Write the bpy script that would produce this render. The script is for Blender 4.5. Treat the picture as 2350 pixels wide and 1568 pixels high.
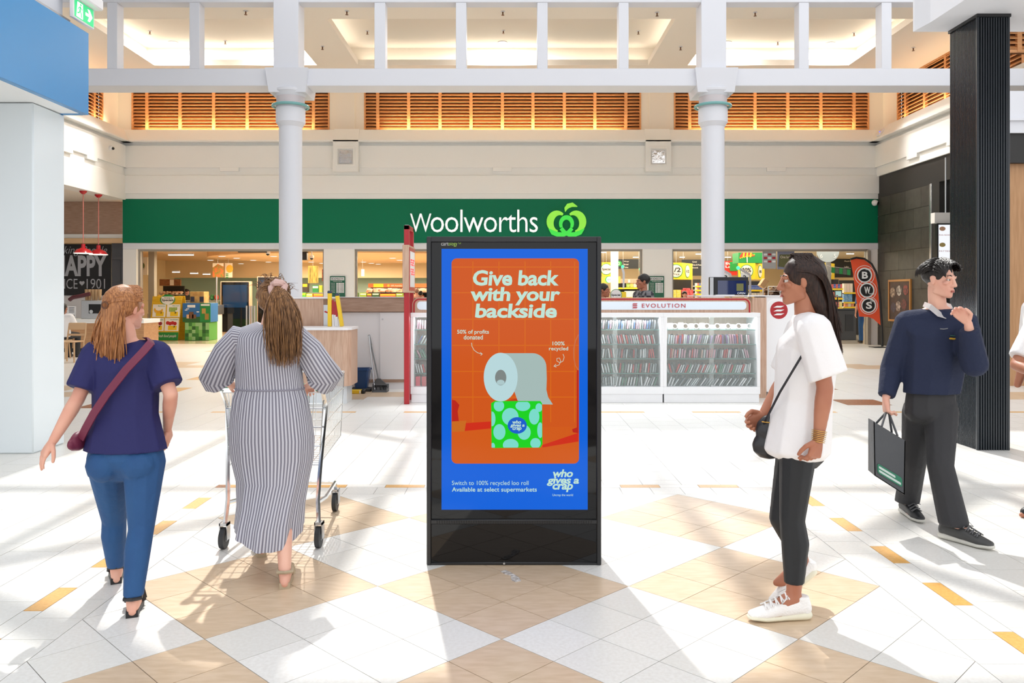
import bpy, bmesh, math, random
from mathutils import Vector, Matrix, Euler
for _o in list(bpy.data.objects):
    bpy.data.objects.remove(_o, do_unlink=True)
scn = bpy.context.scene
C = scn.collection
R = math.radians
random.seed(11)

# ------------------------------------------------------------------ camera, sky, sun, exposure
CH, FPX, CX, HY = 1.49, 1865.0, 1175.0, 680.0
cam_d = bpy.data.cameras.new('camera')
cam = bpy.data.objects.new('camera', cam_d)
C.objects.link(cam)
cam.location = (0, 0, CH)
cam.rotation_euler = (R(90), 0, 0)
cam_d.sensor_width = 36.0
cam_d.lens = 36.0*FPX/2350.0
cam_d.shift_y = -(784.0-HY)/2350.0
cam_d.clip_end = 200
scn.camera = cam

world = bpy.data.worlds.new('sky')
scn.world = world
world.use_nodes = True
_bg = world.node_tree.nodes['Background']
_bg.inputs['Color'].default_value = (0.97, 0.98, 1.0, 1)
_bg.inputs['Strength'].default_value = 1.32

SUN_AZ, SUN_EL = 0.17, R(49.8)
sun_d = bpy.data.lights.new('sun', 'SUN')
sun = bpy.data.objects.new('sun', sun_d)
C.objects.link(sun)
_sd = Vector((math.sin(SUN_AZ)*math.cos(SUN_EL), -math.cos(SUN_AZ)*math.cos(SUN_EL), -math.sin(SUN_EL)))
sun.rotation_euler = _sd.to_track_quat('-Z', 'Y').to_euler()
sun_d.energy = 3.4
sun_d.angle = R(0.9)
sun_d.color = (1.0, 0.97, 0.92)

scn.view_settings.view_transform = 'Standard'
scn.view_settings.look = 'None'
scn.view_settings.gamma = 1.0
scn.view_settings.use_curve_mapping = False
scn.view_settings.exposure = 0.24
scn.cycles.max_bounces = 8
scn.cycles.diffuse_bounces = 4
scn.cycles.glossy_bounces = 3
scn.cycles.transmission_bounces = 6
scn.cycles.transparent_max_bounces = 12
scn.cycles.caustics_reflective = False
scn.cycles.caustics_refractive = False
scn.cycles.sample_clamp_indirect = 6.0
scn.cycles.use_denoising = True

def area(name, loc, rot, sx, sy, power, col=(1, 0.86, 0.68), spread=180):
    d = bpy.data.lights.new(name, 'AREA')
    d.shape = 'RECTANGLE'; d.size = sx; d.size_y = sy
    d.energy = power; d.color = col; d.spread = R(spread)
    o = bpy.data.objects.new(name, d)
    o.location = loc; o.rotation_euler = rot
    C.objects.link(o)
    return o

# ------------------------------------------------------------------ helpers
def at(px, py, Y):
    return Vector(((px-CX)*Y/FPX, Y, CH+(HY-py)*Y/FPX))
def ax(px, Y): return (px-CX)*Y/FPX
def az(py, Y): return CH+(HY-py)*Y/FPX
def fy(py): return CH*FPX/(py-HY)

def lin(c):
    c = c/255.0
    return c/12.92 if c <= 0.04045 else ((c+0.055)/1.055)**2.4
def col(rgb): return (lin(rgb[0]), lin(rgb[1]), lin(rgb[2]), 1)

_mats = {}
def mat(name, rgb, rough=0.5, metal=0.0, spec=0.5, emit=0.0, noise=None, bump=None, rand=0.0, alpha=1.0, trans=0.0, ecol=None, coat=0.0):
    """principled material; noise=(scale,(sx,sy,sz),rgb2,detail) mixes a second colour; bump=(scale,strength)"""
    if name in _mats: return _mats[name]
    m = bpy.data.materials.new(name); m.use_nodes = True
    nt = m.node_tree; b = nt.nodes['Principled BSDF']
    b.inputs['Base Color'].default_value = col(rgb)
    b.inputs['Roughness'].default_value = rough
    b.inputs['Metallic'].default_value = metal
    b.inputs['Specular IOR Level'].default_value = spec
    b.inputs['Alpha'].default_value = alpha
    b.inputs['Transmission Weight'].default_value = trans
    b.inputs['Coat Weight'].default_value = coat
    if emit:
        b.inputs['Emission Color'].default_value = col(ecol or rgb)
        b.inputs['Emission Strength'].default_value = emit
    N = nt.nodes.new; L = nt.links.new
    out = None
    if noise or bump or rand:
        tc = N('ShaderNodeTexCoord')
        vec = tc.outputs['Object']
        if rand:
            oi = N('ShaderNodeObjectInfo')
            ad = N('ShaderNodeVectorMath'); ad.operation = 'ADD'
            cb = N('ShaderNodeCombineXYZ')
            ml = N('ShaderNodeMath'); ml.operation = 'MULTIPLY'; ml.inputs[1].default_value = 37.0
            L(oi.outputs['Random'], ml.inputs[0]); L(ml.outputs[0], cb.inputs[0]); L(ml.outputs[0], cb.inputs[1])
            L(vec, ad.inputs[0]); L(cb.outputs[0], ad.inputs[1]); vec = ad.outputs[0]
    if noise:
        sc, st, rgb2, det = noise
        mp = N('ShaderNodeMapping'); mp.inputs['Scale'].default_value = st
        L(vec, mp.inputs[0])
        nz = N('ShaderNodeTexNoise'); nz.inputs['Scale'].default_value = sc; nz.inputs['Detail'].default_value = det
        L(mp.outputs[0], nz.inputs['Vector'])
        cr = N('ShaderNodeValToRGB')
        cr.color_ramp.elements[0].position = 0.36; cr.color_ramp.elements[1].position = 0.64
        cr.color_ramp.elements[0].color = col(rgb); cr.color_ramp.elements[1].color = col(rgb2)
        L(nz.outputs['Fac'], cr.inputs[0]); out = cr.outputs[0]
    if rand:
        hv = N('ShaderNodeHueSaturation')
        if out: L(out, hv.inputs['Color'])
        else: hv.inputs['Color'].default_value = col(rgb)
        mr = N('ShaderNodeMapRange'); mr.inputs['To Min'].default_value = 1-rand; mr.inputs['To Max'].default_value = 1+rand*0.5
        L(oi.outputs['Random'], mr.inputs[0]); L(mr.outputs[0], hv.inputs['Value']); out = hv.outputs[0]
    if out: L(out, b.inputs['Base Color'])
    if bump:
        nz2 = N('ShaderNodeTexNoise'); nz2.inputs['Scale'].default_value = bump[0]; nz2.inputs['Detail'].default_value = 4
        L(vec, nz2.inputs['Vector'])
        bp = N('ShaderNodeBump'); bp.inputs['Strength'].default_value = bump[1]; bp.inputs['Distance'].default_value = 0.02
        L(nz2.outputs['Fac'], bp.inputs['Height']); L(bp.outputs[0], b.inputs['Normal'])
    _mats[name] = m
    return m

def emis(name, rgb, k=1.0, rough=0.5):
    return mat(name, (0, 0, 0), rough=rough, spec=0.3, emit=k, ecol=rgb)

class MB:
    def __init__(s): s.bm = bmesh.new()
    def _bev(s, vs, bev, seg):
        if bev:
            es = list({e for v in vs for e in v.link_edges})
            bmesh.ops.bevel(s.bm, geom=es, offset=bev, segments=seg, affect='EDGES', profile=0.5)
    def box(s, x0, x1, y0, y1, z0, z1, bev=0, seg=1):
        m = Matrix.Translation(((x0+x1)/2, (y0+y1)/2, (z0+z1)/2)) @ Matrix.Diagonal((abs(x1-x0), abs(y1-y0), abs(z1-z0), 1))
        r = bmesh.ops.create_cube(s.bm, size=1, matrix=m)
        s._bev(r['verts'], bev, seg); return s
    def obox(s, c, dims, rot, bev=0, seg=1):
        """box at c, dims, rot = 3x3 / Euler"""
        if isinstance(rot, Euler): rot = rot.to_matrix()
        m = Matrix.Translation(c) @ rot.to_4x4() @ Matrix.Diagonal((*dims, 1))
        r = bmesh.ops.create_cube(s.bm, size=1, matrix=m)
        s._bev(r['verts'], bev, seg); return s
    def bar(s, p0, p1, w, h, bev=0):
        p0, p1 = Vector(p0), Vector(p1); d = p1-p0
        q = d.to_track_quat('Z', 'Y').to_matrix()
        return s.obox((p0+p1)/2, (w, h, d.length), q, bev)
    def cyl(s, p0, p1, r0, r1=None, seg=12, cap=True):
        p0, p1 = Vector(p0), Vector(p1); d = p1-p0
        if r1 is None: r1 = r0
        m = Matrix.Translation((p0+p1)/2) @ d.to_track_quat('Z', 'Y').to_matrix().to_4x4()
        bmesh.ops.create_cone(s.bm, cap_ends=cap, cap_tris=False, segments=seg, radius1=r0, radius2=r1, depth=d.length, matrix=m)
        return s
    def sph(s, c, r, seg=12, rings=8, rot=None):
        if not hasattr(r, '__len__'): r = (r, r, r)
        m = Matrix.Translation(c) @ (rot.to_4x4() if rot else Matrix.Identity(4)) @ Matrix.Diagonal((*r, 1))
        bmesh.ops.create_uvsphere(s.bm, u_segments=seg, v_segments=rings, radius=1, matrix=m)
        return s
    def lathe(s, prof, c, seg=32):
        c = Vector(c); rings = []
        for r, z in prof:
            rings.append([s.bm.verts.new(c+Vector((r*math.cos(2*math.pi*i/seg), r*math.sin(2*math.pi*i/seg), z))) for i in range(seg)])
        for a, b in zip(rings, rings[1:]):
            for i in range(seg):
                j = (i+1) % seg
                s.bm.faces.new((a[i], a[j], b[j], b[i]))
        s.bm.faces.new(rings[0][::-1]); s.bm.faces.new(rings[-1])
        return s
    def prism(s, pts, o, U, V, depth):
        """2-D outline pts in plane o+U*x+V*y, thickened along N=UxV by depth (towards -N)"""
        o, U, V = Vector(o), Vector(U), Vector(V); N = U.cross(V).normalized()
        a = [s.bm.verts.new(o+U*x+V*y) for x, y in pts]
        b = [s.bm.verts.new(o+U*x+V*y-N*depth) for x, y in pts]
        n = len(pts)
        try:
            s.bm.faces.new(a); s.bm.faces.new(b[::-1])
        except ValueError: pass
        for i in range(n):
            j = (i+1) % n
            s.bm.faces.new((a[i], b[i], b[j], a[j]))
        return s
    def ring(s, outer, inner, o, U, V, depth):
        o, U, V = Vector(o), Vector(U), Vector(V); N = U.cross(V).normalized()
        P = lambda p, d: s.bm.verts.new(o+U*p[0]+V*p[1]-N*d)
        n = len(outer)
        A = [P(p, 0) for p in outer]; B = [P(p, 0) for p in inner]
        A2 = [P(p, depth) for p in outer]; B2 = [P(p, depth) for p in inner]
        for i in range(n):
            j = (i+1) % n
            s.bm.faces.new((A[i], A[j], B[j], B[i])); s.bm.faces.new((A2[j], A2[i], B2[i], B2[j]))
            s.bm.faces.new((A[j], A[i], A2[i], A2[j])); s.bm.faces.new((B[i], B[j], B2[j], B2[i]))
        return s
    def ribbon(s, pts, w, o, U, V, depth, closed=False):
        n = len(pts); L_, R_ = [], []
        for i, p in enumerate(pts):
            a = pts[(i-1) % n] if (closed or i > 0) else p
            b = pts[(i+1) % n] if (closed or i < n-1) else p
            d = Vector((b[0]-a[0], b[1]-a[1])).normalized()
            ww = w[i] if hasattr(w, '__len__') else w
            L_.append((p[0]-d.y*ww/2, p[1]+d.x*ww/2)); R_.append((p[0]+d.y*ww/2, p[1]-d.x*ww/2))
        if closed: return s.ring(R_, L_, o, U, V, depth)
        return s.prism(R_+L_[::-1], o, U, V, depth)
    def tube(s, pts, r, seg=8, closed=False, cap=True):
        pts = [Vector(p) for p in pts]; n = len(pts); rings = []
        up = None
        for i, p in enumerate(pts):
            a = pts[(i-1) % n] if (closed or i > 0) else p
            b = pts[(i+1) % n] if (closed or i < n-1) else p
            d = (b-a).normalized()
            if up is None: up = d.orthogonal().normalized()
            else: up = (up-d*up.dot(d)).normalized()
            si = d.cross(up); rr = r[i] if hasattr(r, '__len__') else r
            rings.append([s.bm.verts.new(p+(up*math.cos(2*math.pi*k/seg)+si*math.sin(2*math.pi*k/seg))*rr) for k in range(seg)])
        for i in range(n if closed else n-1):
            A, B = rings[i], rings[(i+1) % n]
            for k in range(seg):
                j = (k+1) % seg
                s.bm.faces.new((A[k], A[j], B[j], B[k]))
        if cap and not closed:
            s.bm.faces.new(rings[0][::-1]); s.bm.faces.new(rings[-1])
        return s
    def loft(s, rings, cap=True, uv=False):
        """rings: list of lists of points, same length"""
        VR = [[s.bm.verts.new(p) for p in r] for r in rings]; n = len(VR[0])
        lay = s.bm.loops.layers.uv.verify() if uv else None
        for i, (A, B) in enumerate(zip(VR, VR[1:])):
            for k in range(n):
                j = (k+1) % n
                f = s.bm.faces.new((A[k], A[j], B[j], B[k]))
                if uv:
                    for lp, (uu, vv) in zip(f.loops, ((k, i), (k+1, i), (k+1, i+1), (k, i+1))):
                        lp[lay].uv = (uu/n, vv/len(VR))
        if cap:
            s.bm.faces.new(VR[0][::-1]); s.bm.faces.new(VR[-1])
        return s
    def mesh(s, name, m=None, smooth=True, angle=38, fix=True):
        if fix: bmesh.ops.recalc_face_normals(s.bm, faces=s.bm.faces[:])
        me = bpy.data.meshes.new(name); s.bm.to_mesh(me); s.bm.free()
        if m:
            for q in (m if isinstance(m, (list, tuple)) else [m]): me.materials.append(q)
        if smooth:
            for p in me.polygons: p.use_smooth = True
            me.set_sharp_from_angle(angle=R(angle))
        return me
    def build(s, name, m, parent=None, smooth=True, angle=38, fix=True):
        return link(name, s.mesh(name, m, smooth, angle, fix), parent)

def link(name, me, parent=None, loc=None):
    o = bpy.data.objects.new(name, me)
    C.objects.link(o)
    if parent is not None:
        o.parent = parent
        o.matrix_parent_inverse = wm(parent).inverted()
    if loc is not None: o.location = loc
    return o
def wm(o):
    m = o.matrix_basis.copy()
    while o.parent is not None:
        m = o.parent.matrix_basis @ (o.matrix_parent_inverse @ m)
        o = o.parent
    return m
def tag(o, label=None, cat=None, group=None, kind=None):
    if label: o['label'] = label
    if cat: o['category'] = cat
    if group: o['group'] = group
    if kind: o['kind'] = kind
    return o
def thing(name, label, cat, loc=(0, 0, 0), group=None):
    o = bpy.data.objects.new(name, None); C.objects.link(o)
    o.location = loc; o.empty_display_size = 0.1
    return tag(o, label, cat, group)
def struct(name, label=None):
    o = bpy.data.objects.new(name, None); C.objects.link(o)
    return tag(o, label, None, None, 'structure')
def dup(root, delta, label=None, rotz=None):
    r = root.copy(); C.objects.link(r)
    r.location = root.location+Vector(delta)
    if rotz is not None: r.rotation_euler.z = rotz
    if label: r['label'] = label
    for ch in list(root.children):
        c = ch.copy(); C.objects.link(c); c.parent = r
        for g in ch.children:
            d = g.copy(); C.objects.link(d); d.parent = c
    return r

def text_mesh(body, bold=0.0, shear=0.0, spacing=1.0, extrude=0.0, align='LEFT', line=1.0, res=3):
    cu = bpy.data.curves.new('lettering', 'FONT'); cu.body = body
    cu.offset = bold; cu.shear = shear; cu.space_character = spacing; cu.extrude = extrude
    cu.align_x = align; cu.space_line = line; cu.resolution_u = res
    ob = bpy.data.objects.new('lettering', cu); C.objects.link(ob)
    dg = bpy.context.evaluated_depsgraph_get()
    me = bpy.data.meshes.new_from_object(ob.evaluated_get(dg))
    bpy.data.objects.remove(ob); bpy.data.curves.remove(cu)
    return me
_tx = {}
def text(body, box, o, U, V, m, parent, name='lettering', bold=0.0, shear=0.0, spacing=1.0, depth=0.002, keep=False, align='LEFT', line=1.0):
    """lettering stretched into box=(u0,u1,v0,v1) on the plane o+U*u+V*v (N=UxV faces the reader)"""
    key = (body, bold, shear, spacing, align, line)
    if key not in _tx: _tx[key] = text_mesh(body, bold, shear, spacing, 0.01, align, line)
    me = _tx[key].copy(); me.name = name
    o, U, V = Vector(o), Vector(U), Vector(V); N = U.cross(V).normalized()
    xs = [v.co.x for v in me.vertices]; ys = [v.co.y for v in me.vertices]
    x0, x1, y0, y1 = min(xs), max(xs), min(ys), max(ys)
    u0, u1, v0, v1 = box
    for v in me.vertices:
        a = u0+(v.co.x-x0)/(x1-x0)*(u1-u0); b = v0+(v.co.y-y0)/(y1-y0)*(v1-v0)
        v.co = o+U*a+V*b+N*(depth/2+v.co.z/0.01*depth/2)
    me.materials.clear(); me.materials.append(m)
    for p in me.polygons: p.material_index = 0
    return link(name, me, parent)

XU, ZU = Vector((1, 0, 0)), Vector((0, 0, 1))
def ptext(body, pbox, Y, m, parent, **k):
    """lettering facing the shop floor, box in metres taken at depth Y from (x0,x1,ytop,ybottom)"""
    x0, x1, yt, yb = pbox
    return text(body, (ax(x0, Y), ax(x1, Y), az(yb, Y), az(yt, Y)), (0, Y, 0), XU, ZU, m, parent, **k)
def circle(cx, cy, rx, ry=None, n=32, a0=0, a1=None):
    ry = rx if ry is None else ry
    if a1 is None: return [(cx+rx*math.cos(2*math.pi*i/n), cy+ry*math.sin(2*math.pi*i/n)) for i in range(n)]
    return [(cx+rx*math.cos(a0+(a1-a0)*i/(n-1)), cy+ry*math.sin(a0+(a1-a0)*i/(n-1))) for i in range(n)]
def rrect(x0, x1, y0, y1, r, n=6):
    out = []
    for cx, cy, a in ((x1-r, y1-r, 0), (x0+r, y1-r, 90), (x0+r, y0+r, 180), (x1-r, y0+r, 270)):
        for i in range(n+1):
            t = R(a+90*i/n); out.append((cx+r*math.cos(t), cy+r*math.sin(t)))
    return out

# ------------------------------------------------------------------ materials
M_tile = [mat('white_tile_%d' % i, c, 0.32, rand=0.035, noise=(60, (1, 1, 1), c2, 3)) for i, (c, c2) in
          enumerate((((228, 227, 222), (222, 220, 214)), ((232, 231, 227), (224, 222, 217))))]
M_beige = mat('beige_tile', (216, 193, 166), 0.32, rand=0.05, noise=(9, (1, 4, 1), (205, 180, 150), 5))
M_orange = mat('orange_tile', (222, 172, 100), 0.32, rand=0.06, noise=(60, (1, 1, 1), (210, 158, 86), 3))
M_rust = mat('rust_tile', (170, 96, 40), 0.32, noise=(40, (1, 1, 1), (110, 60, 30), 2))
M_grout = mat('grout', (120, 112, 108), 0.8)
M_white = mat('white_paint', (222, 224, 230), 0.55, bump=(180, 0.02))
M_cream = mat('cream_paint', (238, 238, 235), 0.6, bump=(180, 0.02))
M_coffer = mat('coffer_dimmed_paint', (218, 210, 198), 0.7)  # ceiling colour darkened to stand in for the dimmer light inside the coffers
M_ceil = mat('ceiling_paint', (236, 228, 216), 0.7)
M_wood = mat('light_wood', (203, 170, 148), 0.45, noise=(6, (9, 9, 0.7), (186, 150, 126), 5))
M_woodh = mat('wood_horizontal', (178, 148, 128), 0.45, noise=(6, (0.7, 9, 9), (160, 128, 108), 5))
M_louvre = mat('louvre_timber', (226, 164, 108), 0.45, rand=0.06, noise=(5, (1, 8, 8), (212, 146, 90), 4))
M_green = mat('fascia_green', (2, 112, 78), 0.5, spec=0.2)
M_black = mat('black_metal', (24, 25, 27), 0.35)
M_dark = mat('dark_gloss', (16, 17, 19), 0.06)
M_red = mat('red_paint', (172, 26, 36), 0.35)
M_steel = mat('steel', (190, 192, 194), 0.3, metal=0.9)
M_chrome = mat('chrome', (225, 228, 230), 0.12, metal=1.0)
M_grey = mat('mid_grey', (120, 122, 124), 0.5)
M_wht = mat('white_laminate', (232, 231, 233), 0.35)
M_letw = mat('white_letter', (238, 240, 240), 0.4)
M_yellow = mat('yellow_paint', (236, 196, 38), 0.4)
# ================================================================== FLOOR
floor = MB().box(-30, 30, -14, 50, -0.3, -0.0035).build('floor', M_grout, smooth=False)
tag(floor, kind='structure')
GAP, TH = 0.0035, 0.02
n_tile = [0]
stuff = {}
def tile(pts, m, part):
    """one floor tile from its plan outline; part=True makes it an object of its own"""
    cx = sum(p[0] for p in pts)/len(pts); cy = sum(p[1] for p in pts)/len(pts)
    q = []
    n = len(pts)
    for i in range(n):                                   # inset by half a joint
        a, b, c_ = Vector(pts[i-1]), Vector(pts[i]), Vector(pts[(i+1) % n])
        d1 = (b-a).normalized(); d2 = (c_-b).normalized()
        n1 = Vector((-d1.y, d1.x)); n2 = Vector((-d2.y, d2.x))
        h = (n1+n2); k = GAP/2/max(0.2, (1+n1.dot(n2)))
        q.append(b+h*k)
    if part and n_tile[0] < 296:
        n_tile[0] += 1
        key = (tuple((round(p.x-cx, 3), round(p.y-cy, 3)) for p in q), m.name)
        if key not in tile.cache:
            tile.cache[key] = MB().prism([(p.x-cx, p.y-cy) for p in q], (0, 0, 0), (1, 0, 0), (0, 1, 0), TH).mesh('floor_tile', m, smooth=False)
        link('floor_tile', tile.cache[key], floor, (cx, cy, 0))
    else:
        stuff.setdefault(m.name, (m, MB()))[1].prism([(p.x, p.y) for p in q], (0, 0, 0), (1, 0, 0), (0, 1, 0), TH)
tile.cache = {}
def sq(x0, x1, y0, y1, m, part): tile([(x0, y0), (x1, y0), (x1, y1), (x0, y1)], m, part)
wt = lambda: M_tile[random.random() < 0.5]

FC, FD, FY0 = -0.045, 0.43, 3.745                 # field of diagonal tiles: centre line, diagonal, a tile centre
HW = 4.5*FD; FARY = FY0+5.5*FD
def beige(a, b):
    for m in (-3, 0, 3):
        for n in (-5, -2, 1, 4, 7):
            if abs(a-m+b-n) < 1.01 and abs(a-m-b+n) < 1.01:
                return True
    return False
for j in range(-12, 12):
    b = j/2
    for i in range(-9, 10):
        a = i/2
        if (i+j) % 2: continue
        x, y = FC+FD*a, FY0+FD*b
        if y > FARY+0.01: continue
        h = FD/2
        pts = [(x, y-h), (x+h, y), (x, y+h), (x-h, y)]
        if abs(i) == 9: pts = [p for p in pts if abs(p[0]-FC) <= HW+1e-4]
        if abs(y-FARY) < 0.01: pts = [p for p in pts if p[1] <= FARY+1e-4]
        if len(pts) < 3: continue
        tile(pts, M_beige if beige(a, b) else wt(), y > 2.9)
for sgn in (-1, 1):
    cx_ = FC+sgn*HW
    tri = [(cx_, FARY), (cx_-sgn*FD/2, FARY), (cx_, FARY-FD/2)]
    tile(tri if sgn > 0 else tri[::-1], wt(), True)
# row of small tiles and the orange inlaid strip across the far edge of the field, then the same along both sides
RA, RB, RC = FARY, FARY+0.215, FARY+0.31
xi0, xi1 = FC-HW, FC+HW
xo0, xo1 = xi0-0.24, xi1+0.24
xs0, xs1 = xo0-0.095, xo1+0.095
k = 0; x = xo0
while x < xo1-0.01:
    x2 = min(x+0.235, xo1); sq(x, x2, RA, RB, wt(), True); x = x2
x = xs0+0.095; k = 0
while x < xo1:
    x2 = min(x+0.307, xo1); sq(x, x2, RB, RC, M_orange if k % 2 == 0 else wt(), True); x = x2; k += 1
for s in (0, 1):
    sq(*((xs0, xo0) if s == 0 else (xo1, xs1)), RB, RC, M_rust, True)
    y = RA
    while y > -1:
        sq(*((xo0, xi0) if s == 0 else (xi1, xo1)), y-0.235, y, wt(), y > 3.1); y -= 0.235
    y = 3.843+0.6185*4-0.3095 if s == 0 else 3.914+0.6185*4-0.3095; k = 0
    top = RB
    y = (3.843 if s == 0 else 3.914)+0.6185*4
    sq(*((xs0, xo0) if s == 0 else (xo1, xs1)), y, top, wt(), False)
    k = 0
    while y > -1:
        sq(*((xs0, xo0) if s == 0 else (xo1, xs1)), y-0.309, y, M_orange if k % 2 == 1 else wt(), y > 3.1); y -= 0.309; k += 1
# square slabs left, right and beyond
P = 0.31
def slabs(x0, x1, y0, y1, p, part=lambda x, y: False, skip=None):
    nx = max(1, round((x1-x0)/p)); w = (x1-x0)/nx
    for c in range(nx):
        y = y0-(p/2 if c % 2 else 0)
        while y < y1-1e-4:
            ya, yb = max(y, y0), min(y+p, y1)
            xa, xb = x0+c*w, x0+c*w+w
            if yb-ya > 0.02:
                m = wt()
                if skip: m = skip((xa+xb)/2, (ya+yb)/2) or m
                sq(xa, xb, ya, yb, m, part(xa, ya))
            y += p
near = lambda x, y: 3.3 < y < 5.4 and abs(x-FC) < 3.3
slabs(xs1, xs1+P*3, -1, RC, P, near)
slabs(xs0-P*3, xs0, -1, RC, P, near)
slabs(xs1+P*3, xs1+P*20, -1, RC, P)
slabs(xs0-P*20, xs0-P*3, -1, RC, P)
slabs(xs0-P*20, xs1+P*20, RC, 10.4, P*1.0)
def band2(x, y): return M_orange if int((x+20)/P) % 2 == 0 else None
yy = 10.4
slabs(-8.5, 8.5, 10.4, 10.5, P, skip=lambda x, y: M_orange if int((x+20)/(2*P)) % 2 == 0 else None)
def far_deco(x, y):
    if abs(abs(x+0.2)-5.2) < 0.35 and int(y/0.61) % 3 == 0: return M_rust if int(y) % 2 else M_orange
    if abs((x+0.1) % 4.88-2.44)+abs((y-10) % 4.88-2.44) < 0.9: return M_beige
    return None
slabs(-15, 15, 10.5, 25.4, 0.61, skip=far_deco)
M_shopfloor = mat('shop_floor', (214, 204, 186), 0.12, noise=(14, (1, 1, 1), (206, 194, 174), 3))
MB().box(-17, 17, 25.4, 48, -0.02, 0.0).build('shop_floor', M_shopfloor, floor, smooth=False)
for nm, (m, mb) in stuff.items():
    tag(mb.build('floor_tiles', m, floor, smooth=False), kind='stuff')

# ================================================================== BACK WALL, SIDE WALLS
YB = 25.0
XL, XR = ax(283, YB), ax(2014, YB)
PROF = [  # (projection, z) outline of the wall section with its mouldings
    (-0.4, 6.60), (0.06, 6.60), (0.30, 6.24), (0.30, 6.20), (0.05, 6.20), (0.05, 6.12), (0.13, 6.10), (0.13, 5.43),
    (0.06, 5.43), (0.06, 5.21), (0.10, 5.19), (0.10, 4.64), (0.04, 4.64), (0.04, 4.48), (-0.4, 4.48)]
def swept(name, prof, o, out, along, length, m, parent=None):
    """wall section prof (projection along out, z) swept from o along `along`"""
    o, out, along = Vector(o), Vector(out), Vector(along)
    b = MB()
    A = [b.bm.verts.new(o+out*p+ZU*z) for p, z in prof]
    B = [b.bm.verts.new(o+out*p+ZU*z+along*length) for p, z in prof]
    n = len(prof)
    b.bm.faces.new(A); b.bm.faces.new(B[::-1])
    for i in range(n):
        j = (i+1) % n
        b.bm.faces.new((A[i], B[i], B[j], A[j]))
    return b.build(name, m, parent, smooth=False)
wall_back = swept('wall_back', PROF, (XL, YB, 0), (0, -1, 0), (1, 0, 0), XR-XL, M_cream)
tag(wall_back, kind='structure')
LP = [(p, z) for p, z in PROF if z > 4.46]
wall_left = swept('wall_left', [(-0.4, 6.60)]+PROF[1:12]+[(0.10, 4.45), (-0.4, 4.45)], (XL, YB, 0), (1, 0, 0), (0, -1, 0), 12, M_cream)
tag(wall_left, kind='structure')
wall_right = swept('wall_right', [(-0.4, 6.60)]+PROF[1:10]+[(0.06, 5.16), (-0.4, 5.16)], (XR, YB, 0), (-1, 0, 0), (0, -1, 0), 13, M_cream)
tag(wall_right, kind='structure')
for px in (508, 1131, 1757):                                          # small drop blocks under the middle band
    MB().box(ax(px, YB), ax(px+43, YB), YB-0.14, YB, az(394.5, YB), az(385.5, YB), 0.006).build('moulding_block', M_cream, wall_back)
for Yc, wl, X, s in ((22.9, wall_left, XL, 1), (21.6, wall_left, XL, 1), (22.6, wall_right, XR, -1), (20.5, wall_right, XR, -1)):
    MB().box(X, X+s*0.14, Yc-0.29, Yc+0.29, 5.32, 5.45, 0.006).build('moulding_block', M_cream, wl)
# shopfront piers and header
for a, b_ in ((282, 313), (743, 813), (1475, 1543), (1995, 2014)):
    MB().box(ax(a, YB), ax(b_, YB), YB, YB+0.38, 0, 2.94).build('pier', M_cream, wall_back, smooth=False)
MB().box(XL, XR, YB-0.03, YB+0.38, 2.94, 3.125).build('header', M_white, wall_back, smooth=False)
MB().box(XL, XR, YB+0.05, YB+0.38, 3.125, 4.48).build('header', M_cream, wall_back, smooth=False)
M_track = mat('door_track', (150, 144, 134), 0.4)
for i, (a, b_) in enumerate(((313, 743), (813, 1475), (1543, 1995))):
    d = struct('door_%d' % (i+1))
    MB().box(ax(a, YB), ax(b_, YB), YB+0.12, YB+0.3, 2.88, 2.94).build('track', M_track, d)
    for px in (a, b_):
        s = 1 if px == a else -1
        MB().box(ax(px, YB), ax(px, YB)+s*0.06, YB+0.14, YB+0.24, 0, 2.88).build('jamb', M_track, d)
    if i == 2:
        MB().box(ax(1990, YB), ax(1997, YB), YB-0.05, YB+0.1, 0, 2.9).build('jamb', M_track, d)
# green fascia signboard with the shop name
fas = thing('fascia_sign', 'long green shop fascia with white lettering and a lime apple emblem', 'sign', (0, YB, 3.125))
MB().box(ax(283, YB), ax(2013, YB), YB-0.06, YB+0.05, 3.125, 4.475, 0.01).build('board', M_green, fas)
M_sgn = mat('lit_white_letter', (250, 252, 255), 0.4, emit=0.35)
ptext('W', (942, 990, 491, 533), YB-0.16, M_sgn, fas, depth=0.1, bold=-0.012)
ptext('oolworths', (989, 1234, 482, 533.5), YB-0.16, M_sgn, fas, spacing=0.92, depth=0.1, bold=-0.008)
M_lime = mat('lime_sign', (150, 236, 70), 0.35, emit=0.25, ecol=(130, 235, 60))
M_lime2 = mat('bright_green_sign', (60, 226, 70), 0.35, emit=0.25, ecol=(50, 230, 70))
def ap(x, y): p = at(900+x/4.7, 440+y/4.7, YB-0.16); return (p.x, p.z)
def logo(m, name, pts, w, depth=0.08, off=0.0):
    MB().ribbon([ap(*p) for p in pts], [q/4.7*YB/FPX for q in w], (0, YB-0.16-off, 0), XU, ZU, depth).build(name, m, fas, smooth=False)
def arc(cx, cy, rx, ry, a0, a1, n=20): return [(cx+rx*math.cos(R(a0+(a1-a0)*i/(n-1))), cy-ry*math.sin(R(a0+(a1-a0)*i/(n-1)))) for i in range(n)]
wv = lambda n, lo, hi: [lo+(hi-lo)*math.sin(math.pi*i/(n-1)) for i in range(n)]
logo(M_lime, 'emblem', arc(1792, 330, 88, 100, 55, 265), wv(20, 22, 78))
logo(M_lime, 'emblem', arc(1968, 330, 88, 100, 125, -85), wv(20, 22, 78))
logo(M_lime2, 'emblem', arc(1880, 350, 62, 72, 210, -30), wv(20, 30, 48), off=0.02)
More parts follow.
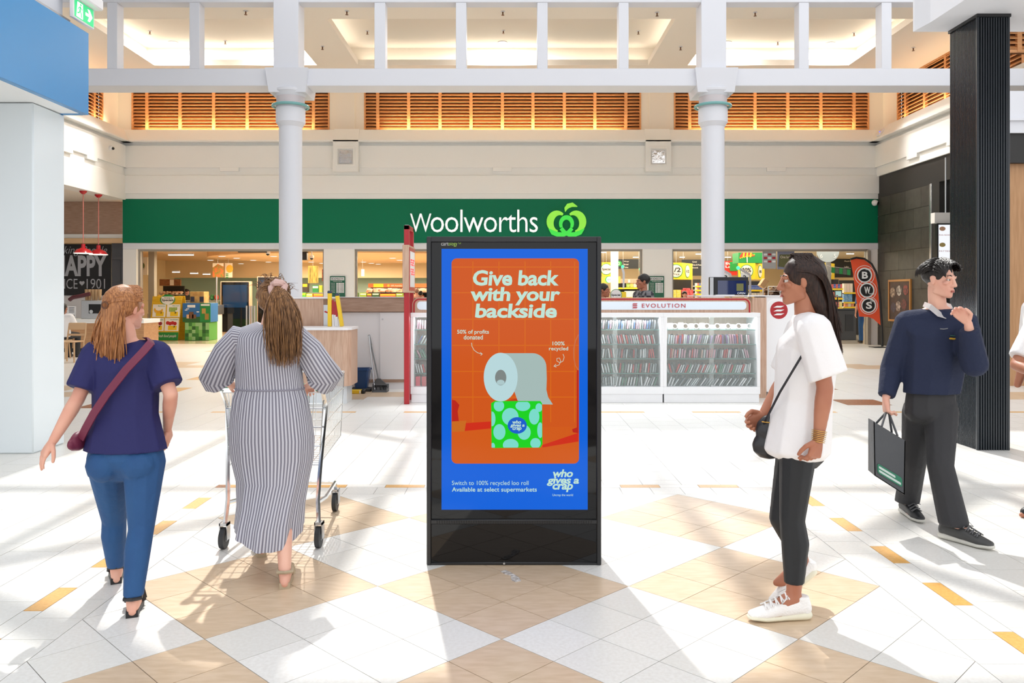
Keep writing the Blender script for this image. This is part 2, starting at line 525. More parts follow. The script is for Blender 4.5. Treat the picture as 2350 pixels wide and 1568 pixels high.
logo(M_lime2, 'emblem', [(1690, 400), (1730, 440), (1790, 462), (1850, 462), (1900, 440), (1940, 395)], [8, 46, 50, 46, 44, 40], off=0.01)
logo(M_lime2, 'emblem', [(2072, 400), (2030, 440), (1970, 462), (1910, 462), (1860, 440), (1822, 395)], [8, 46, 50, 46, 44, 40], off=0.015)
logo(M_lime, 'leaf', [(1868, 215), (1875, 180), (1900, 152), (1945, 140), (1998, 160)], [6, 36, 50, 46, 6])

# pilaster brackets with mirrored plates
M_mirror = mat('mirror_plate', (225, 222, 218), 0.03, metal=1.0, bump=(9, 0.25))
for px, lb in ((793, 'square wall bracket with mirror plate above the left green wall'), (1511, 'square wall bracket with mirror plate nearer the right column')):
    Yf = YB-0.3
    x0, x1 = ax(px-29, Yf), ax(px+29, Yf)
    br = thing('wall_bracket', lb, 'bracket', ((x0+x1)/2, YB, az(393, Yf)), 'wall brackets with mirror plates')
    b = MB()
    b.prism([(YB-0.02, 6.62), (Yf+0.22, 6.62), (Yf, 6.24), (Yf, az(393, Yf)), (YB-0.02, az(393, Yf))], (x1, 0, 0), (0, 1, 0), (0, 0, 1), x1-x0)
    b.build('block', M_cream, br, smooth=False)
    cxm = (x0+x1)/2; zc = az(360, Yf); s = 0.28
    b = MB()
    b.ring([(cxm-s, zc-s), (cxm+s, zc-s), (cxm+s, zc+s), (cxm-s, zc+s)], [(cxm-.24, zc-.24), (cxm+.24, zc-.24), (cxm+.24, zc+.24), (cxm-.24, zc+.24)], (0, Yf-0.04, 0), XU, ZU, 0.045)
    b.build('surround', M_cream, br, smooth=False)
    MB().box(cxm-.2, cxm+.2, Yf-0.02, Yf-0.005, zc-.2, zc+.2, 0.004).build('mirror', M_mirror, br)
    for sx in (-1, 1):
        for sz in (-1, 1):
            MB().cyl((cxm+sx*.15, Yf-0.035, zc+sz*.15), (cxm+sx*.15, Yf-0.018, zc+sz*.15), 0.018, seg=8).build('screw', M_steel, br)

# ------------------------------------------------------------------ louvres
ZL0, ZL1 = 6.62, 7.94
def louvre(name, label, o, along, out, stops):
    """timber louvre bay: frame, stiles, one slat object per blade; o = left end, along = to the right, out = towards the hall"""
    o, along, out = Vector(o), Vector(along), Vector(out)
    t = thing(name, label, 'shutter', o+ZU*ZL0, 'timber louvres round the upper hall')
    rot = Matrix((along, -out, ZU)).transposed()
    W_ = stops[-1]-stops[0]
    for z in (ZL0+0.03, ZL1-0.03): MB().obox(o+along*(stops[0]+W_/2)+ZU*z, (W_, 0.07, 0.06), rot).build('rail', M_louvre, t, smooth=False)
    for i, sx in enumerate(stops):
        w = 0.05 if i in (0, len(stops)-1) else 0.1
        MB().obox(o+along*(sx+(0.025 if i == 0 else -0.025 if i == len(stops)-1 else 0))+ZU*((ZL0+ZL1)/2), (w, 0.09, ZL1-ZL0), rot, 0.006).build('stile', M_louvre, t)
    MB().obox(o-out*0.12+along*(stops[0]+W_/2)+ZU*((ZL0+ZL1)/2), (W_, 0.02, ZL1-ZL0), rot).build('backing', mat('louvre_backing', (120, 76, 40), 0.6), t, smooth=False)
    tilt = rot @ Matrix.Rotation(R(38), 3, 'X')
    cache = {}
    for a, b2 in zip(stops, stops[1:]):
        w = round(b2-a-0.08, 3)
        if w not in cache:
            cache[w] = MB().obox((0, 0, 0), (w, 0.125, 0.02), tilt, 0.005).mesh('slat', M_louvre)
        for k_ in range(12):
            link('slat', cache[w], t, Vector(o+along*((a+b2)/2)+ZU*(ZL0+0.11+k_*0.104)))
YL = YB+0.32
xs = lambda L_: [ax(p, YL) for p in L_]
louvre('louvre_shutter', 'long timber louvre bay behind the left white column', (0, YL, 0), (1, 0, 0), (0, -1, 0), xs([303, 338, 414, 491, 568, 644, 720, 757]))
louvre('louvre_shutter', 'widest timber louvre bay, between the two wall brackets', (0, YL, 0), (1, 0, 0), (0, -1, 0), xs([836, 867, 938, 1010, 1081, 1153, 1223, 1295, 1365, 1436, 1471]))
louvre('louvre_shutter', 'long timber louvre bay behind the right white column', (0, YL, 0), (1, 0, 0), (0, -1, 0), xs([1546, 1582, 1658, 1732, 1807, 1883, 1959, 1994]))
louvre('louvre_shutter', 'timber louvre bay on the left side wall by the blue canopy', (XL-0.3, 0, 0), (0, 1, 0), (1, 0, 0), [20.2, 21.1, 22.0, 22.9, 23.8, 24.3])
louvre('louvre_shutter', 'timber louvre bay running along the right side wall behind the black column', (XR+0.3, 0, 0), (0, -1, 0), (-1, 0, 0), [-24.3, -23.8, -22.7, -21.6, -20.5, -19.4, -18.3, -17.2])
louvre('louvre_shutter', 'short timber louvre facing the hall right of the black column', (0, 17.1, 0), (1, 0, 0), (0, -1, 0), [10.3, 10.66, 11.5])
for a, b_ in ((ax(270, YL), ax(303, YL)), (ax(757, YL), ax(836, YL)), (ax(1471, YL), ax(1546, YL)), (ax(1994, YL), ax(2040, YL))):
    MB().box(a, b_, YL-0.03, YL+0.1, 6.5, 8.0).build('upper_wall', M_ceil, wall_back, smooth=False)
for px in (793, 1511):
    MB().box(ax(px-22, YL), ax(px+22, YL), YL-0.1, YL, 6.5, 8.0).build('pilaster', M_ceil, wall_back, smooth=False)
for X, wl, s in ((XL-0.3, wall_left, -1), (XR+0.3, wall_right, 1)):
    MB().box(X, X+s*0.1, 24.3, YB+0.5, 6.5, 8.0).build('upper_wall', M_ceil, wl, smooth=False)
MB().box(XL-0.55, XR+0.55, YL+0.14, YL+0.2, 6.4, 8.0).build('upper_wall', M_ceil, wall_back, smooth=False)

# ================================================================== CEILING WITH THREE COVED TRAYS
ceiling = struct('ceiling')
TR = [(-9.98, -5.44), (-4.30, 3.80), (4.90, 9.39)]
Y0t, Y1t, ZC, ZT = 18.9, 22.7, 7.94, 8.55
b = MB()
b.box(-16, 16, 16.3, Y0t, ZC, ZC+0.16); b.box(-16, 16, Y1t, 26, ZC, ZC+0.16)
e = [-16]+[v for t in TR for v in t]+[16]
for a, c_ in zip(e[::2], e[1::2]): b.box(a, c_, Y0t, Y1t, ZC, ZC+0.16)
b.box(-16, 16, 16.2, 26, ZT+0.05, ZT+0.15)
b.build('soffit', M_ceil, ceiling, smooth=False)
for i, (a, c_) in enumerate(TR):
    g = 0.4
    b = MB()
    b.box(a-g, c_+g, Y0t-g, Y1t+g, ZT, ZT+0.04)
    b.box(a-g-.04, a-g, Y0t-g, Y1t+g, ZC+.16, ZT); b.box(c_+g, c_+g+.04, Y0t-g, Y1t+g, ZC+.16, ZT)
    b.box(a-g, c_+g, Y0t-g-.04, Y0t-g, ZC+.16, ZT); b.box(a-g, c_+g, Y1t+g, Y1t+g+.04, ZC+.16, ZT)
    b.build('coffer', M_coffer, ceiling, smooth=False)
    z = ZC+0.2; pw = 9
    yc = (Y0t+Y1t)/2
    area('cove_strip', ((a+c_)/2, Y1t+g*0.6, z), (R(180), 0, 0), c_-a, 0.1, pw*(c_-a)/4, (1, .91, .78))
    area('cove_strip', ((a+c_)/2, Y0t-g*0.6, z), (R(180), 0, 0), c_-a, 0.1, pw*(c_-a)/4, (1, .91, .78))
    area('cove_strip', (a-g*0.6, yc, z), (R(180), 0, 0), 0.1, Y1t-Y0t, pw, (1, .91, .78))
    area('cove_strip', (c_+g*0.6, yc, z), (R(180), 0, 0), 0.1, Y1t-Y0t, pw, (1, .91, .78))
# uplights on the ledge under the louvres
for xa, xb in ((-11.4, -6.2), (-4.0, 3.4), (5.6, 10.6)):
    area('ledge_uplight', ((xa+xb)/2, YB+0.1, 6.66), (R(180-22), 0, 0), xb-xa, 0.08, 10*(xb-xa), (1, 0.78, 0.5))
area('ledge_uplight', (XL-0.1, 22.5, 6.66), (0, R(180-22), 0), 0.08, 4, 20, (1, 0.78, 0.5))
area('ledge_uplight', (XR+0.1, 21.5, 6.66), (0, R(180+22), 0), 0.08, 5, 24, (1, 0.78, 0.5))
M_lamp = emis('lamp_white', (255, 250, 240), 3.0)
def downlight(x, y, z, lb, r=0.11, grp='round downlights in the coffers'):
    d = thing('downlight', lb, 'light', (x, y, z), grp)
    MB().lathe([(r*1.25, 0), (r*1.25, -0.015), (r, -0.02), (r, 0)], (x, y, z), 20).build('rim', M_white, d)
    MB().lathe([(r, -0.012), (r*0.6, -0.017), (0.001, -0.018)][::-1], (x, y, z), 20).build('lens', M_lamp, d)
    area('downlight_beam', (x, y, z-0.04), (0, 0, 0), 0.2, 0.2, 205, (1, 0.97, 0.93))
for px, py, lb in ((398, 97, 'round downlight in the left ceiling coffer'), (637, 97, 'round downlight half behind the left square post'), (1153, 97, 'round downlight in the middle ceiling coffer'),
               (1668, 97, 'round downlight beside the right square post'), (1905, 99, 'round downlight in the right ceiling coffer')):
    Y = (ZT-CH)*FPX/(HY-py); downlight(ax(px, Y), Y, ZT, lb)
M_brass = mat('sprinkler_metal', (120, 84, 62), 0.4, metal=0.6)
SPK = [(344, 74, ZT, 'in the left coffer'), (517, 97, ZT, 'beside the left coffer downlight'), (564, 28, ZC, 'in front of the left coffer'), (796, 28, ZC, 'at the left front of the middle coffer'),
       (843, 74, ZT, 'at the left of the middle coffer'), (740, 109, ZC, 'between the left and middle coffers'), (1154, 29, ZC, 'in front of the middle coffer'), (1155, 73, ZT, 'above the middle downlight'),
       (1508, 31, ZC, 'at the right front of the middle coffer'), (1465, 74, ZT, 'at the right of the middle coffer'), (1562, 110, ZC, 'between the middle and right coffers'),
       (1733, 31, ZC, 'in front of the right coffer'), (1785, 99, ZT, 'between the two right downlights'), (1960, 78, ZT, 'at the right of the right coffer'), (2096, 112, ZC, 'near the right side louvres')]
for px, py, z, lb in SPK:
    Y = (z-CH)*FPX/(HY-py+3); x = ax(px, Y)
    s = thing('sprinkler', 'small brass ceiling sprinkler '+lb, 'sprinkler', (x, Y, z), 'ceiling sprinklers')
    MB().lathe([(0.045, 0), (0.05, -0.01), (0.012, -0.015)], (x, Y, z), 12).build('plate', M_white, s)
    MB().cyl((x, Y, z-0.012), (x, Y, z-0.08), 0.018, 0.014, 8).cyl((x, Y, z-0.09), (x, Y, z-0.084), 0.035, seg=10).build('head', M_brass, s)

# ================================================================== BEAMS, POSTS, COLUMNS
YM = 16.0
beam = MB().box(-14, 14, YM, YM+0.55, az(197, YM), az(157, YM), 0.008).build('trim_1', M_white); tag(beam, kind='structure')
up = MB().box(-14, 14, YM, YM+0.3, 7.28, 8.0, 0.008).build('trim_2', M_white); tag(up, kind='structure')
for i, (a, b_) in enumerate(((245, 268), (434, 457), (859, 884), (1046, 1070), (1233, 1257), (1420, 1443), (1834, 1857), (2024, 2047), (57, 80), (2211, 2234))):
    tag(MB().box(ax(a, YM), ax(b_, YM), YM+0.01, YM+0.29, az(157, YM), 7.28, 0.006).build('trim_%d' % (i+3), M_white), kind='structure')
M_teal = mat('teal_tube', (116, 172, 170), 0.2)
M_band = mat('band_mauve', (206, 198, 200), 0.6)
for pxc, lb, sgn in ((667, 'white round column in front of the left louvre, teal ring near its top', 1), (1636, 'white round column in front of the right louvre, teal ring near its top', -1)):
    Yc = 16.2; xc = ax(pxc, Yc); k = Yc/FPX
    c_ = thing('column', lb, 'column', (xc, Yc, 0), 'round white columns carrying the beam')
    Z = lambda y: az(y, Yc)
    MB().lathe([(0.30, 0), (0.30, 0.12), (0.24, 0.16), (26*k, 0.2), (26*k, Z(293)), (28*k, Z(291)), (30*k, Z(286)), (33*k, Z(283)), (33*k, Z(251)), (31*k, Z(249)), (30.5*k, Z(240))], (xc, Yc, 0), 48).build('shaft', M_white, c_)
    b = MB().lathe([(30*k, Z(249)), (33*k, Z(243)), (33*k, Z(239)), (31.5*k, Z(238)), (31.5*k, Z(223))], (xc, Yc, 0), 48); b.build('band', M_band, c_)
    MB().lathe([(31.5*k, Z(224)), (34*k, Z(221)), (35*k, Z(217)), (38*k, Z(214)), (38.5*k, Z(209)), (36*k, Z(207.5))], (xc, Yc, 0), 48).build('capital', M_white, c_)
    b = MB(); rr = 39.5*k; zz = Z(245)
    b.tube([(xc+rr*math.cos(2*math.pi*i/40), Yc+rr*math.sin(2*math.pi*i/40), zz) for i in range(40)], 0.03, 10, closed=True); b.build('ring', M_teal, c_)
    for q in range(6):
        t = 2*math.pi*q/6+0.3
        MB().cyl((xc+0.26*math.cos(t), Yc+0.26*math.sin(t), zz), (xc+rr*math.cos(t), Yc+rr*math.sin(t), zz), 0.012, seg=6).build('ring_bracket', M_steel, c_)
    # four-sided block under the beam, flaring upwards
    hw0, hw1 = 0.38, 0.40
    b = MB()
    zb, zt = az(207, 15.8), az(152, 15.8)
    rings = [[(xc+sx*w, Yc+0.1+sy*w, z) for sx, sy in ((-1, -1), (1, -1), (1, 1), (-1, 1))] for w, z in ((0.36, zb), (0.42, zt))]
    b.loft(rings).build('block', M_white, c_, smooth=False)
    MB().box(xc-0.28, xc+0.21, YM-0.02, YM+0.45, zt-0.05, 7.4, 0.006).build('post', M_white, c_)

tag(MB().box(-16, -5.35, -6, 16.2, 8.2, 8.4).build('roof', M_white, smooth=False), kind='structure')
# skylight frame over the atrium (throws the stripes of shade on the floor)
sk = tag(struct('skylight'), kind='structure')
ZS = 8.3
sh = (ZS)/math.tan(SUN_EL); sxh, syh = sh*math.sin(SUN_AZ), sh*math.cos(SUN_AZ)
def rafter(xa, ya, xb, yb, w=0.1, h=0.16):
    MB().bar((xa-sxh, ya+syh, ZS), (xb-sxh, yb+syh, ZS), h, w).build('rafter', M_white, sk, smooth=False)
for xs_ in (-5.2, -3.02, -0.98, 1.22, 3.67, 5.9): rafter(xs_, -6, xs_+0.0, 9.6, 0.2)
for ys_, w in ((6.28, 0.14), (3.0, 0.26), (0.4, 0.2), (-2.2, 0.2)): rafter(-8, ys_, 9, ys_, 0.16, w)
for (xa, ya, xb, yb) in ((-2.5, 9.6, 1.2, 6.3), (4.2, 9.6, 1.2, 6.3), (-0.98, 6.28, -4.6, 3.0), (1.22, 6.28, 2.9, 3.2), (3.67, 6.28, 1.3, 4.3), (-3.0, 4.2, -1.0, 3.0)):
    rafter(xa, ya, xb, yb, 0.2)

# ================================================================== FOREGROUND PILLARS AND CANOPIES
M_pill = mat('pillar_paint', (222, 230, 234), 0.45, bump=(120, 0.02))
pl = MB().box(-5.75, -4.525, 7.68, 8.22, 0, 3.32, 0.012).build('pillar', M_pill)
tag(pl, 'broad pale square pillar under the blue canopy', 'pillar')
M_blue = mat('canopy_blue', (64, 142, 200), 0.25)
cn = thing('canopy', 'bright blue canopy fascia over the pale pillar', 'canopy', (-5, 6, 3.32))
MB().box(-4.34, -4.28, -1, 8.22, 3.32, 4.15, 0.006).build('fascia', M_blue, cn)
MB().box(-7.5, -4.34, 8.16, 8.22, 3.32, 4.15).build('fascia', M_blue, cn)
MB().box(-7.5, -4.34, -1, 8.16, 3.325, 3.5).build('soffit', mat('soffit_white', (238, 240, 240), 0.5), cn, smooth=False)
MB().box(-7.5, -4.42, -1, 8.05, 3.5, 4.2).build('core', M_black, cn, smooth=False)
MB().box(-7.5, -4.42, -1, 8.0, 4.22, 5.6, 0.01).build('upstand', M_white, cn)
MB().box(-4.44, -4.36, -1, 8.02, 4.17, 4.215).build('rail', M_steel, cn)
# exit sign on the canopy end
ex = thing('exit_sign', 'green running-man exit sign hung at the end of the blue canopy', 'sign', (-4.3, 8.1, 4.25))
MB().box(-4.4, -4.2, 7.9, 8.36, 4.42, 4.53, 0.012).build('housing', M_wht, ex)
MB().box(-4.32, -4.28, 7.93, 8.33, 4.22, 4.42, 0.006).build('frame', M_wht, ex)
M_exg = mat('exit_green', (40, 190, 120), 0.4, emit=0.55, ecol=(40, 200, 120))
M_exw = mat('exit_white', (240, 250, 244), 0.4, emit=0.7)
EO, EU = (-4.278, 7.95, 4.235), Vector((0, 1, 0))
def exs(pts, m, off=0.0): MB().prism(pts, (EO[0]+off, EO[1], EO[2]), EU, ZU, 0.003).build('pictogram', m, ex, smooth=False)
exs([(0, 0), (0.36, 0), (0.36, 0.175), (0, 0.175)], M_exg)
exs([(0.03, 0.01), (0.15, 0.01), (0.15, 0.16), (0.05, 0.16)], M_exw, 0.002)
exs([(0.2, 0.075), (0.27, 0.075), (0.24, 0.03), (0.28, 0.03), (0.335, 0.09), (0.28, 0.15), (0.24, 0.15), (0.27, 0.105), (0.2, 0.105)], M_exw, 0.002)
b = MB()
b.prism(circle(0.108, 0.142, 0.011, n=12), (EO[0]+.004, EO[1], EO[2]), EU, ZU, 0.003)
for pts, w in (([(0.10, 0.125), (0.092, 0.08)], 0.02), ([(0.1, 0.12), (0.07, 0.105), (0.06, 0.085)], 0.008), ([(0.1, 0.12), (0.125, 0.1), (0.14, 0.105)], 0.008), ([(0.092, 0.082), (0.075, 0.055), (0.045, 0.05)], 0.012), ([(0.092, 0.082), (0.115, 0.06), (0.118, 0.02)], 0.012)):
    b.ribbon(pts, w, (EO[0]+.004, EO[1], EO[2]), EU, ZU, 0.003)
b.build('pictogram', M_exg, ex, smooth=False)
# right canopy and the fluted dark column
cr_ = thing('canopy', 'white canopy corner resting on the fluted black column', 'canopy', (5.5, 6, 4.22))
MB().prism([(4.17, -1), (8, -1), (8, 8.39), (4.14, 8.39), (4.14, 8.36), (4.17, 8.1)], (0, 0, 5.6), (1, 0, 0), (0, 1, 0), 1.38).build('fascia', M_white, cr_, smooth=False)
M_flute = mat('fluted_metal', (22, 30, 38), 0.26, spec=0.6, bump=(60, 0.02))
def fluted(x0, x1, y0, y1, z1, nx, ny, parent):
    P_ = []
    def side(a, b, n, nrm):
        a, b = Vector(a), Vector(b); d = (b-a)/n
        for i in range(n):
            P_.append(a+d*i); P_.append(a+d*(i+0.5)); P_.append(a+d*(i+0.58)-Vector(nrm)*0.012); P_.append(a+d*(i+0.92)-Vector(nrm)*0.012)
    side((x0, y0), (x1, y0), nx, (0, -1)); side((x1, y0), (x1, y1), ny, (1, 0)); side((x1, y1), (x0, y1), nx, (0, 1)); side((x0, y1), (x0, y0), ny, (-1, 0))
    MB().prism([(p.x, p.y) for p in P_], (0, 0, z1), (1, 0, 0), (0, 1, 0), z1-0.0).build('shaft', M_flute, parent, smooth=False)
fc = thing('fluted_column', 'tall fluted blue-black column at the right under the white canopy', 'column', (4.65, 8.1, 0))
fluted(4.505, 4.80, 7.855, 8.36, 4.2, 12, 22, fc)
MB().box(4.80, 4.825, 7.88, 8.36, 0, 4.19).build('edge_strip', M_black, fc)
for xx in (4.505, 4.80):
    MB().box(xx-0.012, xx+0.012, 7.85, 7.874, 0, 4.2, 0.004).build('corner_bead', M_flute, fc)
MB().box(4.49, 4.82, 7.845, 8.37, 4.19, 4.22).build('cap', M_black, fc)

# right-hand shop wall behind the fluted column, bulkheads
M_stone = [mat('dark_stone_%d' % i, c, 0.5, noise=(5, (1, 1, 1), c2, 4)) for i, (c, c2) in enumerate((((70, 68, 62), (60, 58, 53)), ((64, 62, 57), (54, 52, 48))))]
M_char = mat('charcoal', (38, 37, 36), 0.55)
wr = tag(struct('wall_food_shop'), kind='structure')
MB().box(XR, XR+0.4, 12, YB+0.4, 4.5, 5.16).build('bulkhead', M_char, wr, smooth=False)
Ys = 21.85
MB().box(XR+0.02, XR+0.4, Ys, YB, 0, 4.5).build('core', M_char, wr, smooth=False)
nz = 8
for r_ in range(nz):
    for c2 in range(4):
        off = 0.4 if r_ % 2 else 0
        y0 = Ys+c2*0.9-off; y1 = y0+0.9
        y0, y1 = max(y0, Ys), min(y1, YB)
        if y1-y0 < 0.05: continue
        MB().box(XR, XR+0.03, y0+.004, y1-.004, r_*0.5625+.004, (r_+1)*0.5625-.004).build('stone_tile', M_stone[(r_+c2) % 2], wr, smooth=False)
MB().box(XR-0.04, XR+0.35, Ys-0.12, Ys-0.02, 0, 4.5, 0.005).build('door_jamb', M_steel, wr)
MB().box(XR-0.02, XR+0.35, Ys-0.5, Ys-0.12, 0, 4.5).build('dark_panel', M_char, wr, smooth=False)
MB().box(XR+0.6, XR+0.7, 12, Ys, 0, 4.5).build('dark_panel', M_char, wr, smooth=False)
wt2 = tag(struct('wall_timber'), kind='structure')
M_tan = mat('tan_panel', (186, 142, 100), 0.45, noise=(4, (6, 6, 0.5), (170, 126, 84), 4))
Yt = 13.5
for i in range(4):
    MB().box(ax(2300, Yt)+i*0.53, ax(2300, Yt)+i*0.53+0.52, Yt, Yt+0.1, 0, az(376, Yt)).build('panel', M_tan, wt2, smooth=False)
MB().box(ax(2290, Yt), 12, Yt-0.1, Yt+0.3, az(376, Yt), az(309, Yt)).build('bulkhead', M_char, wt2, smooth=False)
MB().box(ax(2290, Yt), 12, Yt-0.15, Yt+0.3, az(309, Yt), az(214, Yt)).build('bulkhead', M_white, wt2, smooth=False)
MB().box(ax(2290, Yt), 12, Yt-0.2, Yt+0.3, az(276, Yt), az(282, Yt)).build('ledge', M_white, wt2, smooth=False)
tag(MB().box(-18.3, -18, 4, 27, 0, 8.4).build('wall_far_left', M_cream, smooth=False), kind='structure')
tag(MB().box(12, 12.3, 12, 14.2, 0, 8.4).build('wall_far_right', M_cream, smooth=False), kind='structure')
# left cafe recess ceiling
rc = tag(struct('ceiling_cafe'), kind='structure')
MB().box(-18, XL, 14, 27, 4.46, 4.6).build('soffit', M_ceil, rc, smooth=False)
wc = tag(struct('wall_cafe'), kind='structure')
YCf = 25.5
MB().box(-18, ax(281, YCf), YCf, YCf+0.3, az(538, YCf), 4.46).build('timber_bulkhead', M_woodh, wc, smooth=False)
MB().box(-18, ax(282, YCf-.1), YCf-0.06, YCf+0.3, az(547, YCf), az(538, YCf)).build('ledge', M_cream, wc, smooth=False)
MB().box(-18, ax(256, 26), 26.0, 26.1, 0, 3.4).build('splashback', M_wht, wc, smooth=False)
MB().box(ax(255, YCf)+.01, ax(313, YCf)-.02, YCf+.02, YCf+0.5, 0, az(547, YCf)).build('core', M_grout, wc, smooth=False)
M_slate = mat('slate_tile', (78, 80, 86), 0.4, rand=0.05)
x0, x1 = ax(256, YCf), ax(298, YCf)
rowz = [(547, 571.5), (572, 596), (596.5, 646), (646.5, 671), (671.5, 720), (720.5, 745), (745.5, 800)]
for i, (ya, yb) in enumerate(rowz):
    cols_ = [(x0, (x0+x1)/2), ((x0+x1)/2, x1)] if i % 2 == 0 and i else [(x0, x1)]
    for a, b_ in cols_:
        MB().box(a+.006, b_-.006, YCf, YCf+.03, max(0.0, az(yb, YCf))+.004, az(ya, YCf)-.004).build('wall_tile', M_slate, wc, smooth=False)
    MB().box(x1, ax(313, YCf)-.02, YCf, YCf+.03, max(0.0, az(yb, YCf))+.004, az(ya, YCf)-.004).build('wall_tile', M_slate, wc, smooth=False)
# ================================================================== ADVERTISING TOTEM
YK = 4.497; KS = YK/FPX
kx = lambda px: ax(px, YK)
kz = lambda py: az(py, YK)
tot = thing('advertising_totem', 'tall black freestanding digital advertising totem in the centre of the floor', 'totem', (kx(1179.5), YK+0.13, 0))
x0, x1 = kx(979), kx(1380); zt = kz(543)
MB().box(x0, x1, YK+0.02, YK+0.25, 0.0, zt, 0.006).build('body', M_black, tot)
# frame members round the glass
fz = [(kz(1298)+0.0, kz(1291)), (kz(1204), kz(1193)), (kz(556), zt)]
for za, zb in fz: MB().box(x0, x1, YK, YK+0.03, za, zb, 0.004).build('frame_rail', M_black, tot)
for a, b_ in ((979, 990), (1369, 1380)): MB().box(kx(a), kx(b_), YK-0.004, YK+0.03, 0, zt, 0.005).build('frame_stile', M_black, tot)
M_vent = mat('vent_dark', (10, 10, 11), 0.6)
b = MB()
for i in range(64):
    xx = kx(1003)+i*(kx(1357)-kx(1003))/63
    b.box(xx-0.0022, xx+0.0022, YK-0.003, YK+0.002, kz(1203), kz(1196))
tag(b.build('vent_grille', M_vent, tot, smooth=False), kind='stuff')
M_glassk = mat('black_glass', (10, 10, 11), 0.03, spec=0.36)
MB().box(kx(990), kx(1369), YK+0.012, YK+0.02, kz(1193), kz(556)).build('glass', M_glassk, tot, smooth=False)
MB().box(kx(990), kx(1369), YK+0.006, YK+0.02, kz(1291), kz(1204)).build('lower_panel', M_glassk, tot, smooth=False)
MB().cyl((kx(1157), YK-0.008, 0.012), (kx(1157), YK+0.01, 0.012), 0.006, seg=10).build('lock', M_steel, tot)
# screen picture: flat layers just proud of the glass
_ly = [0]
E = lambda n, rgb, k=0.8: mat(n, (4, 4, 4), rough=0.12, spec=0.16, emit=k, ecol=rgb)
E_blue, E_or, E_mint = E('screen_blue', (0, 100, 224)), E('screen_orange', (212, 88, 22)), E('screen_mint', (196, 232, 216))
scr = MB().box(kx(1013), kx(1349), YK+0.008, YK+0.0125, kz(1171), kz(571)).build('screen', E_blue, tot, smooth=False)
YS = YK+0.0075
def lay(name, pts, m, lv):
    MB().prism([(kx(p[0]), kz(p[1])) for p in pts], (0, YS-lv*0.0004, 0), XU, ZU, 0.0003).build(name, m, scr, smooth=False)
def layr(pts, w, m, lv, closed=False, name='print'):
    MB().ribbon([(kx(p[0]), kz(p[1])) for p in pts], w*KS, (0, YS-lv*0.0004, 0), XU, ZU, 0.0003, closed).build(name, m, scr, smooth=False)
lay('picture', rrect(1036, 1329, 593, 1065, 12), E_or, 0)
E_grid = E('screen_grid', (220, 108, 20))
for x in (1084, 1144, 1204, 1263, 1318):
    lay('picture', [(x, 600), (x+2, 600), (x+2, 970), (x, 970)], E_grid, 1)
for y in (612, 671, 732, 792, 852, 911): lay('picture', [(1037, y), (1328, y), (1328, y+2), (1037, y+2)], E_grid, 1)
E_floor = E('screen_floor', (214, 92, 20)); E_redsh = E('screen_red', (212, 44, 20)); E_sh2 = E('screen_rust', (190, 58, 22))
lay('picture', [(1036.5, 985), (1328.5, 980), (1328.5, 1050), (1320, 1064), (1046, 1064), (1036.5, 1052)], E_floor, 1)
lay('picture', [(1066, 972), (1127, 968), (1127, 984), (1066, 990)], E_redsh, 2)
lay('picture', [(1245, 1022), (1328, 994), (1328, 1014), (1245, 1028)], E_redsh, 2)
E_red2 = E('screen_deep_red', (190, 34, 22))
lay('picture', [(1037, 918), (1045, 920), (1054, 930), (1050, 945), (1053, 968), (1037, 972)], E_red2, 2)
lay('picture', [(1037, 968), (1070, 966), (1066, 991), (1037, 992)], E('screen_wood', (206, 108, 28)), 3)
layr([(1328, 768), (1321, 782), (1317, 800), (1317, 822), (1321, 840), (1328, 850)], 2.5, E('screen_tan', (206, 112, 70)), 2)
layr([(1326, 850), (1326, 985)], 4, E_red2, 2); lay('picture', [(1313, 986), (1328, 980), (1328, 995), (1315, 993)], E_red2, 3)
# roll of paper and wrapped roll
E_roll, E_rollf, E_core, E_rollb = E('screen_roll', (176, 204, 206)), E('screen_roll_face', (188, 220, 224)), E('screen_core', (128, 136, 134)), E('screen_roll_shade', (168, 190, 186))
sheet = [(1150, 811)]+[(1225, 811)]+circle(1226, 842, 29, 31, 10, math.pi/2, 0)
sheet = [(1150, 811), (1222, 811)]+[(1222+32*math.sin(R(t)), 843-32*math.cos(R(t))) for t in range(10, 91, 10)]+[(1255, 870), (1254, 895), (1258, 912), (1269, 929), (1208, 928), (1194, 926), (1187, 918)]
lay('picture', sheet[::-1], E_rollb, 4)
lay('picture', [(1150, 923), (1187, 915), (1187, 923), (1196, 926)], E_sh2, 3)
lay('picture', circle(1149, 866, 39, 56, 40), E_rollf, 6)
lay('picture', circle(1149, 867, 13, 18, 28), E_core, 7)
lay('picture', circle(1149, 878, 9, 6, 20), E_roll, 8)
E_grn, E_cyan = E('screen_green', (22, 214, 30)), E('screen_cyan', (124, 224, 206))
pk = [(1127, 926), (1135, 921), (1240, 921), (1244, 926), (1245, 1020), (1240, 1028), (1132, 1029), (1128, 1022)]
lay('picture', pk[::-1], E_grn, 5)
def clipc(cx, cy, rx, ry):
    return [(min(max(x, 1128), 1244), min(max(y, 923), 1028)) for x, y in circle(cx, cy, rx, ry, 28)]
for c_ in ((1145, 932, 12, 13), (1200, 932, 17, 12), (1237, 936, 8, 10), (1171, 957, 19, 20), (1226, 957, 12, 18), (1129, 962, 8, 17), (1146, 992, 14, 18), (1203, 993, 15, 17), (1240, 988, 7, 18), (1172, 1022, 18, 14), (1229, 1018, 12, 12), (1131, 1025, 5, 8)):
    lay('picture', clipc(*c_), E_cyan, 6)
lay('picture', circle(1187, 977, 22, 19, 32), E('screen_badge', (20, 96, 206)), 7)
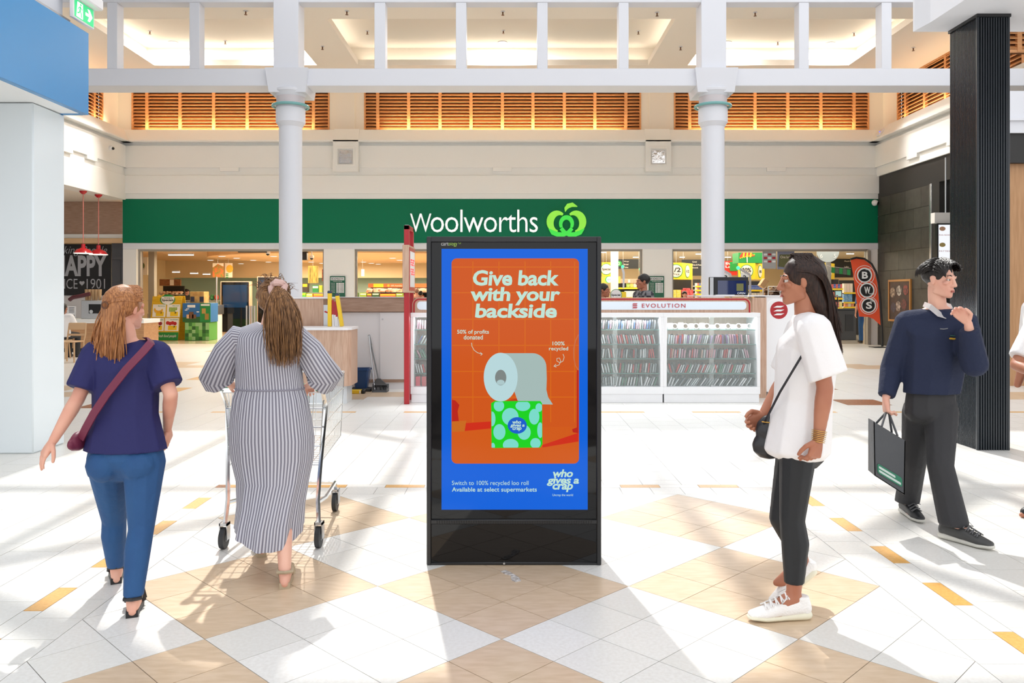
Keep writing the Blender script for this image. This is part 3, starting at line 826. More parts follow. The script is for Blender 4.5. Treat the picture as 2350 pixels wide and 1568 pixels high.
def stext(body, x0_, x1_, y0_, y1_, m=E_mint, lv=9, **k):
    text(body, (kx(x0_), kx(x1_), kz(y1_), kz(y0_)), (0, YS-lv*0.0004-0.0004, 0), XU, ZU, m, scr, name='lettering', depth=0.0003, **k)
big = dict(bold=0.03, shear=0.08, spacing=0.97)
stext('Give back', 1085, 1282, 620, 656, **big)
stext('with your', 1080, 1286, 659, 701, **big)
stext('backside', 1090, 1278, 697, 730, **big)
sm = dict(bold=0.012)
stext('50% of profits', 1049, 1122, 757, 769, **sm); stext('donated', 1064, 1108, 769, 779.5, **sm)
stext('100%', 1268, 1296, 784, 793, **sm); stext('recycled', 1260, 1304, 796, 807, **sm)
layr([(1082, 787), (1083, 795), (1088, 804), (1096, 810), (1106, 813)], 1.1, E_mint, 9)
layr([(1102, 809), (1107, 813), (1103, 816)], 1.1, E_mint, 9)
layr([(1292, 813), (1295, 820), (1292, 829), (1285, 833), (1278, 829), (1278, 823), (1284, 822), (1287, 829), (1283, 838), (1272, 841)], 1.1, E_mint, 9)
layr([(1276, 836), (1271, 841), (1277, 843)], 1.1, E_mint, 9)
lg = dict(bold=0.03, shear=0.2, spacing=0.95)
stext('who', 1269, 1315, 1078, 1096, **lg); stext('gives a', 1255, 1329, 1095, 1116, **lg); stext('crap', 1268, 1315, 1111, 1130, **lg)
stext('Uncrap the world', 1268, 1315, 1134, 1141)
stext('who', 1176, 1196, 965, 973, **lg); stext('gives a', 1171, 1204, 973, 982, **lg); stext('crap', 1176, 1197, 981, 990, **lg)
stext('Switch to 100% recycled loo roll', 1037, 1213, 1104, 1117)
stext('Available at select supermarkets', 1037, 1232, 1119, 1132, **sm)
def gtext(body, x0_, x1_, y0_, y1_, m):
    text(body, (kx(x0_), kx(x1_), kz(y1_), kz(y0_)), (0, YK+0.0115, 0), XU, ZU, m, tot, depth=0.0004)
gtext('cart', 1012, 1029, 556, 563.5, mat('print_grey', (190, 190, 190), 0.5)); gtext('ology', 1029, 1049, 554.5, 566, mat('print_green', (150, 190, 70), 0.5))
MB().ribbon([(kx(x), kz(y)) for x, y in circle(1054.8, 557.3, 2.4, 2.1, 20)], 0.0017, (0, YK+0.0115, 0), XU, ZU, 0.0004, True).ribbon([(kx(x), kz(y)) for x, y in ((1049.3, 555.6), (1050.8, 554.6), (1052.6, 556.4))], 0.0018, (0, YK+0.0113, 0), XU, ZU, 0.0004).build('lettering', _mats['print_green'], tot, smooth=False)
# chipped floor patch in front of the totem
M_chip = mat('chipped_plaster', (226, 222, 216), 0.8, noise=(60, (1, 1, 1), (150, 140, 132), 4), bump=(60, 0.5))
b = MB()
pts = [(1148, 1312), (1160, 1309), (1172, 1314), (1178, 1318), (1190, 1325), (1196, 1334), (1184, 1337), (1174, 1333), (1172, 1322), (1160, 1319)]
b.prism([(ax(x, fy(y)), fy(y)) for x, y in pts][::-1], (0, 0, 0.002), (1, 0, 0), (0, 1, 0), 0.004)
chip = b.build('floor_chip', M_chip, smooth=False); tag(chip, 'chipped white filler patch in the floor before the totem', 'patch')

# ================================================================== PHONE ACCESSORY STALL
YE = 11.34
ez = lambda py, Y=YE: az(py, Y)
M_glass = mat('clear_glass', (235, 245, 243), 0.02, alpha=0.12, spec=0.5)
M_gledge = mat('glass_edge', (70, 130, 120), 0.1, alpha=0.8)
M_shw = mat('showcase_white', (238, 238, 240), 0.3)
zt_, zb_, zp = ez(718), ez(905), 0.0
def showcase(lb, xa, xb, gl, gr):
    """glass-fronted display case between xa and xb, glass from gl to gr"""
    t = thing('display_case', lb, 'display case', ((xa+xb)/2, YE+0.3, 0), 'white glazed display cases of the phone stall')
    D = 0.55
    MB().box(xa+.01, xb-.01, YE+0.02, YE+D, 0, zb_, 0.004).build('plinth', M_shw, t)
    MB().box(xa, xb, YE+D-0.02, YE+D, zb_, zt_).build('back_panel', M_wood, t, smooth=False)
    z0, z1 = ez(888), ez(728)
    for (a, b_, c_, d) in ((xa, xb, zb_, z0), (xa, xb, z1, zt_)):
        MB().box(a, b_, YE, YE+D-0.02, c_, d, 0.004).build('frame_rail', M_shw, t)
    for (a, b_) in ((xa, gl), (gr, xb)):
        MB().box(a, b_, YE, YE+D-0.02, z0, z1, 0.003).build('frame_stile', M_shw, t)
    for i in range(2):
        a = gl+(gr-gl)*i/2; MB().box(a+(0.0 if i == 0 else -0.03), a+(gr-gl)/2+(0.03 if i == 0 else 0), YE+0.02+0.012*i, YE+0.026+0.012*i, z0, z1).build('glass_door', M_glass, t, smooth=False)
    MB().cyl(((gl+gr)/2, YE+0.002, z0+0.01), ((gl+gr)/2, YE+0.03, z0+0.01), 0.012, seg=10).build('lock', M_steel, t)
    for py in (757, 791, 824, 858):
        MB().box(gl, gr, YE+0.06, YE+D-0.03, ez(py)-0.008, ez(py), 0).build('shelf', mat('shelf_glass', (150, 190, 184), 0.08, alpha=0.45), t, smooth=False)
        MB().box(gl, gr, YE+0.055, YE+0.06, ez(py)-0.008, ez(py)).build('shelf_edge', M_gledge, t, smooth=False)
    d = area('case_light', ((gl+gr)/2, YE+0.1, z1-0.01), (R(-18), 0, 0), gr-gl-0.1, 0.03, 16.0*(gr-gl), (0.93, 0.97, 1.0))
    MB().box(gl, gr, YE+0.05, YE+0.11, z1-0.004, z1+0.01).build('lamp', emis('led_white', (245, 250, 255), 1.5), t, smooth=False)
    return t
u = 1.35; xr_ = ax(1745, YE)
E_ = [xr_-u*3-0.83, xr_-u*3, xr_-u*2, xr_-u, xr_]
E_[0] = ax(942, YE)
cases = [('narrow white display case of phone covers at the left end of the stall', 0), ('white display case of phone covers half hidden behind the totem at left', 1), ('white display case of phone covers behind the right part of the totem', 2), ('white display case with chargers on its top shelf at the right end of the stall', 3)]
for lb, i in cases: showcase(lb, E_[i], E_[i+1], E_[i]+0.045, E_[i+1]-0.045)
# goods on the shelves
CC = {'clear': (206, 214, 216), 'white': (232, 234, 236), 'black': (38, 40, 44), 'grey': (128, 134, 140), 'red': (196, 44, 44), 'pink': (214, 160, 178), 'violet': (140, 100, 160), 'rose gold': (214, 170, 150), 'blue': (66, 96, 150), 'green': (80, 140, 110)}
case_me = {}
for k_, c_ in CC.items():
    m = mat('cover_'+k_.replace(' ', '_'), c_, 0.15, spec=0.6)
    case_me[k_] = MB().box(-0.0065, 0.0065, -0.04, 0.04, 0, 0.125, 0.003).mesh('phone_case', m)
ROWN = ['second shelf', 'third shelf', 'fourth shelf', 'bottom']
n_case = 0
ORD = lambda n: ('first', 'second', 'third', 'fourth', 'fifth', 'sixth', 'seventh', 'eighth', 'ninth', 'tenth', 'eleventh', 'twelfth')[n-1] if n < 13 else '%dth' % n
def fill(gl, gr, py, row, where, pal, step, y0, lean=0.3, limit=300):
    global n_case
    x = gl+0.04; z = ez(py)+0.001; cnt = {}
    ln = random.uniform(-lean, lean)
    while x < gr-0.05 and n_case < limit:
        if random.random() < 0.06: ln = random.uniform(-lean, lean*1.4)
        k_ = random.choice(pal)
        o = link('phone_case', case_me[k_], None, (x, y0+random.uniform(-.01, .01), z+0.004))
        o.rotation_euler = (0, ln, random.uniform(-.1, .1))
        o.scale = (1, 1, random.uniform(0.9, 1.08))
        cnt[k_] = cnt.get(k_, 0)+1
        tag(o, '%s %s phone case from the left, %s, %s' % (ORD(cnt[k_]), k_, row, where), 'phone case', 'phone cases on the stall shelves')
        x += step*random.uniform(0.8, 1.3); n_case += 1
palA = ['white', 'clear', 'grey', 'black', 'red', 'clear', 'pink', 'grey']
palB = ['violet', 'grey', 'black', 'pink', 'red', 'white', 'clear']
palC = ['red', 'black', 'grey', 'rose gold', 'clear', 'pink']
palD = ['clear', 'white', 'grey', 'clear', 'red', 'green']
gl, gr = E_[3]+0.05, E_[4]-0.05
R_ = 'right end case'
fill(gl, gr, 791, 'second shelf', R_, palB, 0.030, YE+0.14)
fill(gl, gr, 824, 'third shelf', R_, palC, 0.030, YE+0.14)
fill(gl, gr, 858, 'fourth shelf', R_, palD, 0.032, YE+0.14)
fill(gl, gr, 888, 'floor', R_, ['clear', 'grey', 'white', 'black'], 0.034, YE+0.14, 0.8)
gl, gr = max(E_[2]+0.05, ax(1374, YE)), E_[3]-0.05
L_ = 'case beside the totem'
fill(gl, gr, 757, 'top shelf', L_, ['pink', 'white', 'clear', 'black', 'blue', 'grey'], 0.030, YE+0.14)
fill(gl, gr, 791, 'second shelf', L_, palA, 0.030, YE+0.14, 0.5)
fill(gl, gr, 824, 'third shelf', L_, ['white', 'clear', 'red', 'grey', 'black'], 0.030, YE+0.14)
fill(gl, gr, 858, 'fourth shelf', L_, palD, 0.034, YE+0.14)
fill(gl, gr, 888, 'floor', L_, ['clear', 'grey', 'white', 'green'], 0.036, YE+0.14, 0.8)
gl, gr = E_[0]+0.05, ax(985, YE)
N_ = 'narrow left case'
fill(gl, gr, 757, 'top shelf', N_, ['white', 'pink', 'clear'], 0.034, YE+0.14, 0.6)
fill(gl, gr, 791, 'second shelf', N_, ['green', 'clear', 'white', 'blue'], 0.034, YE+0.14, 0.5)
fill(gl, gr, 824, 'third shelf', N_, ['violet', 'pink', 'green', 'white'], 0.034, YE+0.14, 0.5)
fill(gl, gr, 858, 'fourth shelf', N_, ['red', 'white', 'clear', 'pink'], 0.034, YE+0.14, 0.3)
print('cases', n_case)
# second rows behind, uncountable jumble of wrapped covers
b = MB()
for i in (0, 1, 2, 3):
    for py in (757, 791, 824, 858, 888):
        if i == 3 and py == 757: continue
        x = E_[i]+0.08
        while x < E_[i+1]-0.08:
            b.obox((x, YE+0.3, ez(py)+0.075), (0.011, 0.075, 0.12), Euler((0, random.uniform(-.3, .6), random.uniform(-.2, .2)))); x += 0.045
tag(b.build('wrapped_covers', mat('wrapped_cover', (150, 152, 156), 0.12, noise=(22, (1, 0.2, 0.2), (60, 58, 62), 1)), smooth=False), 'jumbled second row of plastic-wrapped covers at the back of the shelves', 'phone cases', None, 'stuff')
for i in range(8):                                                    # chargers on the top shelf at right
    x = E_[3]+0.12+i*0.15
    ch = thing('charger', '%s white charger from the left on the top shelf of the right end case' % ORD(i+1), 'charger', (x, YE+0.16, ez(757)), 'chargers on the top shelf')
    MB().box(x-.035, x+.035, YE+.12, YE+.19, ez(757), ez(757)+random.uniform(.06, .1), 0.008, 2).build('plug', M_wht, ch)
    MB().tube([(x+.06+.034*math.cos(t*0.6), YE+.11+.012*math.sin(t*.5), ez(757)+.045+.036*math.sin(t*0.6)) for t in range(21)], 0.005, 6).build('cable', M_wht, ch)
for i, (x, c_) in enumerate(((957, (206, 40, 72)), (971, (190, 60, 70)))):
    xx = ax(x, YE)
    bx = MB().box(xx-.032, xx+.032, YE+.1, YE+.17, ez(888)+.001, ez(866), 0.003).build('gift_box', mat('gift_box_%d' % i, c_, 0.4)); tag(bx, ('pink' if i == 0 else 'dark red')+' boxed accessory at the bottom of the narrow left case', 'box')
# raised sign along the top of the cases
YSg = YE+0.12
sg = thing('stall_sign', 'long rounded red-lined stall sign with EVOLUTION lettering on the display cases', 'sign', (1, YSg, zt_))
sx0, sx1, sz0, sz1 = ax(946, YSg), ax(1724, YSg), zt_, az(683, YSg)
MB().prism([(sx0, sz0), (sx1, sz0)]+circle(sx1-.1, sz1-.1, .1, n=8, a0=0, a1=math.pi/2)+circle(sx0+.1, sz1-.1, .1, n=8, a0=math.pi/2, a1=math.pi), (0, YSg, 0), XU, ZU, 0.12).build('board', M_wood, sg, smooth=False)
def arch(i): return [(sx0+i, sz0+.0)]+circle(sx0+.1, sz1-.1, .1-i, n=8, a0=math.pi, a1=math.pi/2)+circle(sx1-.1, sz1-.1, .1-i, n=8, a0=math.pi/2, a1=0)+[(sx1-i, sz0+.0)]
MB().ribbon(arch(0.025), 0.022, (0, YSg-.006, 0), XU, ZU, 0.01).build('red_line', M_red, sg, smooth=False)
MB().prism(rrect(sx0+.07, sx1-.07, sz0+.04, sz1-.055, .05), (0, YSg-.006, 0), XU, ZU, 0.01).build('panel', mat('frosted_panel', (214, 224, 232), 0.3, emit=0.12, ecol=(220, 232, 245)), sg, smooth=False)
M_slet = mat('sign_red', (184, 40, 52), 0.4)
ptext('EVOLUTION', (1473, 1573, 697, 706.5), YSg-0.012, M_slet, sg, spacing=1.25, bold=0.004)
for i in range(3):
    y0 = 696.5+i*4.3
    q = [(1450.5, y0+2.6), (1460.5, y0+2.6), (1463, y0), (1453, y0)]
    MB().prism([(ax(a, YSg), az(c_, YSg)) for a, c_ in q], (0, YSg-.012, 0), XU, ZU, .004).build('emblem', M_slet, sg, smooth=False)
# rear worktop of the stall with end panel carrying the round emblem
YR = 12.0
wt_ = thing('stall_counter', 'white stall end counter with a round red three-bar emblem', 'counter', (3.8, YR, 0))
MB().box(ax(1722, YR), ax(1754, YR), YR-.1, YR+.5, 0, az(683, YR)).build('timber_side', M_wood, wt_, smooth=False)
MB().box(ax(1754, YR), ax(1850, YR), YR-.05, YR+.5, 0.08, az(681, YR), 0.006).build('panel', M_shw, wt_)
MB().box(ax(1600, YR), ax(1852, YR), YR-.08, YR+.7, az(681, YR), az(678, YR), 0.004).build('worktop', M_wht, wt_)
MB().box(ax(1754, YR), ax(1850, YR), YR-.03, YR+.45, 0.0, 0.08).build('plinth', M_grey, wt_, smooth=False)
MB().prism([(p[0], p[1]) for p in circle(ax(1785, YR), az(712, YR), 20*YR/FPX, n=40)], (0, YR-.052, 0), XU, ZU, .006).build('emblem', M_red, wt_, smooth=False)
for i in range(3):
    y0 = 702+i*8.7
    q = [(1772, y0+4), (1789, y0+4), (1797, y0), (1780, y0)]
    MB().prism([(ax(a, YR), az(c_, YR)) for a, c_ in q], (0, YR-.059, 0), XU, ZU, .004).build('emblem_bar', M_letw, wt_, smooth=False)
MB().ribbon(rrect(ax(1758, YR), ax(1845, YR), az(906, YR), az(688, YR), .1), .012, (0, YR-.051, 0), XU, ZU, .004, True).build('groove', mat('groove_white', (250, 250, 250), 0.3), wt_, smooth=False)
# television on the stall, facing the hall
YT = 12.4
tv = thing('television', 'small television seen on the stall worktop by the right white column', 'television', (ax(1674, YT), YT, az(678, YT)))
MB().box(ax(1628, YT), ax(1718, YT), YT, YT+.06, az(677, YT), az(636, YT), 0.008).build('housing', M_black, tv)
MB().box(ax(1629, YT), ax(1637, YT), YT-.01, YT, az(677, YT), az(637, YT)).build('speaker', M_steel, tv)
MB().box(ax(1647, YT), ax(1712, YT), YT-.004, YT, az(676, YT), az(644, YT)).build('screen', mat('tv_screen', (26, 34, 60), 0.04, spec=0.8, emit=0.12, ecol=(60, 80, 160)), tv, smooth=False)
MB().box(ax(1690, YT), ax(1706, YT), YT-.006, YT-.003, az(668, YT), az(651, YT)).build('notice', mat('notice_olive', (110, 110, 60), 0.5), tv, smooth=False)
ptext('OPEN', (1692, 1710, 671, 675.5), YT-.008, M_letw, tv)
MB().box(ax(1640, YT), ax(1682, YT), YT-.1, YT+.1, az(678.4, YT), az(676.5, YT)).build('base', M_wht, tv)
# shop screens' red posts with signal box
YP = 11.2
rp = thing('sign_post', 'tall red steel sign frame holding a wooden light box at the stall corner', 'sign post', (-1.45, 11.5, 0))
xa, xb = ax(927, YP), ax(939, YP); ztp = az(517, YP)
MB().box(xa, xb, YP, YP+.07, 0, ztp, .004).build('leg', M_red, rp)
MB().box(xa, xb, YP+.47, YP+.54, 0, ztp, .004).build('leg', M_red, rp)
MB().box(xa, xb, YP, YP+.54, ztp-.06, ztp, .004).build('cross_bar', M_red, rp)
MB().box(xa+.01, xb-.01, YP+.02, YP+.52, ztp, ztp+.006).build('cap', M_wht, rp)
bx0, bx1, bz0, bz1 = ax(923.5, YP-.05), ax(938.5, YP-.05), az(672, YP-.05), az(562, YP-.05)
MB().box(bx0, bx1, YP-.05, YP+.62, bz0, bz1, .006).build('light_box', M_wood, rp)
MB().box(bx1-.002, bx1+.006, YP-.02, YP+.59, bz0+.03, bz1-.03).build('trim', M_red, rp)
MB().box(bx1+.004, bx1+.008, YP+.03, YP+.54, bz0+.08, bz1-.08).build('panel', mat('lightbox_panel', (206, 214, 222), 0.3, emit=0.1), rp, smooth=False)
E_red = emis('led_red', (255, 70, 70), 1.4)
b = MB()
for r_ in range(2):
    for i in range(7):
        for j in range(3):
            if (i*3+j*5+r_) % 4: b.box(bx1+.008, bx1+.012, YP+.08+i*.058, YP+.12+i*.058, bz0+.25+r_*.13+j*.033, bz0+.272+r_*.13+j*.033)
tag(b.build('led_dots', E_red, rp, smooth=False), kind='stuff')

# timber counters and white cupboards of the stall
YC1 = 13.05
cb = thing('cupboard', 'white sliding-door cupboard below a timber band behind the broom', 'cupboard', (-2.2, YC1, 0))
x0, x1 = -3.6, ax(932, YC1)
MB().box(x0, x1, YC1-.03, YC1+.5, az(716, YC1), az(683, YC1), .006).build('timber_band', M_woodh, cb)
MB().box(x0, x1, YC1-.05, YC1+.55, az(683, YC1), az(681.5, YC1)).build('top', M_wht, cb)
xm = ax(872, YC1); zz0, zz1 = az(871, YC1), az(717, YC1)
MB().box(x0, xm+.03, YC1+.025, YC1+.045, zz0, zz1).build('door', M_wht, cb, smooth=False)
d = MB().box(xm, x1, YC1, YC1+.02, zz0, zz1, .003).build('door', M_wht, cb)
MB().cyl((ax(878, YC1), YC1-.008, az(733, YC1)), (ax(878, YC1), YC1+.01, az(733, YC1)), .014, seg=12).build('lock', M_steel, d)
MB().box(x0, x1, YC1+.05, YC1+.5, 0.12, az(683, YC1)).build('carcass', M_wht, cb, smooth=False)
MB().box(x0, x1, YC1, YC1+.5, az(875, YC1)-.02, zz0, 0).build('track', M_woodh, cb, smooth=False)
MB().box(x0, x1, YC1+.02, YC1+.5, 0, az(876, YC1)).build('plinth', M_wht, cb, smooth=False)
YC2 = 11.16
lc = thing('counter', 'low pale timber counter with white top and plinth behind the woman in the striped dress', 'counter', (-2.9, YC2, 0))
def plan(x0, x1, y0, y1, r=.1): return [(x0, y0)]+[(x1-r, y0), (x1-r*.4, y0+r*.25), (x1, y0+r)]+[(x1, y1), (x0, y1)]
xl, xr2 = -3.55, ax(803, YC2)
MB().prism(plan(xl, xr2, YC2, YC2+.55), (0, 0, az(758, YC2)), (1, 0, 0), (0, 1, 0), az(758, YC2)-az(887, YC2)).build('body', M_wood, lc, smooth=False)
MB().prism(plan(xl-.02, xr2+.01, YC2-.02, YC2+.57), (0, 0, az(752, YC2)), (1, 0, 0), (0, 1, 0), az(752, YC2)-az(758, YC2)).build('top', M_wht, lc, smooth=False)
MB().prism(plan(xl, xr2-.07, YC2+.03, YC2+.5), (0, 0, az(887, YC2)), (1, 0, 0), (0, 1, 0), az(887, YC2)-0).build('plinth', mat('plinth_white', (222, 228, 232), 0.2), lc, smooth=False)
YC3 = 11.85
uc = thing('counter', 'taller pale timber counter block with white top left of the yellow barrier', 'counter', (-2.9, YC3, 0))
MB().box(-3.4, ax(742, YC3), YC3, YC3+.5, 0, az(686, YC3), .004).build('body', M_wood, uc)
MB().box(ax(742, YC3), ax(752, YC3), YC3+.01, YC3+.5, 0, az(700, YC3)).build('metal_side', M_steel, uc)
MB().box(-3.42, ax(757, YC3), YC3-.02, YC3+.52, az(686, YC3), az(682.5, YC3), .004).build('top', M_wht, uc)
# folded barrier with red and white rods, standing on the low counter
YB2 = 11.55
zc_ = az(752, YC2)
fb = thing('folding_barrier', 'folded yellow expanding barrier with red and white rods on the low counter', 'barrier', (-2.5, YB2, zc_))
Pb = lambda x, y: at(x, y, YB2)
for (xa_, ya_, xb_) in ((757, 673, 757), (774, 679, 785)):
    p0, p1 = Pb(xb_, 752), Pb(xa_, ya_); p0.z = zc_+.002
    MB().bar(p0, p1, .055 if xa_ == 757 else .065, .05, .004).build('post', M_yellow, fb)
    d = (p1-p0).normalized()
    MB().bar(p1-d*.01, p1+d*.035, .062, .056, .01).build('post_cap', mat('cap_slate', (52, 66, 84), 0.4), fb)
for i, (xx, yt_, ym_) in enumerate(((764, 689, 722), (769, 692, 723), (773, 696, 727), (778.5, 700, 731))):
    p0, pm, p1 = Pb(xx+1, 752), Pb(xx, ym_), Pb(xx, yt_); p0.z = zc_+.002
    rd = MB().bar(p0, pm, .026, .02).build('rod', M_wht, fb); MB().bar(pm, p1, .026, .02).build('rod_sleeve', M_red, rd)
MB().tube([Pb(745, 715), Pb(750, 717), Pb(757, 719), Pb(765, 722)], .012, 6).build('latch', M_red, fb)
# broom, dustpan, bucket, level
YBk = 12.8
bk = thing('bucket', 'navy blue square plastic bucket on the floor by the dustpan', 'bucket', (ax(830, YBk), YBk, 0))
cxb = ax(830, YBk); zb0, zb1 = .05, az(845, YBk)
b = MB()
def sqr(h, z, y0=YBk): return [(cxb+a*h, y0+b_*h, z) for a, b_ in ((-1, -.8), (-.8, -1), (.8, -1), (1, -.8), (1, .8), (.8, 1), (-.8, 1), (-1, .8))]
b.loft([sqr(.09, zb0), sqr(.128, zb1-.03), sqr(.14, zb1-.028), sqr(.14, zb1), sqr(.122, zb1), sqr(.088, zb0+.01)])
M_navy = mat('bucket_blue', (28, 66, 116), 0.35)
ob = b.build('body', M_navy, bk)
MB().tube([(cxb+.14, YBk, zb1-.03), (cxb+.17, YBk-.06, zb1-.12), (cxb+.15, YBk-.1, zb1-.2)], .005, 6).build('handle', M_grey, bk)
lb_ = [(-.14, -.03), (.2, -.03), (.2, .03), (-.14, .03)]
MB().box(cxb-.16, cxb+.16, YBk-.12, YBk+.12, 0.0, .05, .01).build('base', mat('bucket_base', (40, 44, 50), 0.6), bk)
lv = thing('toolbox', 'flat yellow and black tool case lying by the low counter', 'tool case', (ax(818, 12.45), 12.45, 0))
MB().box(ax(800, 12.45), ax(830, 12.45), 12.40, 12.52, 0, .055, .006).build('body', M_yellow, lv)
MB().box(ax(830, 12.45), ax(838, 12.45), 12.40, 12.52, 0, .06, .01).build('end_cap', M_black, lv)
MB().box(ax(826, 12.45), ax(829, 12.45), 12.395, 12.4, .005, .05).build('tag', M_wht, lv)
YD = 12.7
dp = thing('dustpan', 'long-handled grey dustpan leaning beside the blue bucket', 'dustpan', (ax(868, YD), YD, 0))
b = MB(); xa, xb = ax(856, YD), ax(890, YD)
b.prism([(YD-.13, 0.0), (YD+.1, 0.0), (YD+.12, .11), (YD+.1, .11), (YD+.08, .012), (YD-.13, .006)], (xb, 0, 0), (0, 1, 0), (0, 0, 1), xb-xa)
b.box(xa, xa+.008, YD-.1, YD+.11, 0, .09); b.box(xb-.008, xb, YD-.1, YD+.11, 0, .05)
b.build('pan', mat('dustpan_grey', (92, 94, 96), 0.4), dp, smooth=False)
MB().cyl((ax(858, YD), YD+.09, .02), (ax(840, YD), YD+.26, az(772, YD)), .012, seg=8).build('handle', M_steel, dp)
br = thing('broom', 'long-handled grey broom leaning on the white cupboard', 'broom', (ax(862, YD), YD+.1, 0))
pb, ptp = Vector((ax(866, YD), YD+.1, .19)), Vector((ax(840.5, YD), YD+.28, az(775, YD)))
MB().cyl(pb, ptp, .012, seg=8).build('handle', mat('broom_handle', (126, 130, 132), 0.35), br)
MB().cyl(ptp-(ptp-pb).normalized()*.14, ptp+(ptp-pb).normalized()*.03, .017, seg=10).build('grip', M_grey, br)
b = MB().prism([(-.03, .1), (.03, .1), (.14, 0), (-.1, 0)], (pb.x, YD+.1, .09), XU, ZU, .03); b.build('head', _mats['dustpan_grey'], br, smooth=False)
b = MB()
for i in range(26):
    xx = pb.x-.09+i*.0088; b.cyl((xx, YD+.085, .09), (xx+.008, YD+.085+random.uniform(-.02, .02), .012), .004, .003, 4)
tag(b.build('bristles', M_black, br, smooth=False), kind='stuff')
# trading hours boards on the piers
for k_, (px0, px1, py0, py1, lb) in enumerate(((757, 792, 634, 685, 'green trading hours board on the pier behind the yellow barrier'), (1489, 1524, 634, 685, 'green trading hours board on the pier behind the man in plaid'))):
    Yb = YB-.045
    tb = thing('hours_board', lb, 'notice board', at((px0+px1)/2, py1, Yb), 'trading hours boards')
    MB().box(ax(px0, Yb), ax(px1, Yb), Yb, Yb+.03, az(py1, Yb), az(py0, Yb), .004).build('board', mat('board_green', (14, 92, 66), 0.4), tb)
    MB().box(ax(px0+2, Yb), ax(px1-2, Yb), Yb-.004, Yb, az(py0+9.5, Yb), az(py0+2.5, Yb)).build('plate', M_letw, tb, smooth=False)
    ptext('BROADMEADOWS', (px0+3.5, px1-3.5, py0+3.6, py0+8.6), Yb-.008, mat('ink', (24, 30, 34), 0.6), tb, spacing=.9)
    ptext('TRADING HOURS', (px0+7, px1-7, py0+11.3, py0+13), Yb-.008, M_letw, tb)
    for i, dname in enumerate(('Monday', 'Tuesday', 'Wednesday', 'Thursday', 'Friday', 'Saturday', 'Sunday')):
        yy = py0+15.8+i*3.3
        ptext(dname, (px0+3, px0+12, yy, yy+1.9), Yb-.008, M_letw, tb)
        MB().box(ax(px0+15, Yb), ax(px1-2.5, Yb), Yb-.004, Yb, az(yy+2.4, Yb), az(yy-.3, Yb)).build('hour_plate', M_letw, tb, smooth=False)
        ptext('7:00 - 10 PM', (px0+16.5, px1-4, yy+.2, yy+1.9), Yb-.009, _mats['ink'], tb)
# feather flag
YFg = 23.6
fg = thing('feather_flag', 'orange feather flag with B W S in black roundels at the shop entrance', 'flag', (ax(2020, YFg), YFg, 0))
def fpt(x, y): p = at(1640+x/6.026, 560+y/6.026, YFg); return (p.x, p.z)
out_ = [fpt(*p) for p in ((1880, 220), (1960, 200), (2060, 215), (2150, 280), (2210, 380), (2245, 520), (2265, 700), (2280, 900), (2295, 1125), (2200, 1040), (2130, 1010), (2000, 1005), (1975, 850), (1945, 640), (1915, 400))]
MB().prism(out_[::-1], (0, YFg, 0), XU, ZU, .01).build('cloth', mat('flag_orange', (232, 86, 48), 0.6, bump=(7, 0.3)), fg, smooth=False)
sl = [fpt(*p) for p in ((1876, 212), (1960, 190), (2070, 205), (2170, 275), (2230, 385), (2262, 520), (2282, 700), (2298, 900), (2312, 1140))]
b = MB().tube([(x, YFg-.005, z) for x, z in sl]+[(ax(2025, YFg), YFg, .03)], .03, 8); b.build('pole', M_black, fg)
b = MB(); b.box(ax(2000, YFg), ax(2028, YFg), YFg-.2, YFg+.2, 0, .02, .005); b.build('base', M_black, fg)
for ch, cx_, cy_ in (('B', 2072, 432), ('W', 2105, 640), ('S', 2128, 850)):
    r1 = 104
    MB().prism([fpt(*p) for p in circle(cx_, cy_, r1, r1, 36)][::-1], (0, YFg-.012, 0), XU, ZU, .004).build('roundel', M_letw, fg, smooth=False)
    MB().prism([fpt(*p) for p in circle(cx_-2, cy_+2, r1-18, r1-18, 36)][::-1], (0, YFg-.017, 0), XU, ZU, .004).build('roundel', mat('flag_black', (26, 27, 29), 0.6), fg, smooth=False)
    (u0, v1), (u1, v0) = fpt(cx_-40, cy_-48), fpt(cx_+44, cy_+48)
    text(ch, (u0, u1, v0, v1), (0, YFg-.024, 0), XU, ZU, M_letw, fg, bold=.03)
loop_ = [fpt(*p) for p in circle(2070, 436, 140, 140, 16, R(120), R(355))]
for cx_, cy_, r1 in ((2072, 434, 134), (2105, 642, 130), (2128, 850, 122)):
    MB().ribbon([fpt(*p) for p in circle(cx_, cy_, r1, r1, 40)], .015, (0, YFg-.011, 0), XU, ZU, .002, True).build('ring_print', M_letw, fg, smooth=False)
for w_, cx_, cy_ in (('BEER', 2120, 350), ('WINE', 2168, 690), ('SPIRITS', 2180, 790)):
    (u0, v1), (u1, v0) = fpt(cx_-36, cy_-10), fpt(cx_+36, cy_+12)
    text(w_, (u0, u1, v0, v1), (0, YFg-.026, 0), XU, ZU, _mats['flag_orange'] if w_ == 'x' else M_letw, fg)
# cameras and small fittings
def cctv(lb, p, d, r=.07):
    c_ = thing('security_camera', lb, 'camera', p, 'dome security cameras')
    p, d = Vector(p), Vector(d).normalized()
    MB().cyl(p, p+d*.05, r, r*.95, 20).sph(p+d*.05, r*.9, 16, 10).build('housing', M_wht, c_)
    MB().sph(p+d*.075+Vector((r*.45, 0, -r*.2)), r*.62, 16, 10).build('lens', M_dark, c_)
cctv('white dome camera on the left upper wall corner', (XL+.13, 23.9, az(340, 23.9)), (1, -.3, 0))
cctv('white dome camera at the right end of the green fascia', (ax(2010, 24.8), 24.88, az(465, 24.8)), (0, -1, 0), .095)
wf = thing('wifi_unit', 'small white wireless unit on the sloping ledge at right', 'wireless unit', (XR-.2, 24, 6.45))
MB().obox((XR-.23, 24.3, az(304, 24.3)), (.06, .2, .24), Euler((0, R(35), 0)), .02, 2).build('housing', M_wht, wf)
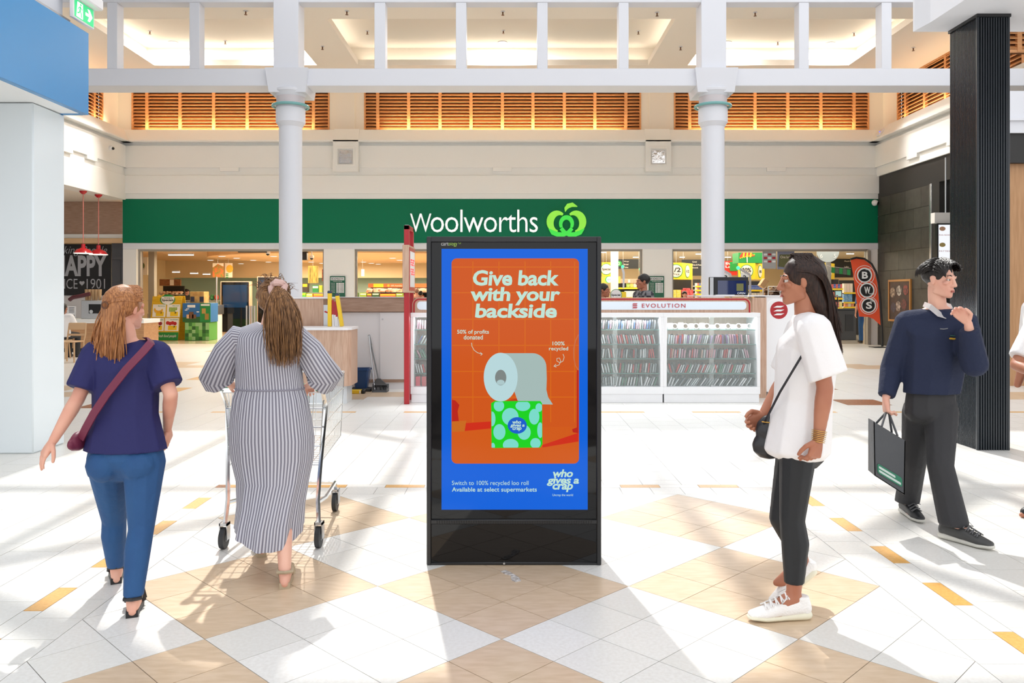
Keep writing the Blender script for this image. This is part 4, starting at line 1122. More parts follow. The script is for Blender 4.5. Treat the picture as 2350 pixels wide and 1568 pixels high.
MB().sph((XR-.28, 24.25, az(303, 24.3)), .015, 8, 6).build('light', emis('led_blue', (60, 90, 255), 2), wf)
# ================================================================== SUPERMARKET INTERIOR
si = tag(struct('ceiling_shop'), kind='structure')
M_warm = mat('warm_ceiling', (226, 190, 146), 0.7); M_shopc = mat('shop_ceiling', (224, 214, 196), 0.7)
MB().box(-16.4, 0.5, YB+.38, 46, 3.15, 3.3).build('soffit', M_warm, si, smooth=False)
MB().box(0.5, 16.4, YB+.38, 46, 3.35, 3.5).build('soffit', M_shopc, si, smooth=False)
MB().prism([(-5.6+6.0*math.cos(t*math.pi/24), 31.5+4.4*math.sin(t*math.pi/24)) for t in range(48)], (0, 0, 3.149), (1, 0, 0), (0, 1, 0), .2).build('dropped_oval', M_warm, si, smooth=False)
wsb = tag(struct('wall_shop'), kind='structure')
M_crm2 = mat('shop_cream', (226, 206, 170), 0.7); M_tealw = mat('teal_wall', (150, 178, 168), 0.4)
MB().box(-16.2, 1.5, 38.0, 38.2, 2.35, 3.3).build('bulkhead', M_crm2, wsb, smooth=False)
MB().box(-16.2, 1.5, 39.0, 39.2, 0, 2.5).build('teal_panel', M_tealw, wsb, smooth=False)
MB().box(1.5, 16.2, 43, 43.2, 0, 3.5).build('panel', M_crm2, wsb, smooth=False)
MB().box(1.4, 1.5, 36, 43.2, 0, 3.5).build('panel', M_crm2, wsb, smooth=False)
MB().box(-16.4, -16.2, YB+.4, 39, 0, 3.3).build('panel', M_crm2, wsb, smooth=False)
MB().box(16.2, 16.4, YB+.4, 43, 0, 3.5).build('panel', M_crm2, wsb, smooth=False)
MB().box(-11.5, -9.2, 34.9, 35.0, 2.35, 3.15).build('bulkhead', M_crm2, wsb, smooth=False)
for X, Yq, pw, sx, sy, c_ in ((-9.5, 28.5, 70, 4, 3, (1, .80, .55)), (-5.5, 29.5, 70, 5, 5, (1, .80, .55)), (-2.2, 33, 70, 5, 5, (1, .80, .55)), (-8, 36, 50, 6, 2, (1, .82, .58)),
                         (3.5, 30, 60, 4, 6, (1, .93, .8)), (7.2, 30, 60, 4, 6, (1, .93, .8)), (10.6, 31, 50, 4, 8, (1, .93, .8)), (6, 38, 60, 10, 5, (1, .93, .8))):
    area('shop_fill_light', (X, Yq, (2.93 if X < 0.5 and abs(X+5.6) < 5 else 3.1) if X < .5 else 3.3), (0, 0, 0), sx, sy, pw*4.2, c_)  # area lamps added to light the shop interior, no panel fittings here
def slimlight(px, py, z, r, lb):
    Y = (z-CH)*FPX/(HY-py); x = ax(px, Y)
    d = thing('downlight', lb, 'light', (x, Y, z), 'downlights in the shop ceiling')
    MB().lathe([(r*1.2, 0), (r*1.2, -.01), (r, -.012), (r, 0)], (x, Y, z), 14).build('rim', M_white, d)
    MB().lathe([(.001, -.014), (r, -.01)], (x, Y, z), 14).build('lens', M_lamp, d)
for i, (px, py) in enumerate(((509, 588), (543, 592), (628, 588), (483, 597), (581, 597), (553, 605), (616, 601), (714, 601), (739, 604), (834, 601), (852, 604), (868, 606), (901, 592), (917, 597))):
    slimlight(px, py, 2.948, .12, '%s shop downlight from the left in the warm oval ceiling' % ORD(i+1))
def ptube(lb, px0, px1, py, z, m=None):
    Y = (z-CH)*FPX/(HY-py)
    t = thing('strip_light', lb, 'light', (ax((px0+px1)/2, Y), Y, z), 'strip lights in the shop')
    MB().box(ax(px0, Y), ax(px1, Y), Y-.05, Y+.05, z, z+.051).build('body', M_white, t, smooth=False)
    MB().box(ax(px0, Y), ax(px1, Y), Y-.04, Y+.04, z-.03, z).build('tube', M_lamp, t, smooth=False)
for lb, a, b_, y, z in (('long strip light over the fresh specials board', 387, 415, 584.5, 3.1), ('strip light right of the long one over the specials board', 416, 444, 584.5, 3.1), ('strip light left over the hot food case', 396, 412, 624, 2.5), ('strip light in the middle over the deli wall', 437, 454, 627, 2.5), ('strip light right over the deli wall', 466, 482, 629, 2.5),
                   ('tilted strip light above the special sign by the totem', 1380, 1391, 578.5, 3.3), ('strip light above the bread aisle sign', 1453, 1465, 590, 3.3), ('strip light left above the half price cube', 1560, 1571, 590, 3.3), ('strip light right above the half price cube', 1597, 1610, 582.5, 3.3), ('strip light behind the orange flag', 1943, 1959, 582, 3.3), ('strip light left of the flag over the special cube', 1827, 1842, 582, 3.3), ('strip light by the red price sign', 1664, 1677, 590, 3.3)):
    ptube(lb, a, b_, y, z)

def panel(name, lb, cat, px0, px1, py0, py1, Y, m, th=.03, grp=None, floor_to=False):
    t = thing(name, lb, cat, at((px0+px1)/2, py1, Y), grp)
    MB().box(ax(px0, Y), ax(px1, Y), Y, Y+th, az(py1, Y), az(py0, Y)).build('panel', m, t, smooth=False)
    return t
def flat(parent, name, pts, Y, m):
    return MB().prism([(ax(x, Y), az(y, Y)) for x, y in pts][::-1], (0, Y, 0), XU, ZU, .006).build(name, m, parent, smooth=False)
def hang(parent, px, py, Y, ztop):
    p = at(px, py, Y); MB().cyl(p, (p.x, p.y, ztop), .006, seg=6).build('hanger', M_steel, parent)
INK = mat('ink', (24, 30, 34), 0.6)
M_poster = mat('poster_white', (236, 226, 208), 0.5)
M_sgnyel = mat('promo_yellow', (240, 206, 40), 0.45); M_sgngrn = mat('promo_green', (30, 140, 66), 0.45); M_sgnblk = mat('aisle_black', (32, 34, 34), 0.5)
# --- produce picture, platter picture, deli letters
t = panel('poster', 'white hanging poster of a green soup bowl at the far left of the shop', 'poster', 316, 339, 590, 631, 28.4, M_poster); hang(t, 328, 590, 28.4, 3.15)
flat(t, 'print', circle(324, 611, 9.5, 10, 24), 28.39, mat('print_cream', (214, 196, 170), 0.5)); flat(t, 'print', circle(324, 610, 7.5, 8, 24), 28.38, mat('print_leaf', (84, 110, 44), 0.6, noise=(20, (1, 1, 1), (50, 74, 30), 2)))
flat(t, 'print', circle(322, 623, 4, 3, 14), 28.38, M_sgnyel)
t = panel('poster', 'hanging poster of a salmon and cucumber platter over the deli', 'poster', 488, 513, 604, 636, 31, mat('platter_print', (226, 110, 60), 0.5, noise=(9, (1, 1, 1), (120, 140, 60), 3))); hang(t, 500, 604, 31, 2.95)
flat(t, 'print', [(488, 604), (513, 604), (513, 612), (500, 606), (488, 614)], 30.99, M_poster)
t = panel('poster', 'pale hanging banner with a yellow roundel beside the platter poster', 'poster', 516, 533, 604, 637, 31.2, M_poster); hang(t, 524, 604, 31.2, 2.95)
flat(t, 'print', circle(527, 617, 8, 9, 24), 31.19, mat('roundel_yellow', (226, 176, 50), 0.5))
for i in range(3): flat(t, 'print', [(518, 628+i*4), (524, 628+i*4), (524, 630+i*4), (518, 630+i*4)], 31.19, M_sgngrn)
t = thing('deli_letters', 'dark free-standing DELI letters on the cream bulkhead', 'sign', at(586, 631, 37.9))
ptext('DELI', (577, 595, 613, 631), 37.9, mat('letter_brown', (84, 78, 70), 0.5), t, depth=.08, bold=.02)
t = panel('poster', 'tall hanging poster of golden wheat behind the pier', 'poster', 707, 730, 610, 650, 31, mat('wheat_print', (196, 168, 80), 0.5, noise=(5, (3, 1, .5), (110, 96, 40), 4))); hang(t, 718, 610, 31, 2.95)
t = panel('poster', 'narrow red and dark food poster at the edge of the pier', 'poster', 739, 748, 618, 645, 31.5, mat('food_print', (150, 60, 34), 0.5, noise=(14, (1, 1, 1), (40, 40, 20), 2))); hang(t, 742, 618, 31.5, 2.95)
# --- metal columns in the shop
for px0, px1, Y, lb, m in ((340, 354, 28, 'grey square metal column beside the soup poster', mat('column_grey', (142, 138, 130), 0.4)), (1403, 1419, 29, 'cream square column behind the special roundel', M_cream), (1895, 1907, 28.5, 'grey round metal column between the checkout screens', M_grey)):
    t = thing('shop_column', lb, 'column', (ax((px0+px1)/2, Y), Y, 0))
    if px0 > 1800: MB().cyl((ax(1901, Y), Y, 0), (ax(1901, Y), Y, 3.34), (px1-px0)/2*Y/FPX, seg=20).build('shaft', mat('column_zinc', (130, 128, 124), 0.35), t)
    else: MB().box(ax(px0, Y), ax(px1, Y), Y, Y+.22, 0, 3.14 if px0 < 1000 else 3.34, .01).build('shaft', m, t)
    MB().box(ax(px0, Y)-.02, ax(px1, Y)+.02, Y-.02 if px0 < 1800 else Y-.14, Y+.24 if px0 < 1800 else Y+.14, 0, .15).build('base', M_grey, t)
# --- hot food case and bakery counter
YH = 33.0
t = thing('hot_food_case', 'lit hot food case with a brown timber header behind the specials board', 'display case', (ax(387, YH), YH, 0))
MB().box(ax(366, YH), ax(414, YH), YH, YH+.1, az(656, YH), az(641, YH)).build('header', mat('header_brown', (150, 100, 62), 0.5, noise=(4, (1, 5, 5), (120, 74, 44), 4)), t)
MB().box(ax(390, YH), ax(399, YH), YH-.01, YH, az(655, YH), az(642, YH)).build('label', M_poster, t)
MB().box(ax(362, YH), ax(411, YH), YH+.5, YH+.6, 0, az(656, YH)).build('back', M_sgnblk, t); MB().box(ax(362, YH), ax(411, YH), YH, YH+.5, 0, az(690, YH)).build('cabinet', M_char, t)
for py in (676, 686): MB().box(ax(363, YH), ax(410, YH), YH, YH+.5, az(py, YH)-.03, az(py, YH)).build('shelf', M_steel, t)
b = MB()
for i in range(90): b.sph((random.uniform(ax(364, YH), ax(409, YH)), YH+random.uniform(.02, .4), az(random.choice((676, 686)), YH)+random.uniform(.03, .1)), (.07, .06, .045), 6, 4)
tag(b.build('hot_food', mat('roast_food', (206, 140, 90), 0.4, noise=(8, (1, 1, 1), (240, 220, 200), 2)), smooth=True), 'heaped roast food under foil in the lit hot food case', 'food', None, 'stuff')
YD2 = 31
t = thing('deli_counter', 'long low glazed deli counter inside the shop at left', 'counter', (ax(430, YD2), YD2, 0))
MB().box(ax(338, YD2), ax(500, YD2), YD2, YD2+.8, 0, .82).build('base', mat('counter_taupe', (150, 136, 118), 0.4), t)
MB().box(ax(338, YD2), ax(500, YD2), YD2+.05, YD2+.06, .82, 1.3).build('glass_front', M_glass, t, smooth=False)
MB().box(ax(338, YD2), ax(500, YD2), YD2+.02, YD2+.6, 1.3, 1.33).build('top', M_steel, t)
fc_ = [(190, 60, 90), (120, 60, 90), (226, 190, 80), (90, 130, 60), (210, 120, 70), (230, 220, 200), (200, 60, 40)]
for i in range(22):
    px = 345+i*7; Y = YD2+.3
    o = MB().sph((0, 0, 0), (.056, .16, .1), 10, 6).build('salad_bowl', mat('salad_%d' % (i % 7), fc_[i % 7], 0.5, noise=(14, (1, 1, 1), tuple(min(255, c_+40) for c_ in fc_[i % 7]), 2)))
    o.location = (ax(px, Y), Y, .93)
    tag(o, '%s heap of salad from the left in the glazed deli counter' % ORD(i+1), 'food', 'salads in the deli counter')
for i, (px, py, c_) in enumerate(((352, 671, (140, 70, 100)), (365, 676, (226, 190, 80)), (375, 674, (236, 206, 90)), (476, 682, (220, 110, 60)), (487, 680, (60, 130, 80)), (497, 684, (210, 70, 50)))):
    o = MB().sph((0, 0, 0), (.075, .14, .12), 10, 6).build('flower_bunch', mat('bunch_%d' % i, c_, 0.6, noise=(12, (1, 1, 1), tuple(max(0, q-60) for q in c_), 2), bump=(20, 0.8)))
    o.location = (ax(px, YD2+.3), YD2+.3, 1.44); tag(o, ('purple', 'yellow', 'larger yellow', 'orange', 'green', 'red')[i]+' bunch on the deli counter top behind the specials board', 'bunch')
# --- fresh specials A-frame board
YA = 27.2
t = thing('specials_board', 'yellow A-frame board of four fruit specials with a green foot', 'board', (ax(380, YA), YA, 0))
zb, zt2 = 0, az(680, YA)
def slant(px, py):                                            # board leans back towards its top
    p = at(px, py, YA); p.y += .22*(p.z/1.5); return p
V_ = Vector((0, .22/1.5, 1)).normalized()
A0 = at(340, 782, YA); AU = lambda px: ax(px, YA)-A0.x
def bplane(pts, m, lv, name='print'):
    f = 1/V_.z
    MB().prism([(AU(x), (az(y, YA)-0.0)*f) for x, y in pts][::-1], (A0.x, YA-lv*.003, 0), XU, V_, .002).build(name, m, t, smooth=False)
M_bry = mat('board_yellow', (222, 186, 40), 0.5, noise=(4, (1, 1, 6), (206, 166, 30), 3))
MB().prism([(AU(344), 1.5), (AU(340), 0.02), (AU(408), .02), (AU(412), 1.5)], (A0.x, YA, 0), XU, V_, .03).build('front_panel', M_bry, t, smooth=False)
MB().prism([(AU(346), 1.5), (AU(346), 0.0), (AU(416), 0.0), (AU(412), 1.5)], (A0.x, YA+.62, 0), XU, Vector((0, -.18/1.5, 1)).normalized(), .03).build('back_panel', M_bry, t, smooth=False)
bplane([(340, 763), (408.5, 763), (408, 781.5), (340, 781.5)], M_sgngrn, 1)
bplane(circle(379, 688, 17.5, 12, 32), M_sgngrn, 1); bplane([(364.5, 681), (394.5, 681), (394, 690), (390, 696), (379, 700), (368, 696), (364, 690)], M_letw, 2)
FR = [('Bananas', (346, 376, 699, 728), (230, 180, 60)), ('White Grapes', (379, 409, 699, 728), (150, 180, 80)), ('Yellow Peaches', (343, 374, 730.5, 760), (150, 40, 50)), ('Royal Gala Apples', (376, 408, 730.5, 760), (190, 40, 44))]
for n_, (xa, xb, ya, yb), c_ in FR:
    bplane([(xa, ya), (xb, ya), (xb, yb), (xa, yb)], M_letw, 2); m = mat('fruit_'+n_.split()[0].lower(), c_, 0.5)
    cx_, cy_ = (xa+xb)/2-1, ya+11
    if n_ == 'Bananas':
        for q in range(3):
            MB().ribbon([(AU(cx_+dx), az(cy_+dy+q*1.6, YA)/V_.z) for dx, dy in ((-10, -2), (-7, 3), (-1, 5), (5, 4), (9, 0))], .045, (A0.x, YA-.009-q*.003, 0), XU, V_, .002).build('print', m, t, smooth=False)
    else:
        k_ = 14 if 'Gr' in n_ else 4
        for q in range(k_):
            r = 2 if k_ == 14 else 4.2
            dx, dy = ((q % 5-2)*3.8, (q//5)*3.2-2.5) if k_ == 14 else ((q-1.5)*5.6, (q % 2)*1.5)
            bplane(circle(cx_+dx, cy_+dy, r, r, 14), m, 3+q % 2)
    bplane([(xa+8, yb-12), (xb-4, yb-12), (xb-4, yb-2), (xa+8, yb-2)], M_sgnyel, 3)
    f = 1/V_.z
    text('2' if n_ == 'Bananas' else '3', (AU(xb-12), AU(xb-8), az(yb-8, YA)*f, az(yb-12, YA)*f), (A0.x, YA-.015, 0), XU, V_, INK, t, bold=.03)
    text(n_, (AU(xa+12), AU(xb-2), az(ya+5, YA)*f, az(ya+2, YA)*f), (A0.x, YA-.009, 0), XU, V_, M_sgngrn, t, shear=.2)
f = 1/V_.z
text('Specials', (AU(366), AU(393), az(693, YA)*f, az(686, YA)*f), (A0.x, YA-.009, 0), XU, V_, INK, t, bold=.02)
text('FRESH', (AU(371), AU(388), az(685.5, YA)*f, az(682.8, YA)*f), (A0.x, YA-.009, 0), XU, V_, INK, t)
text('The fresh food people', (AU(352), AU(404), az(776, YA)*f, az(768, YA)*f), (A0.x, YA-.006, 0), XU, V_, M_letw, t, shear=.35)
# --- stack of promotional cartons
YBx = 27.2
def carton(lb, px0, px1, py0, py1, Y, d, m, grp='promotional cartons by the specials board'):
    t = thing('carton', lb, 'carton', (ax((px0+px1)/2, Y), Y+d/2, az(py1, Y)), grp)
    z0 = max(0.0, az(py1, Y)); MB().box(ax(px0, Y), ax(px1, Y), Y, Y+d, z0, az(py0, Y), .004).build('box', m, t); return t
t = carton('mottled green cube carton at the bottom of the promotional stack', 424, 480, 739.6, 782, YBx, .75, mat('carton_green', (86, 160, 76), 0.6))
gm = [mat('pixel_%d' % i, c_, 0.6) for i, c_ in enumerate(((60, 130, 60), (120, 190, 100), (150, 200, 140), (44, 100, 50)))]
for i in range(7):
    for j in range(5):
        if random.random() < .72:
            bx = flat(t, 'print', [(425+i*7.8, 741+j*8), (432.8+i*7.8, 741+j*8), (432.8+i*7.8, 749+j*8), (425+i*7.8, 749+j*8)], YBx-.004, random.choice(gm))
t = carton('blue and green display carton in the middle of the promotional stack', 419, 483, 696, 739.4, YBx-.02, .7, mat('carton_sky', (44, 110, 176), 0.5))
flat(t, 'print', [(459, 696), (483, 696), (483, 739.4), (459, 739.4)], YBx-.03, M_sgngrn); flat(t, 'print', [(419, 729), (459, 727), (459, 739.4), (419, 739.4)], YBx-.03, gm[3])
flat(t, 'print', [(461, 698), (481, 698), (481, 702), (461, 702)], YBx-.036, M_letw)
for q in ((430, 700, 18, 6), (427, 708, 7, 2), (424, 711, 6, 2), (451, 715, 6, 2)): flat(t, 'print', [(q[0], q[1]), (q[0]+q[2], q[1]), (q[0]+q[2], q[1]+q[3]), (q[0], q[1]+q[3])], YBx-.034, M_letw)
for q, c_ in (((434, 716, 10, 16), (120, 84, 60)), ((428, 722, 8, 9), (226, 180, 140)), ((441, 722, 9, 9), (120, 180, 100)), ((463, 708, 9, 12), (180, 150, 80)), ((470, 720, 9, 14), (160, 130, 60))):
    flat(t, 'print', [(q[0], q[1]), (q[0]+q[2], q[1]), (q[0]+q[2], q[1]+q[3]), (q[0], q[1]+q[3])], YBx-.036, mat('blob_%d' % c_[0], c_, 0.6))
t = carton('sandy cube carton on top of the promotional stack', 436, 468, 669.5, 695.8, YBx+.1, .45, mat('carton_sand', (196, 160, 96), 0.6, noise=(9, (1, 1, 1), (180, 140, 80), 0)))
flat(t, 'print', [(437, 681), (446, 681), (446, 693), (437, 693)], YBx+.09, mat('blob_navy', (44, 50, 70), 0.6)); flat(t, 'print', [(458, 681), (467, 681), (467, 693), (458, 693)], YBx+.09, _mats['blob_navy'])
# --- black screens, bollards, gate
for lb, px0, px1, py0, Y in (('black upright screen in a timber surround at the shop entrance', 506, 575, 646, 29.5), ('black upright screen hidden behind the striped-dress woman', 590, 663, 635, 28.5)):
    t = thing('digital_screen', lb, 'screen', (ax((px0+px1)/2, Y), Y, 0))
    MB().box(ax(px0, Y), ax(px1, Y), Y, Y+.2, az(764, Y), az(py0, Y), .01).build('surround', M_wood, t)
    MB().box(ax(px0+2.5, Y), ax(px1-4, Y), Y-.02, Y, az(762, Y), az(py0+1.5, Y)).build('bezel', M_dark, t, smooth=False)
    MB().box(ax(px0+6, Y), ax(px1-8, Y), Y-.024, Y-.02, az(706, Y), az(py0+8, Y)).build('display', mat('idle_display', (20, 40, 66), 0.1, emit=.06, ecol=(40, 90, 150)), t, smooth=False)
    MB().box(ax(px0+10, Y), ax(px1-10, Y), Y+.04, Y+.16, 0, az(764, Y)).build('stand', M_steel, t)
for i, px in enumerate((566, 573, 578, 584, 497)):
    Y = 27.6 if i < 4 else 28.2
    t = thing('bollard', '%s steel gate post from the left beside the black screen' % ORD(i+1) if i < 4 else 'tall slim steel post right of the promotional cartons', 'post', (ax(px, Y), Y, 0), 'steel posts at the entry gate')
    MB().cyl((ax(px, Y), Y, 0), (ax(px, Y), Y, az(702 if i < 4 else 636, Y)), .03, seg=12).build('tube', M_steel, t); MB().cyl((ax(px, Y), Y, 0), (ax(px, Y), Y, .02), .036, seg=12).build('flange', M_steel, t)
t = thing('steel_bench', 'low steel counter end between the cartons and the screen', 'counter', (ax(490, 28.6), 28.6, 0))
MB().box(ax(478, 28.6), ax(498, 28.6), 28.6, 29.3, az(722, 28.6), az(700, 28.6), .01).build('top', M_steel, t); MB().box(ax(479, 28.6), ax(496, 28.6), 28.65, 29.2, 0, az(722, 28.6)).build('cabinet', M_wht, t)
# --- right of the left column: bins, menus
def bins(name, lb0, spec, Y, grp):
    for i, (px0, px1, py0, py1, c_, lb) in enumerate(spec):
        t = panel(name, lb, 'sign', px0, px1, py0, py1, Y, mat('%s_%d_%d_%d' % (name, *c_), c_, 0.5), .25, grp)
        MB().box(ax(px0+1, Y), ax(px1-1, Y), Y-.006, Y, az(py0+(py1-py0)*.4, Y), az(py0+2, Y)).build('print', M_poster if i % 2 else M_sgnyel, t, smooth=False)
bins('produce_sign', '', [(693, 702, 672, 684, (80, 170, 60), 'lime produce bin front at the left column'), (703, 717, 674, 684, (240, 190, 70), 'yellow produce bin front beside the lime one'), (719, 743, 674, 684, (176, 106, 56), 'brown produce bin front by the pier'),
   (717, 731, 655, 671, (30, 120, 66), 'green pick your own sign above the yellow bin'), (732, 739, 655, 671, (236, 170, 70), 'amber sign next to the green pick sign'), (740, 746, 655, 671, (90, 160, 60), 'leaf green sign edge at the pier'), (694, 706, 650, 671, (52, 48, 44), 'black framed chalk sign by the left column')], 30, 'produce signs behind the left column')
bins('produce_sign', '', [(814, 821, 672, 684, (70, 120, 60), 'dark green bin front at the middle opening'), (826, 841, 672, 684, (130, 160, 50), 'olive bin front at the middle opening'), (842, 853, 673, 684, (120, 70, 50), 'brown bin front at the middle opening'), (854, 870, 672, 684, (40, 80, 50), 'bottle green bin front at the middle opening'), (872, 908, 674, 684, (176, 100, 56), 'long rust bin front at the middle opening'), (909, 924, 673, 684, (130, 160, 50), 'lime bin front beside the red post')], 30, 'produce bins in the middle opening')
YM2 = 34
t = thing('meat_shelf', 'open meat shelf with an orange header in the middle opening', 'shelf', (ax(890, YM2), YM2, 0))
MB().box(ax(845, YM2), ax(990, YM2), YM2, YM2+.08, az(660, YM2), az(651, YM2)).build('header', mat('header_orange', (206, 106, 58), 0.5), t)
MB().box(ax(857, YM2), ax(880, YM2), YM2-.01, YM2, az(659.5, YM2), az(651.5, YM2)).build('header_label', M_sgnyel, t); MB().prism([(ax(x, YM2), az(y, YM2)) for x, y in circle(891.5, 655.5, 2.8, 2.8, 16)], (0, YM2-.012, 0), XU, ZU, .01).build('header_badge', mat('roundel_yellow', (226, 176, 50), 0.5), t)
ptext('100% Australian', (897, 923, 654, 657.5), YM2-.012, M_poster, t)
MB().box(ax(845, YM2), ax(990, YM2), YM2+.6, YM2+.7, 0, az(651, YM2)).build('back', M_sgnblk, t)
for py in (671, 682): MB().box(ax(845, YM2), ax(990, YM2), YM2, YM2+.6, az(py, YM2)-.03, az(py, YM2)).build('shelf', M_sgnblk, t)
b = MB()
for i in range(150): b.obox((random.uniform(ax(846, YM2), ax(988, YM2)), YM2+random.uniform(.05, .45), az(random.choice((671, 671, 682)), YM2)+random.uniform(.03, .12)), (.2, .16, .06), Euler((.4, 0, random.uniform(-.4, .4))))
tag(b.build('meat_trays', mat('meat_tray', (214, 120, 90), 0.3, rand=0, noise=(5, (1, 1, 1), (240, 214, 190), 2)), smooth=False), 'packed meat trays along the orange-headed shelf', 'food', None, 'stuff')
for px0, px1, py0, py1, lb in ((703, 727, 584, 597, None),): pass
t = thing('loudspeaker', 'black box hung from the shop ceiling beside the left column', 'speaker', at(698, 596, 27)); MB().box(ax(692, 27), ax(704, 27), 27, 27.2, az(597, 27), az(577, 27), .01).build('box', M_black, t); hang(t, 698, 577, 27.1, 3.15)
for lb, px, py, Y in (('white pendant dome camera behind the left column', 715.5, 590, 27), ('white dome camera on the dark track over the deli entrance', 615, 580, 26.5)):
    p = at(px, py, Y); c_ = thing('security_camera', lb, 'camera', p, 'shop dome cameras')
    MB().cyl(p, (p.x, p.y, 3.14), .02, seg=8).build('stem', M_white, c_); MB().sph(p, .075, 14, 9).build('housing', M_wht, c_); MB().sph(p-Vector((0, .01, .045)), .055, 12, 8).build('lens', M_dark, c_)
t = thing('camera_track', 'black ceiling track over the deli entrance', 'track', at(578, 579, 26.4)); MB().box(ax(546, 26.4), ax(612, 26.4), 26.4, 26.5, az(579.5, 26.4), az(577, 26.4)).build('rail', M_black, t); hang(t, 560, 577, 26.45, 3.15)
t = panel('projector_panel', 'tilted white panel hanging in the middle opening', 'panel', 829, 836, 618, 634, 32, M_white); hang(t, 832, 618, 32, 2.95)
# --- promotional cubes, aisle signs on the right
def cube(lb, px0, pxm, px1, py0, py1, Y, word, ztop=3.35):
    """hanging yellow cube: front px0..pxm, side receding pxm..px1"""
    t = thing('promo_cube', lb, 'sign', at((px0+px1)/2, py1, Y), 'hanging yellow promotion cubes')
    x0, xm, z0, z1 = ax(px0, Y), ax(pxm, Y), az(py1, Y), az(py0, Y)
    dx = ax(px1, Y)-xm; dy = .9
    b = MB(); b.prism([(x0, Y), (xm, Y), (xm+dx+dy*xm/Y, Y+dy), (x0+dx+dy*x0/Y, Y+dy)], (0, 0, z1), (1, 0, 0), (0, 1, 0), z1-z0); b.build('box', M_sgnyel, t, smooth=False)
    cx_, cz_ = (px0+pxm)/2, (py0+py1)/2; r = (py1-py0)*.41
    flat(t, 'roundel', circle(cx_, cz_, r, r, 32), Y-.008, M_sgngrn); flat(t, 'roundel', circle(cx_, cz_, r*.9, r*.9, 32), Y-.014, M_poster)
    w = (pxm-px0)*.3
    if word == 'Special': ptext('Special', (cx_-r*.75, cx_+r*.75, cz_-3, cz_+4), Y-.022, INK, t, bold=.015)
    else:
        a_, b2 = word; ptext(a_, (cx_-r*.68, cx_+r*.68, cz_-r*.5, cz_+r*.16), Y-.022, INK, t, bold=.02); ptext(b2, (cx_-r*.5, cx_+r*.5, cz_+r*.3, cz_+r*.62), Y-.022, INK, t)
    if dx > .1:                                                    # roundel on the receding side
        a0 = Vector((xm, Y, z0)); U_ = Vector((dx+dy*xm/Y, dy, 0)); L_ = U_.length; U_ = U_/L_
        rr = min(L_*.42, (z1-z0)*.4)
        P2 = lambda k: [(L_/2+x*k, (z1-z0)/2+y*k) for x, y in circle(0, 0, rr, (z1-z0)*.4, 28)]
        N_ = U_.cross(ZU)
        MB().prism(P2(1), a0+N_*.008, U_, ZU, .006).build('roundel', M_sgngrn, t, smooth=False); MB().prism(P2(.9), a0+N_*.014, U_, ZU, .006).build('roundel', M_poster, t, smooth=False)
        text(word if word == 'Special' else word[0], (L_/2-rr*.6, L_/2+rr*.6, (z1-z0)*.42, (z1-z0)*.58), a0+N_*.022, U_, ZU, INK, t, bold=.015)
    hang(t, (px0+pxm)/2, py0, Y+.3, ztop)
    return t
cube('yellow half price cube beside the right white column', 1538, 1565, 1590, 603, 641, 29, ('1/2', 'Price'))
t_ = cube('yellow thirty percent off cube under the beach umbrella carton', 1694, 1733, 1755, 604, 641, 29, ('30%', 'Off'), ztop=az(603.8, 29))
cube('yellow special cube left of the orange flag', 1856, 1893, 1916, 603, 640, 29.5, 'Special')
cube('yellow special cube nearest the totem', 1381, 1402, 1404, 602, 634, 30, 'Special')
t = thing('promo_box', 'green carton with a red striped beach umbrella above the thirty percent cube', 'sign', at(1715, 604, 29)); MB().box(ax(1695, 29), ax(1750, 29), 29.01, 29.8, az(603.6, 29), az(580, 29)).build('box', M_sgngrn, t, smooth=False)
flat(t, 'print', [(1697, 592), (1699, 585), (1704, 580), (1724, 580), (1729, 584), (1733, 588)], 29.0, mat('umbrella_red', (196, 56, 40), 0.5))
for q in (1704, 1712, 1720): flat(t, 'print', [(q, 591), (q+2, 580), (q+5, 580), (q+4, 590)], 28.993, M_sgnyel)
MB().ribbon([(ax(1697+i*2.2, 29), az(593-i*.55+(1.2 if i % 2 else -1), 29)) for i in range(17)], .018, (0, 28.99, 0), XU, ZU, .004).build('print', M_sgnyel, t, smooth=False); flat(t, 'print', [(1713.5, 590), (1715.5, 590), (1716, 603), (1714, 603)], 28.99, M_poster); hang(t, 1715, 580, 29.3, 3.35)
t = panel('illuminated_sign', 'lit yellow and white special sign just right of the totem', 'sign', 1379, 1424, 634.5, 650.5, 29.3, emis('lit_yellow', (255, 226, 90), 1.0)); flat(t, 'print', circle(1397, 642, 8, 7.8, 28), 29.29, emis('lit_green', (60, 220, 90), 1)); flat(t, 'print', circle(1398, 642, 7, 7, 28), 29.284, emis('lit_white', (255, 255, 250), 1.1)); ptext('Spe', (1392, 1401, 639, 644), 29.28, mat('sign_teal', (40, 150, 140), 0.5), t); hang(t, 1384, 634.5, 29.3, 3.35)
t = thing('special_roundel', 'round white special sign on a yellow stand behind the stall', 'sign', at(1414, 682, 20)); Y = 20
flat(t, 'panel', circle(1414, 677, 13.5, 13.5, 32), Y, M_sgngrn); flat(t, 'panel', circle(1414, 677, 12.2, 12.2, 32), Y-.007, M_wht); ptext('Special', (1403, 1424, 674.5, 681), Y-.014, INK, t, bold=.015)
MB().cyl((ax(1414, Y), Y+.02, 0), (ax(1414, Y), Y+.02, az(685, Y)), .02, seg=8).build('pole', M_steel, t); MB().cyl((ax(1414, Y), Y+.02, 0), (ax(1414, Y), Y+.02, .02), .2, seg=20).build('base', M_steel, t); MB().box(ax(1427, Y), ax(1437, Y), Y, Y+.1, az(683, Y), az(670, Y)).build('holder', M_sgnyel, t)
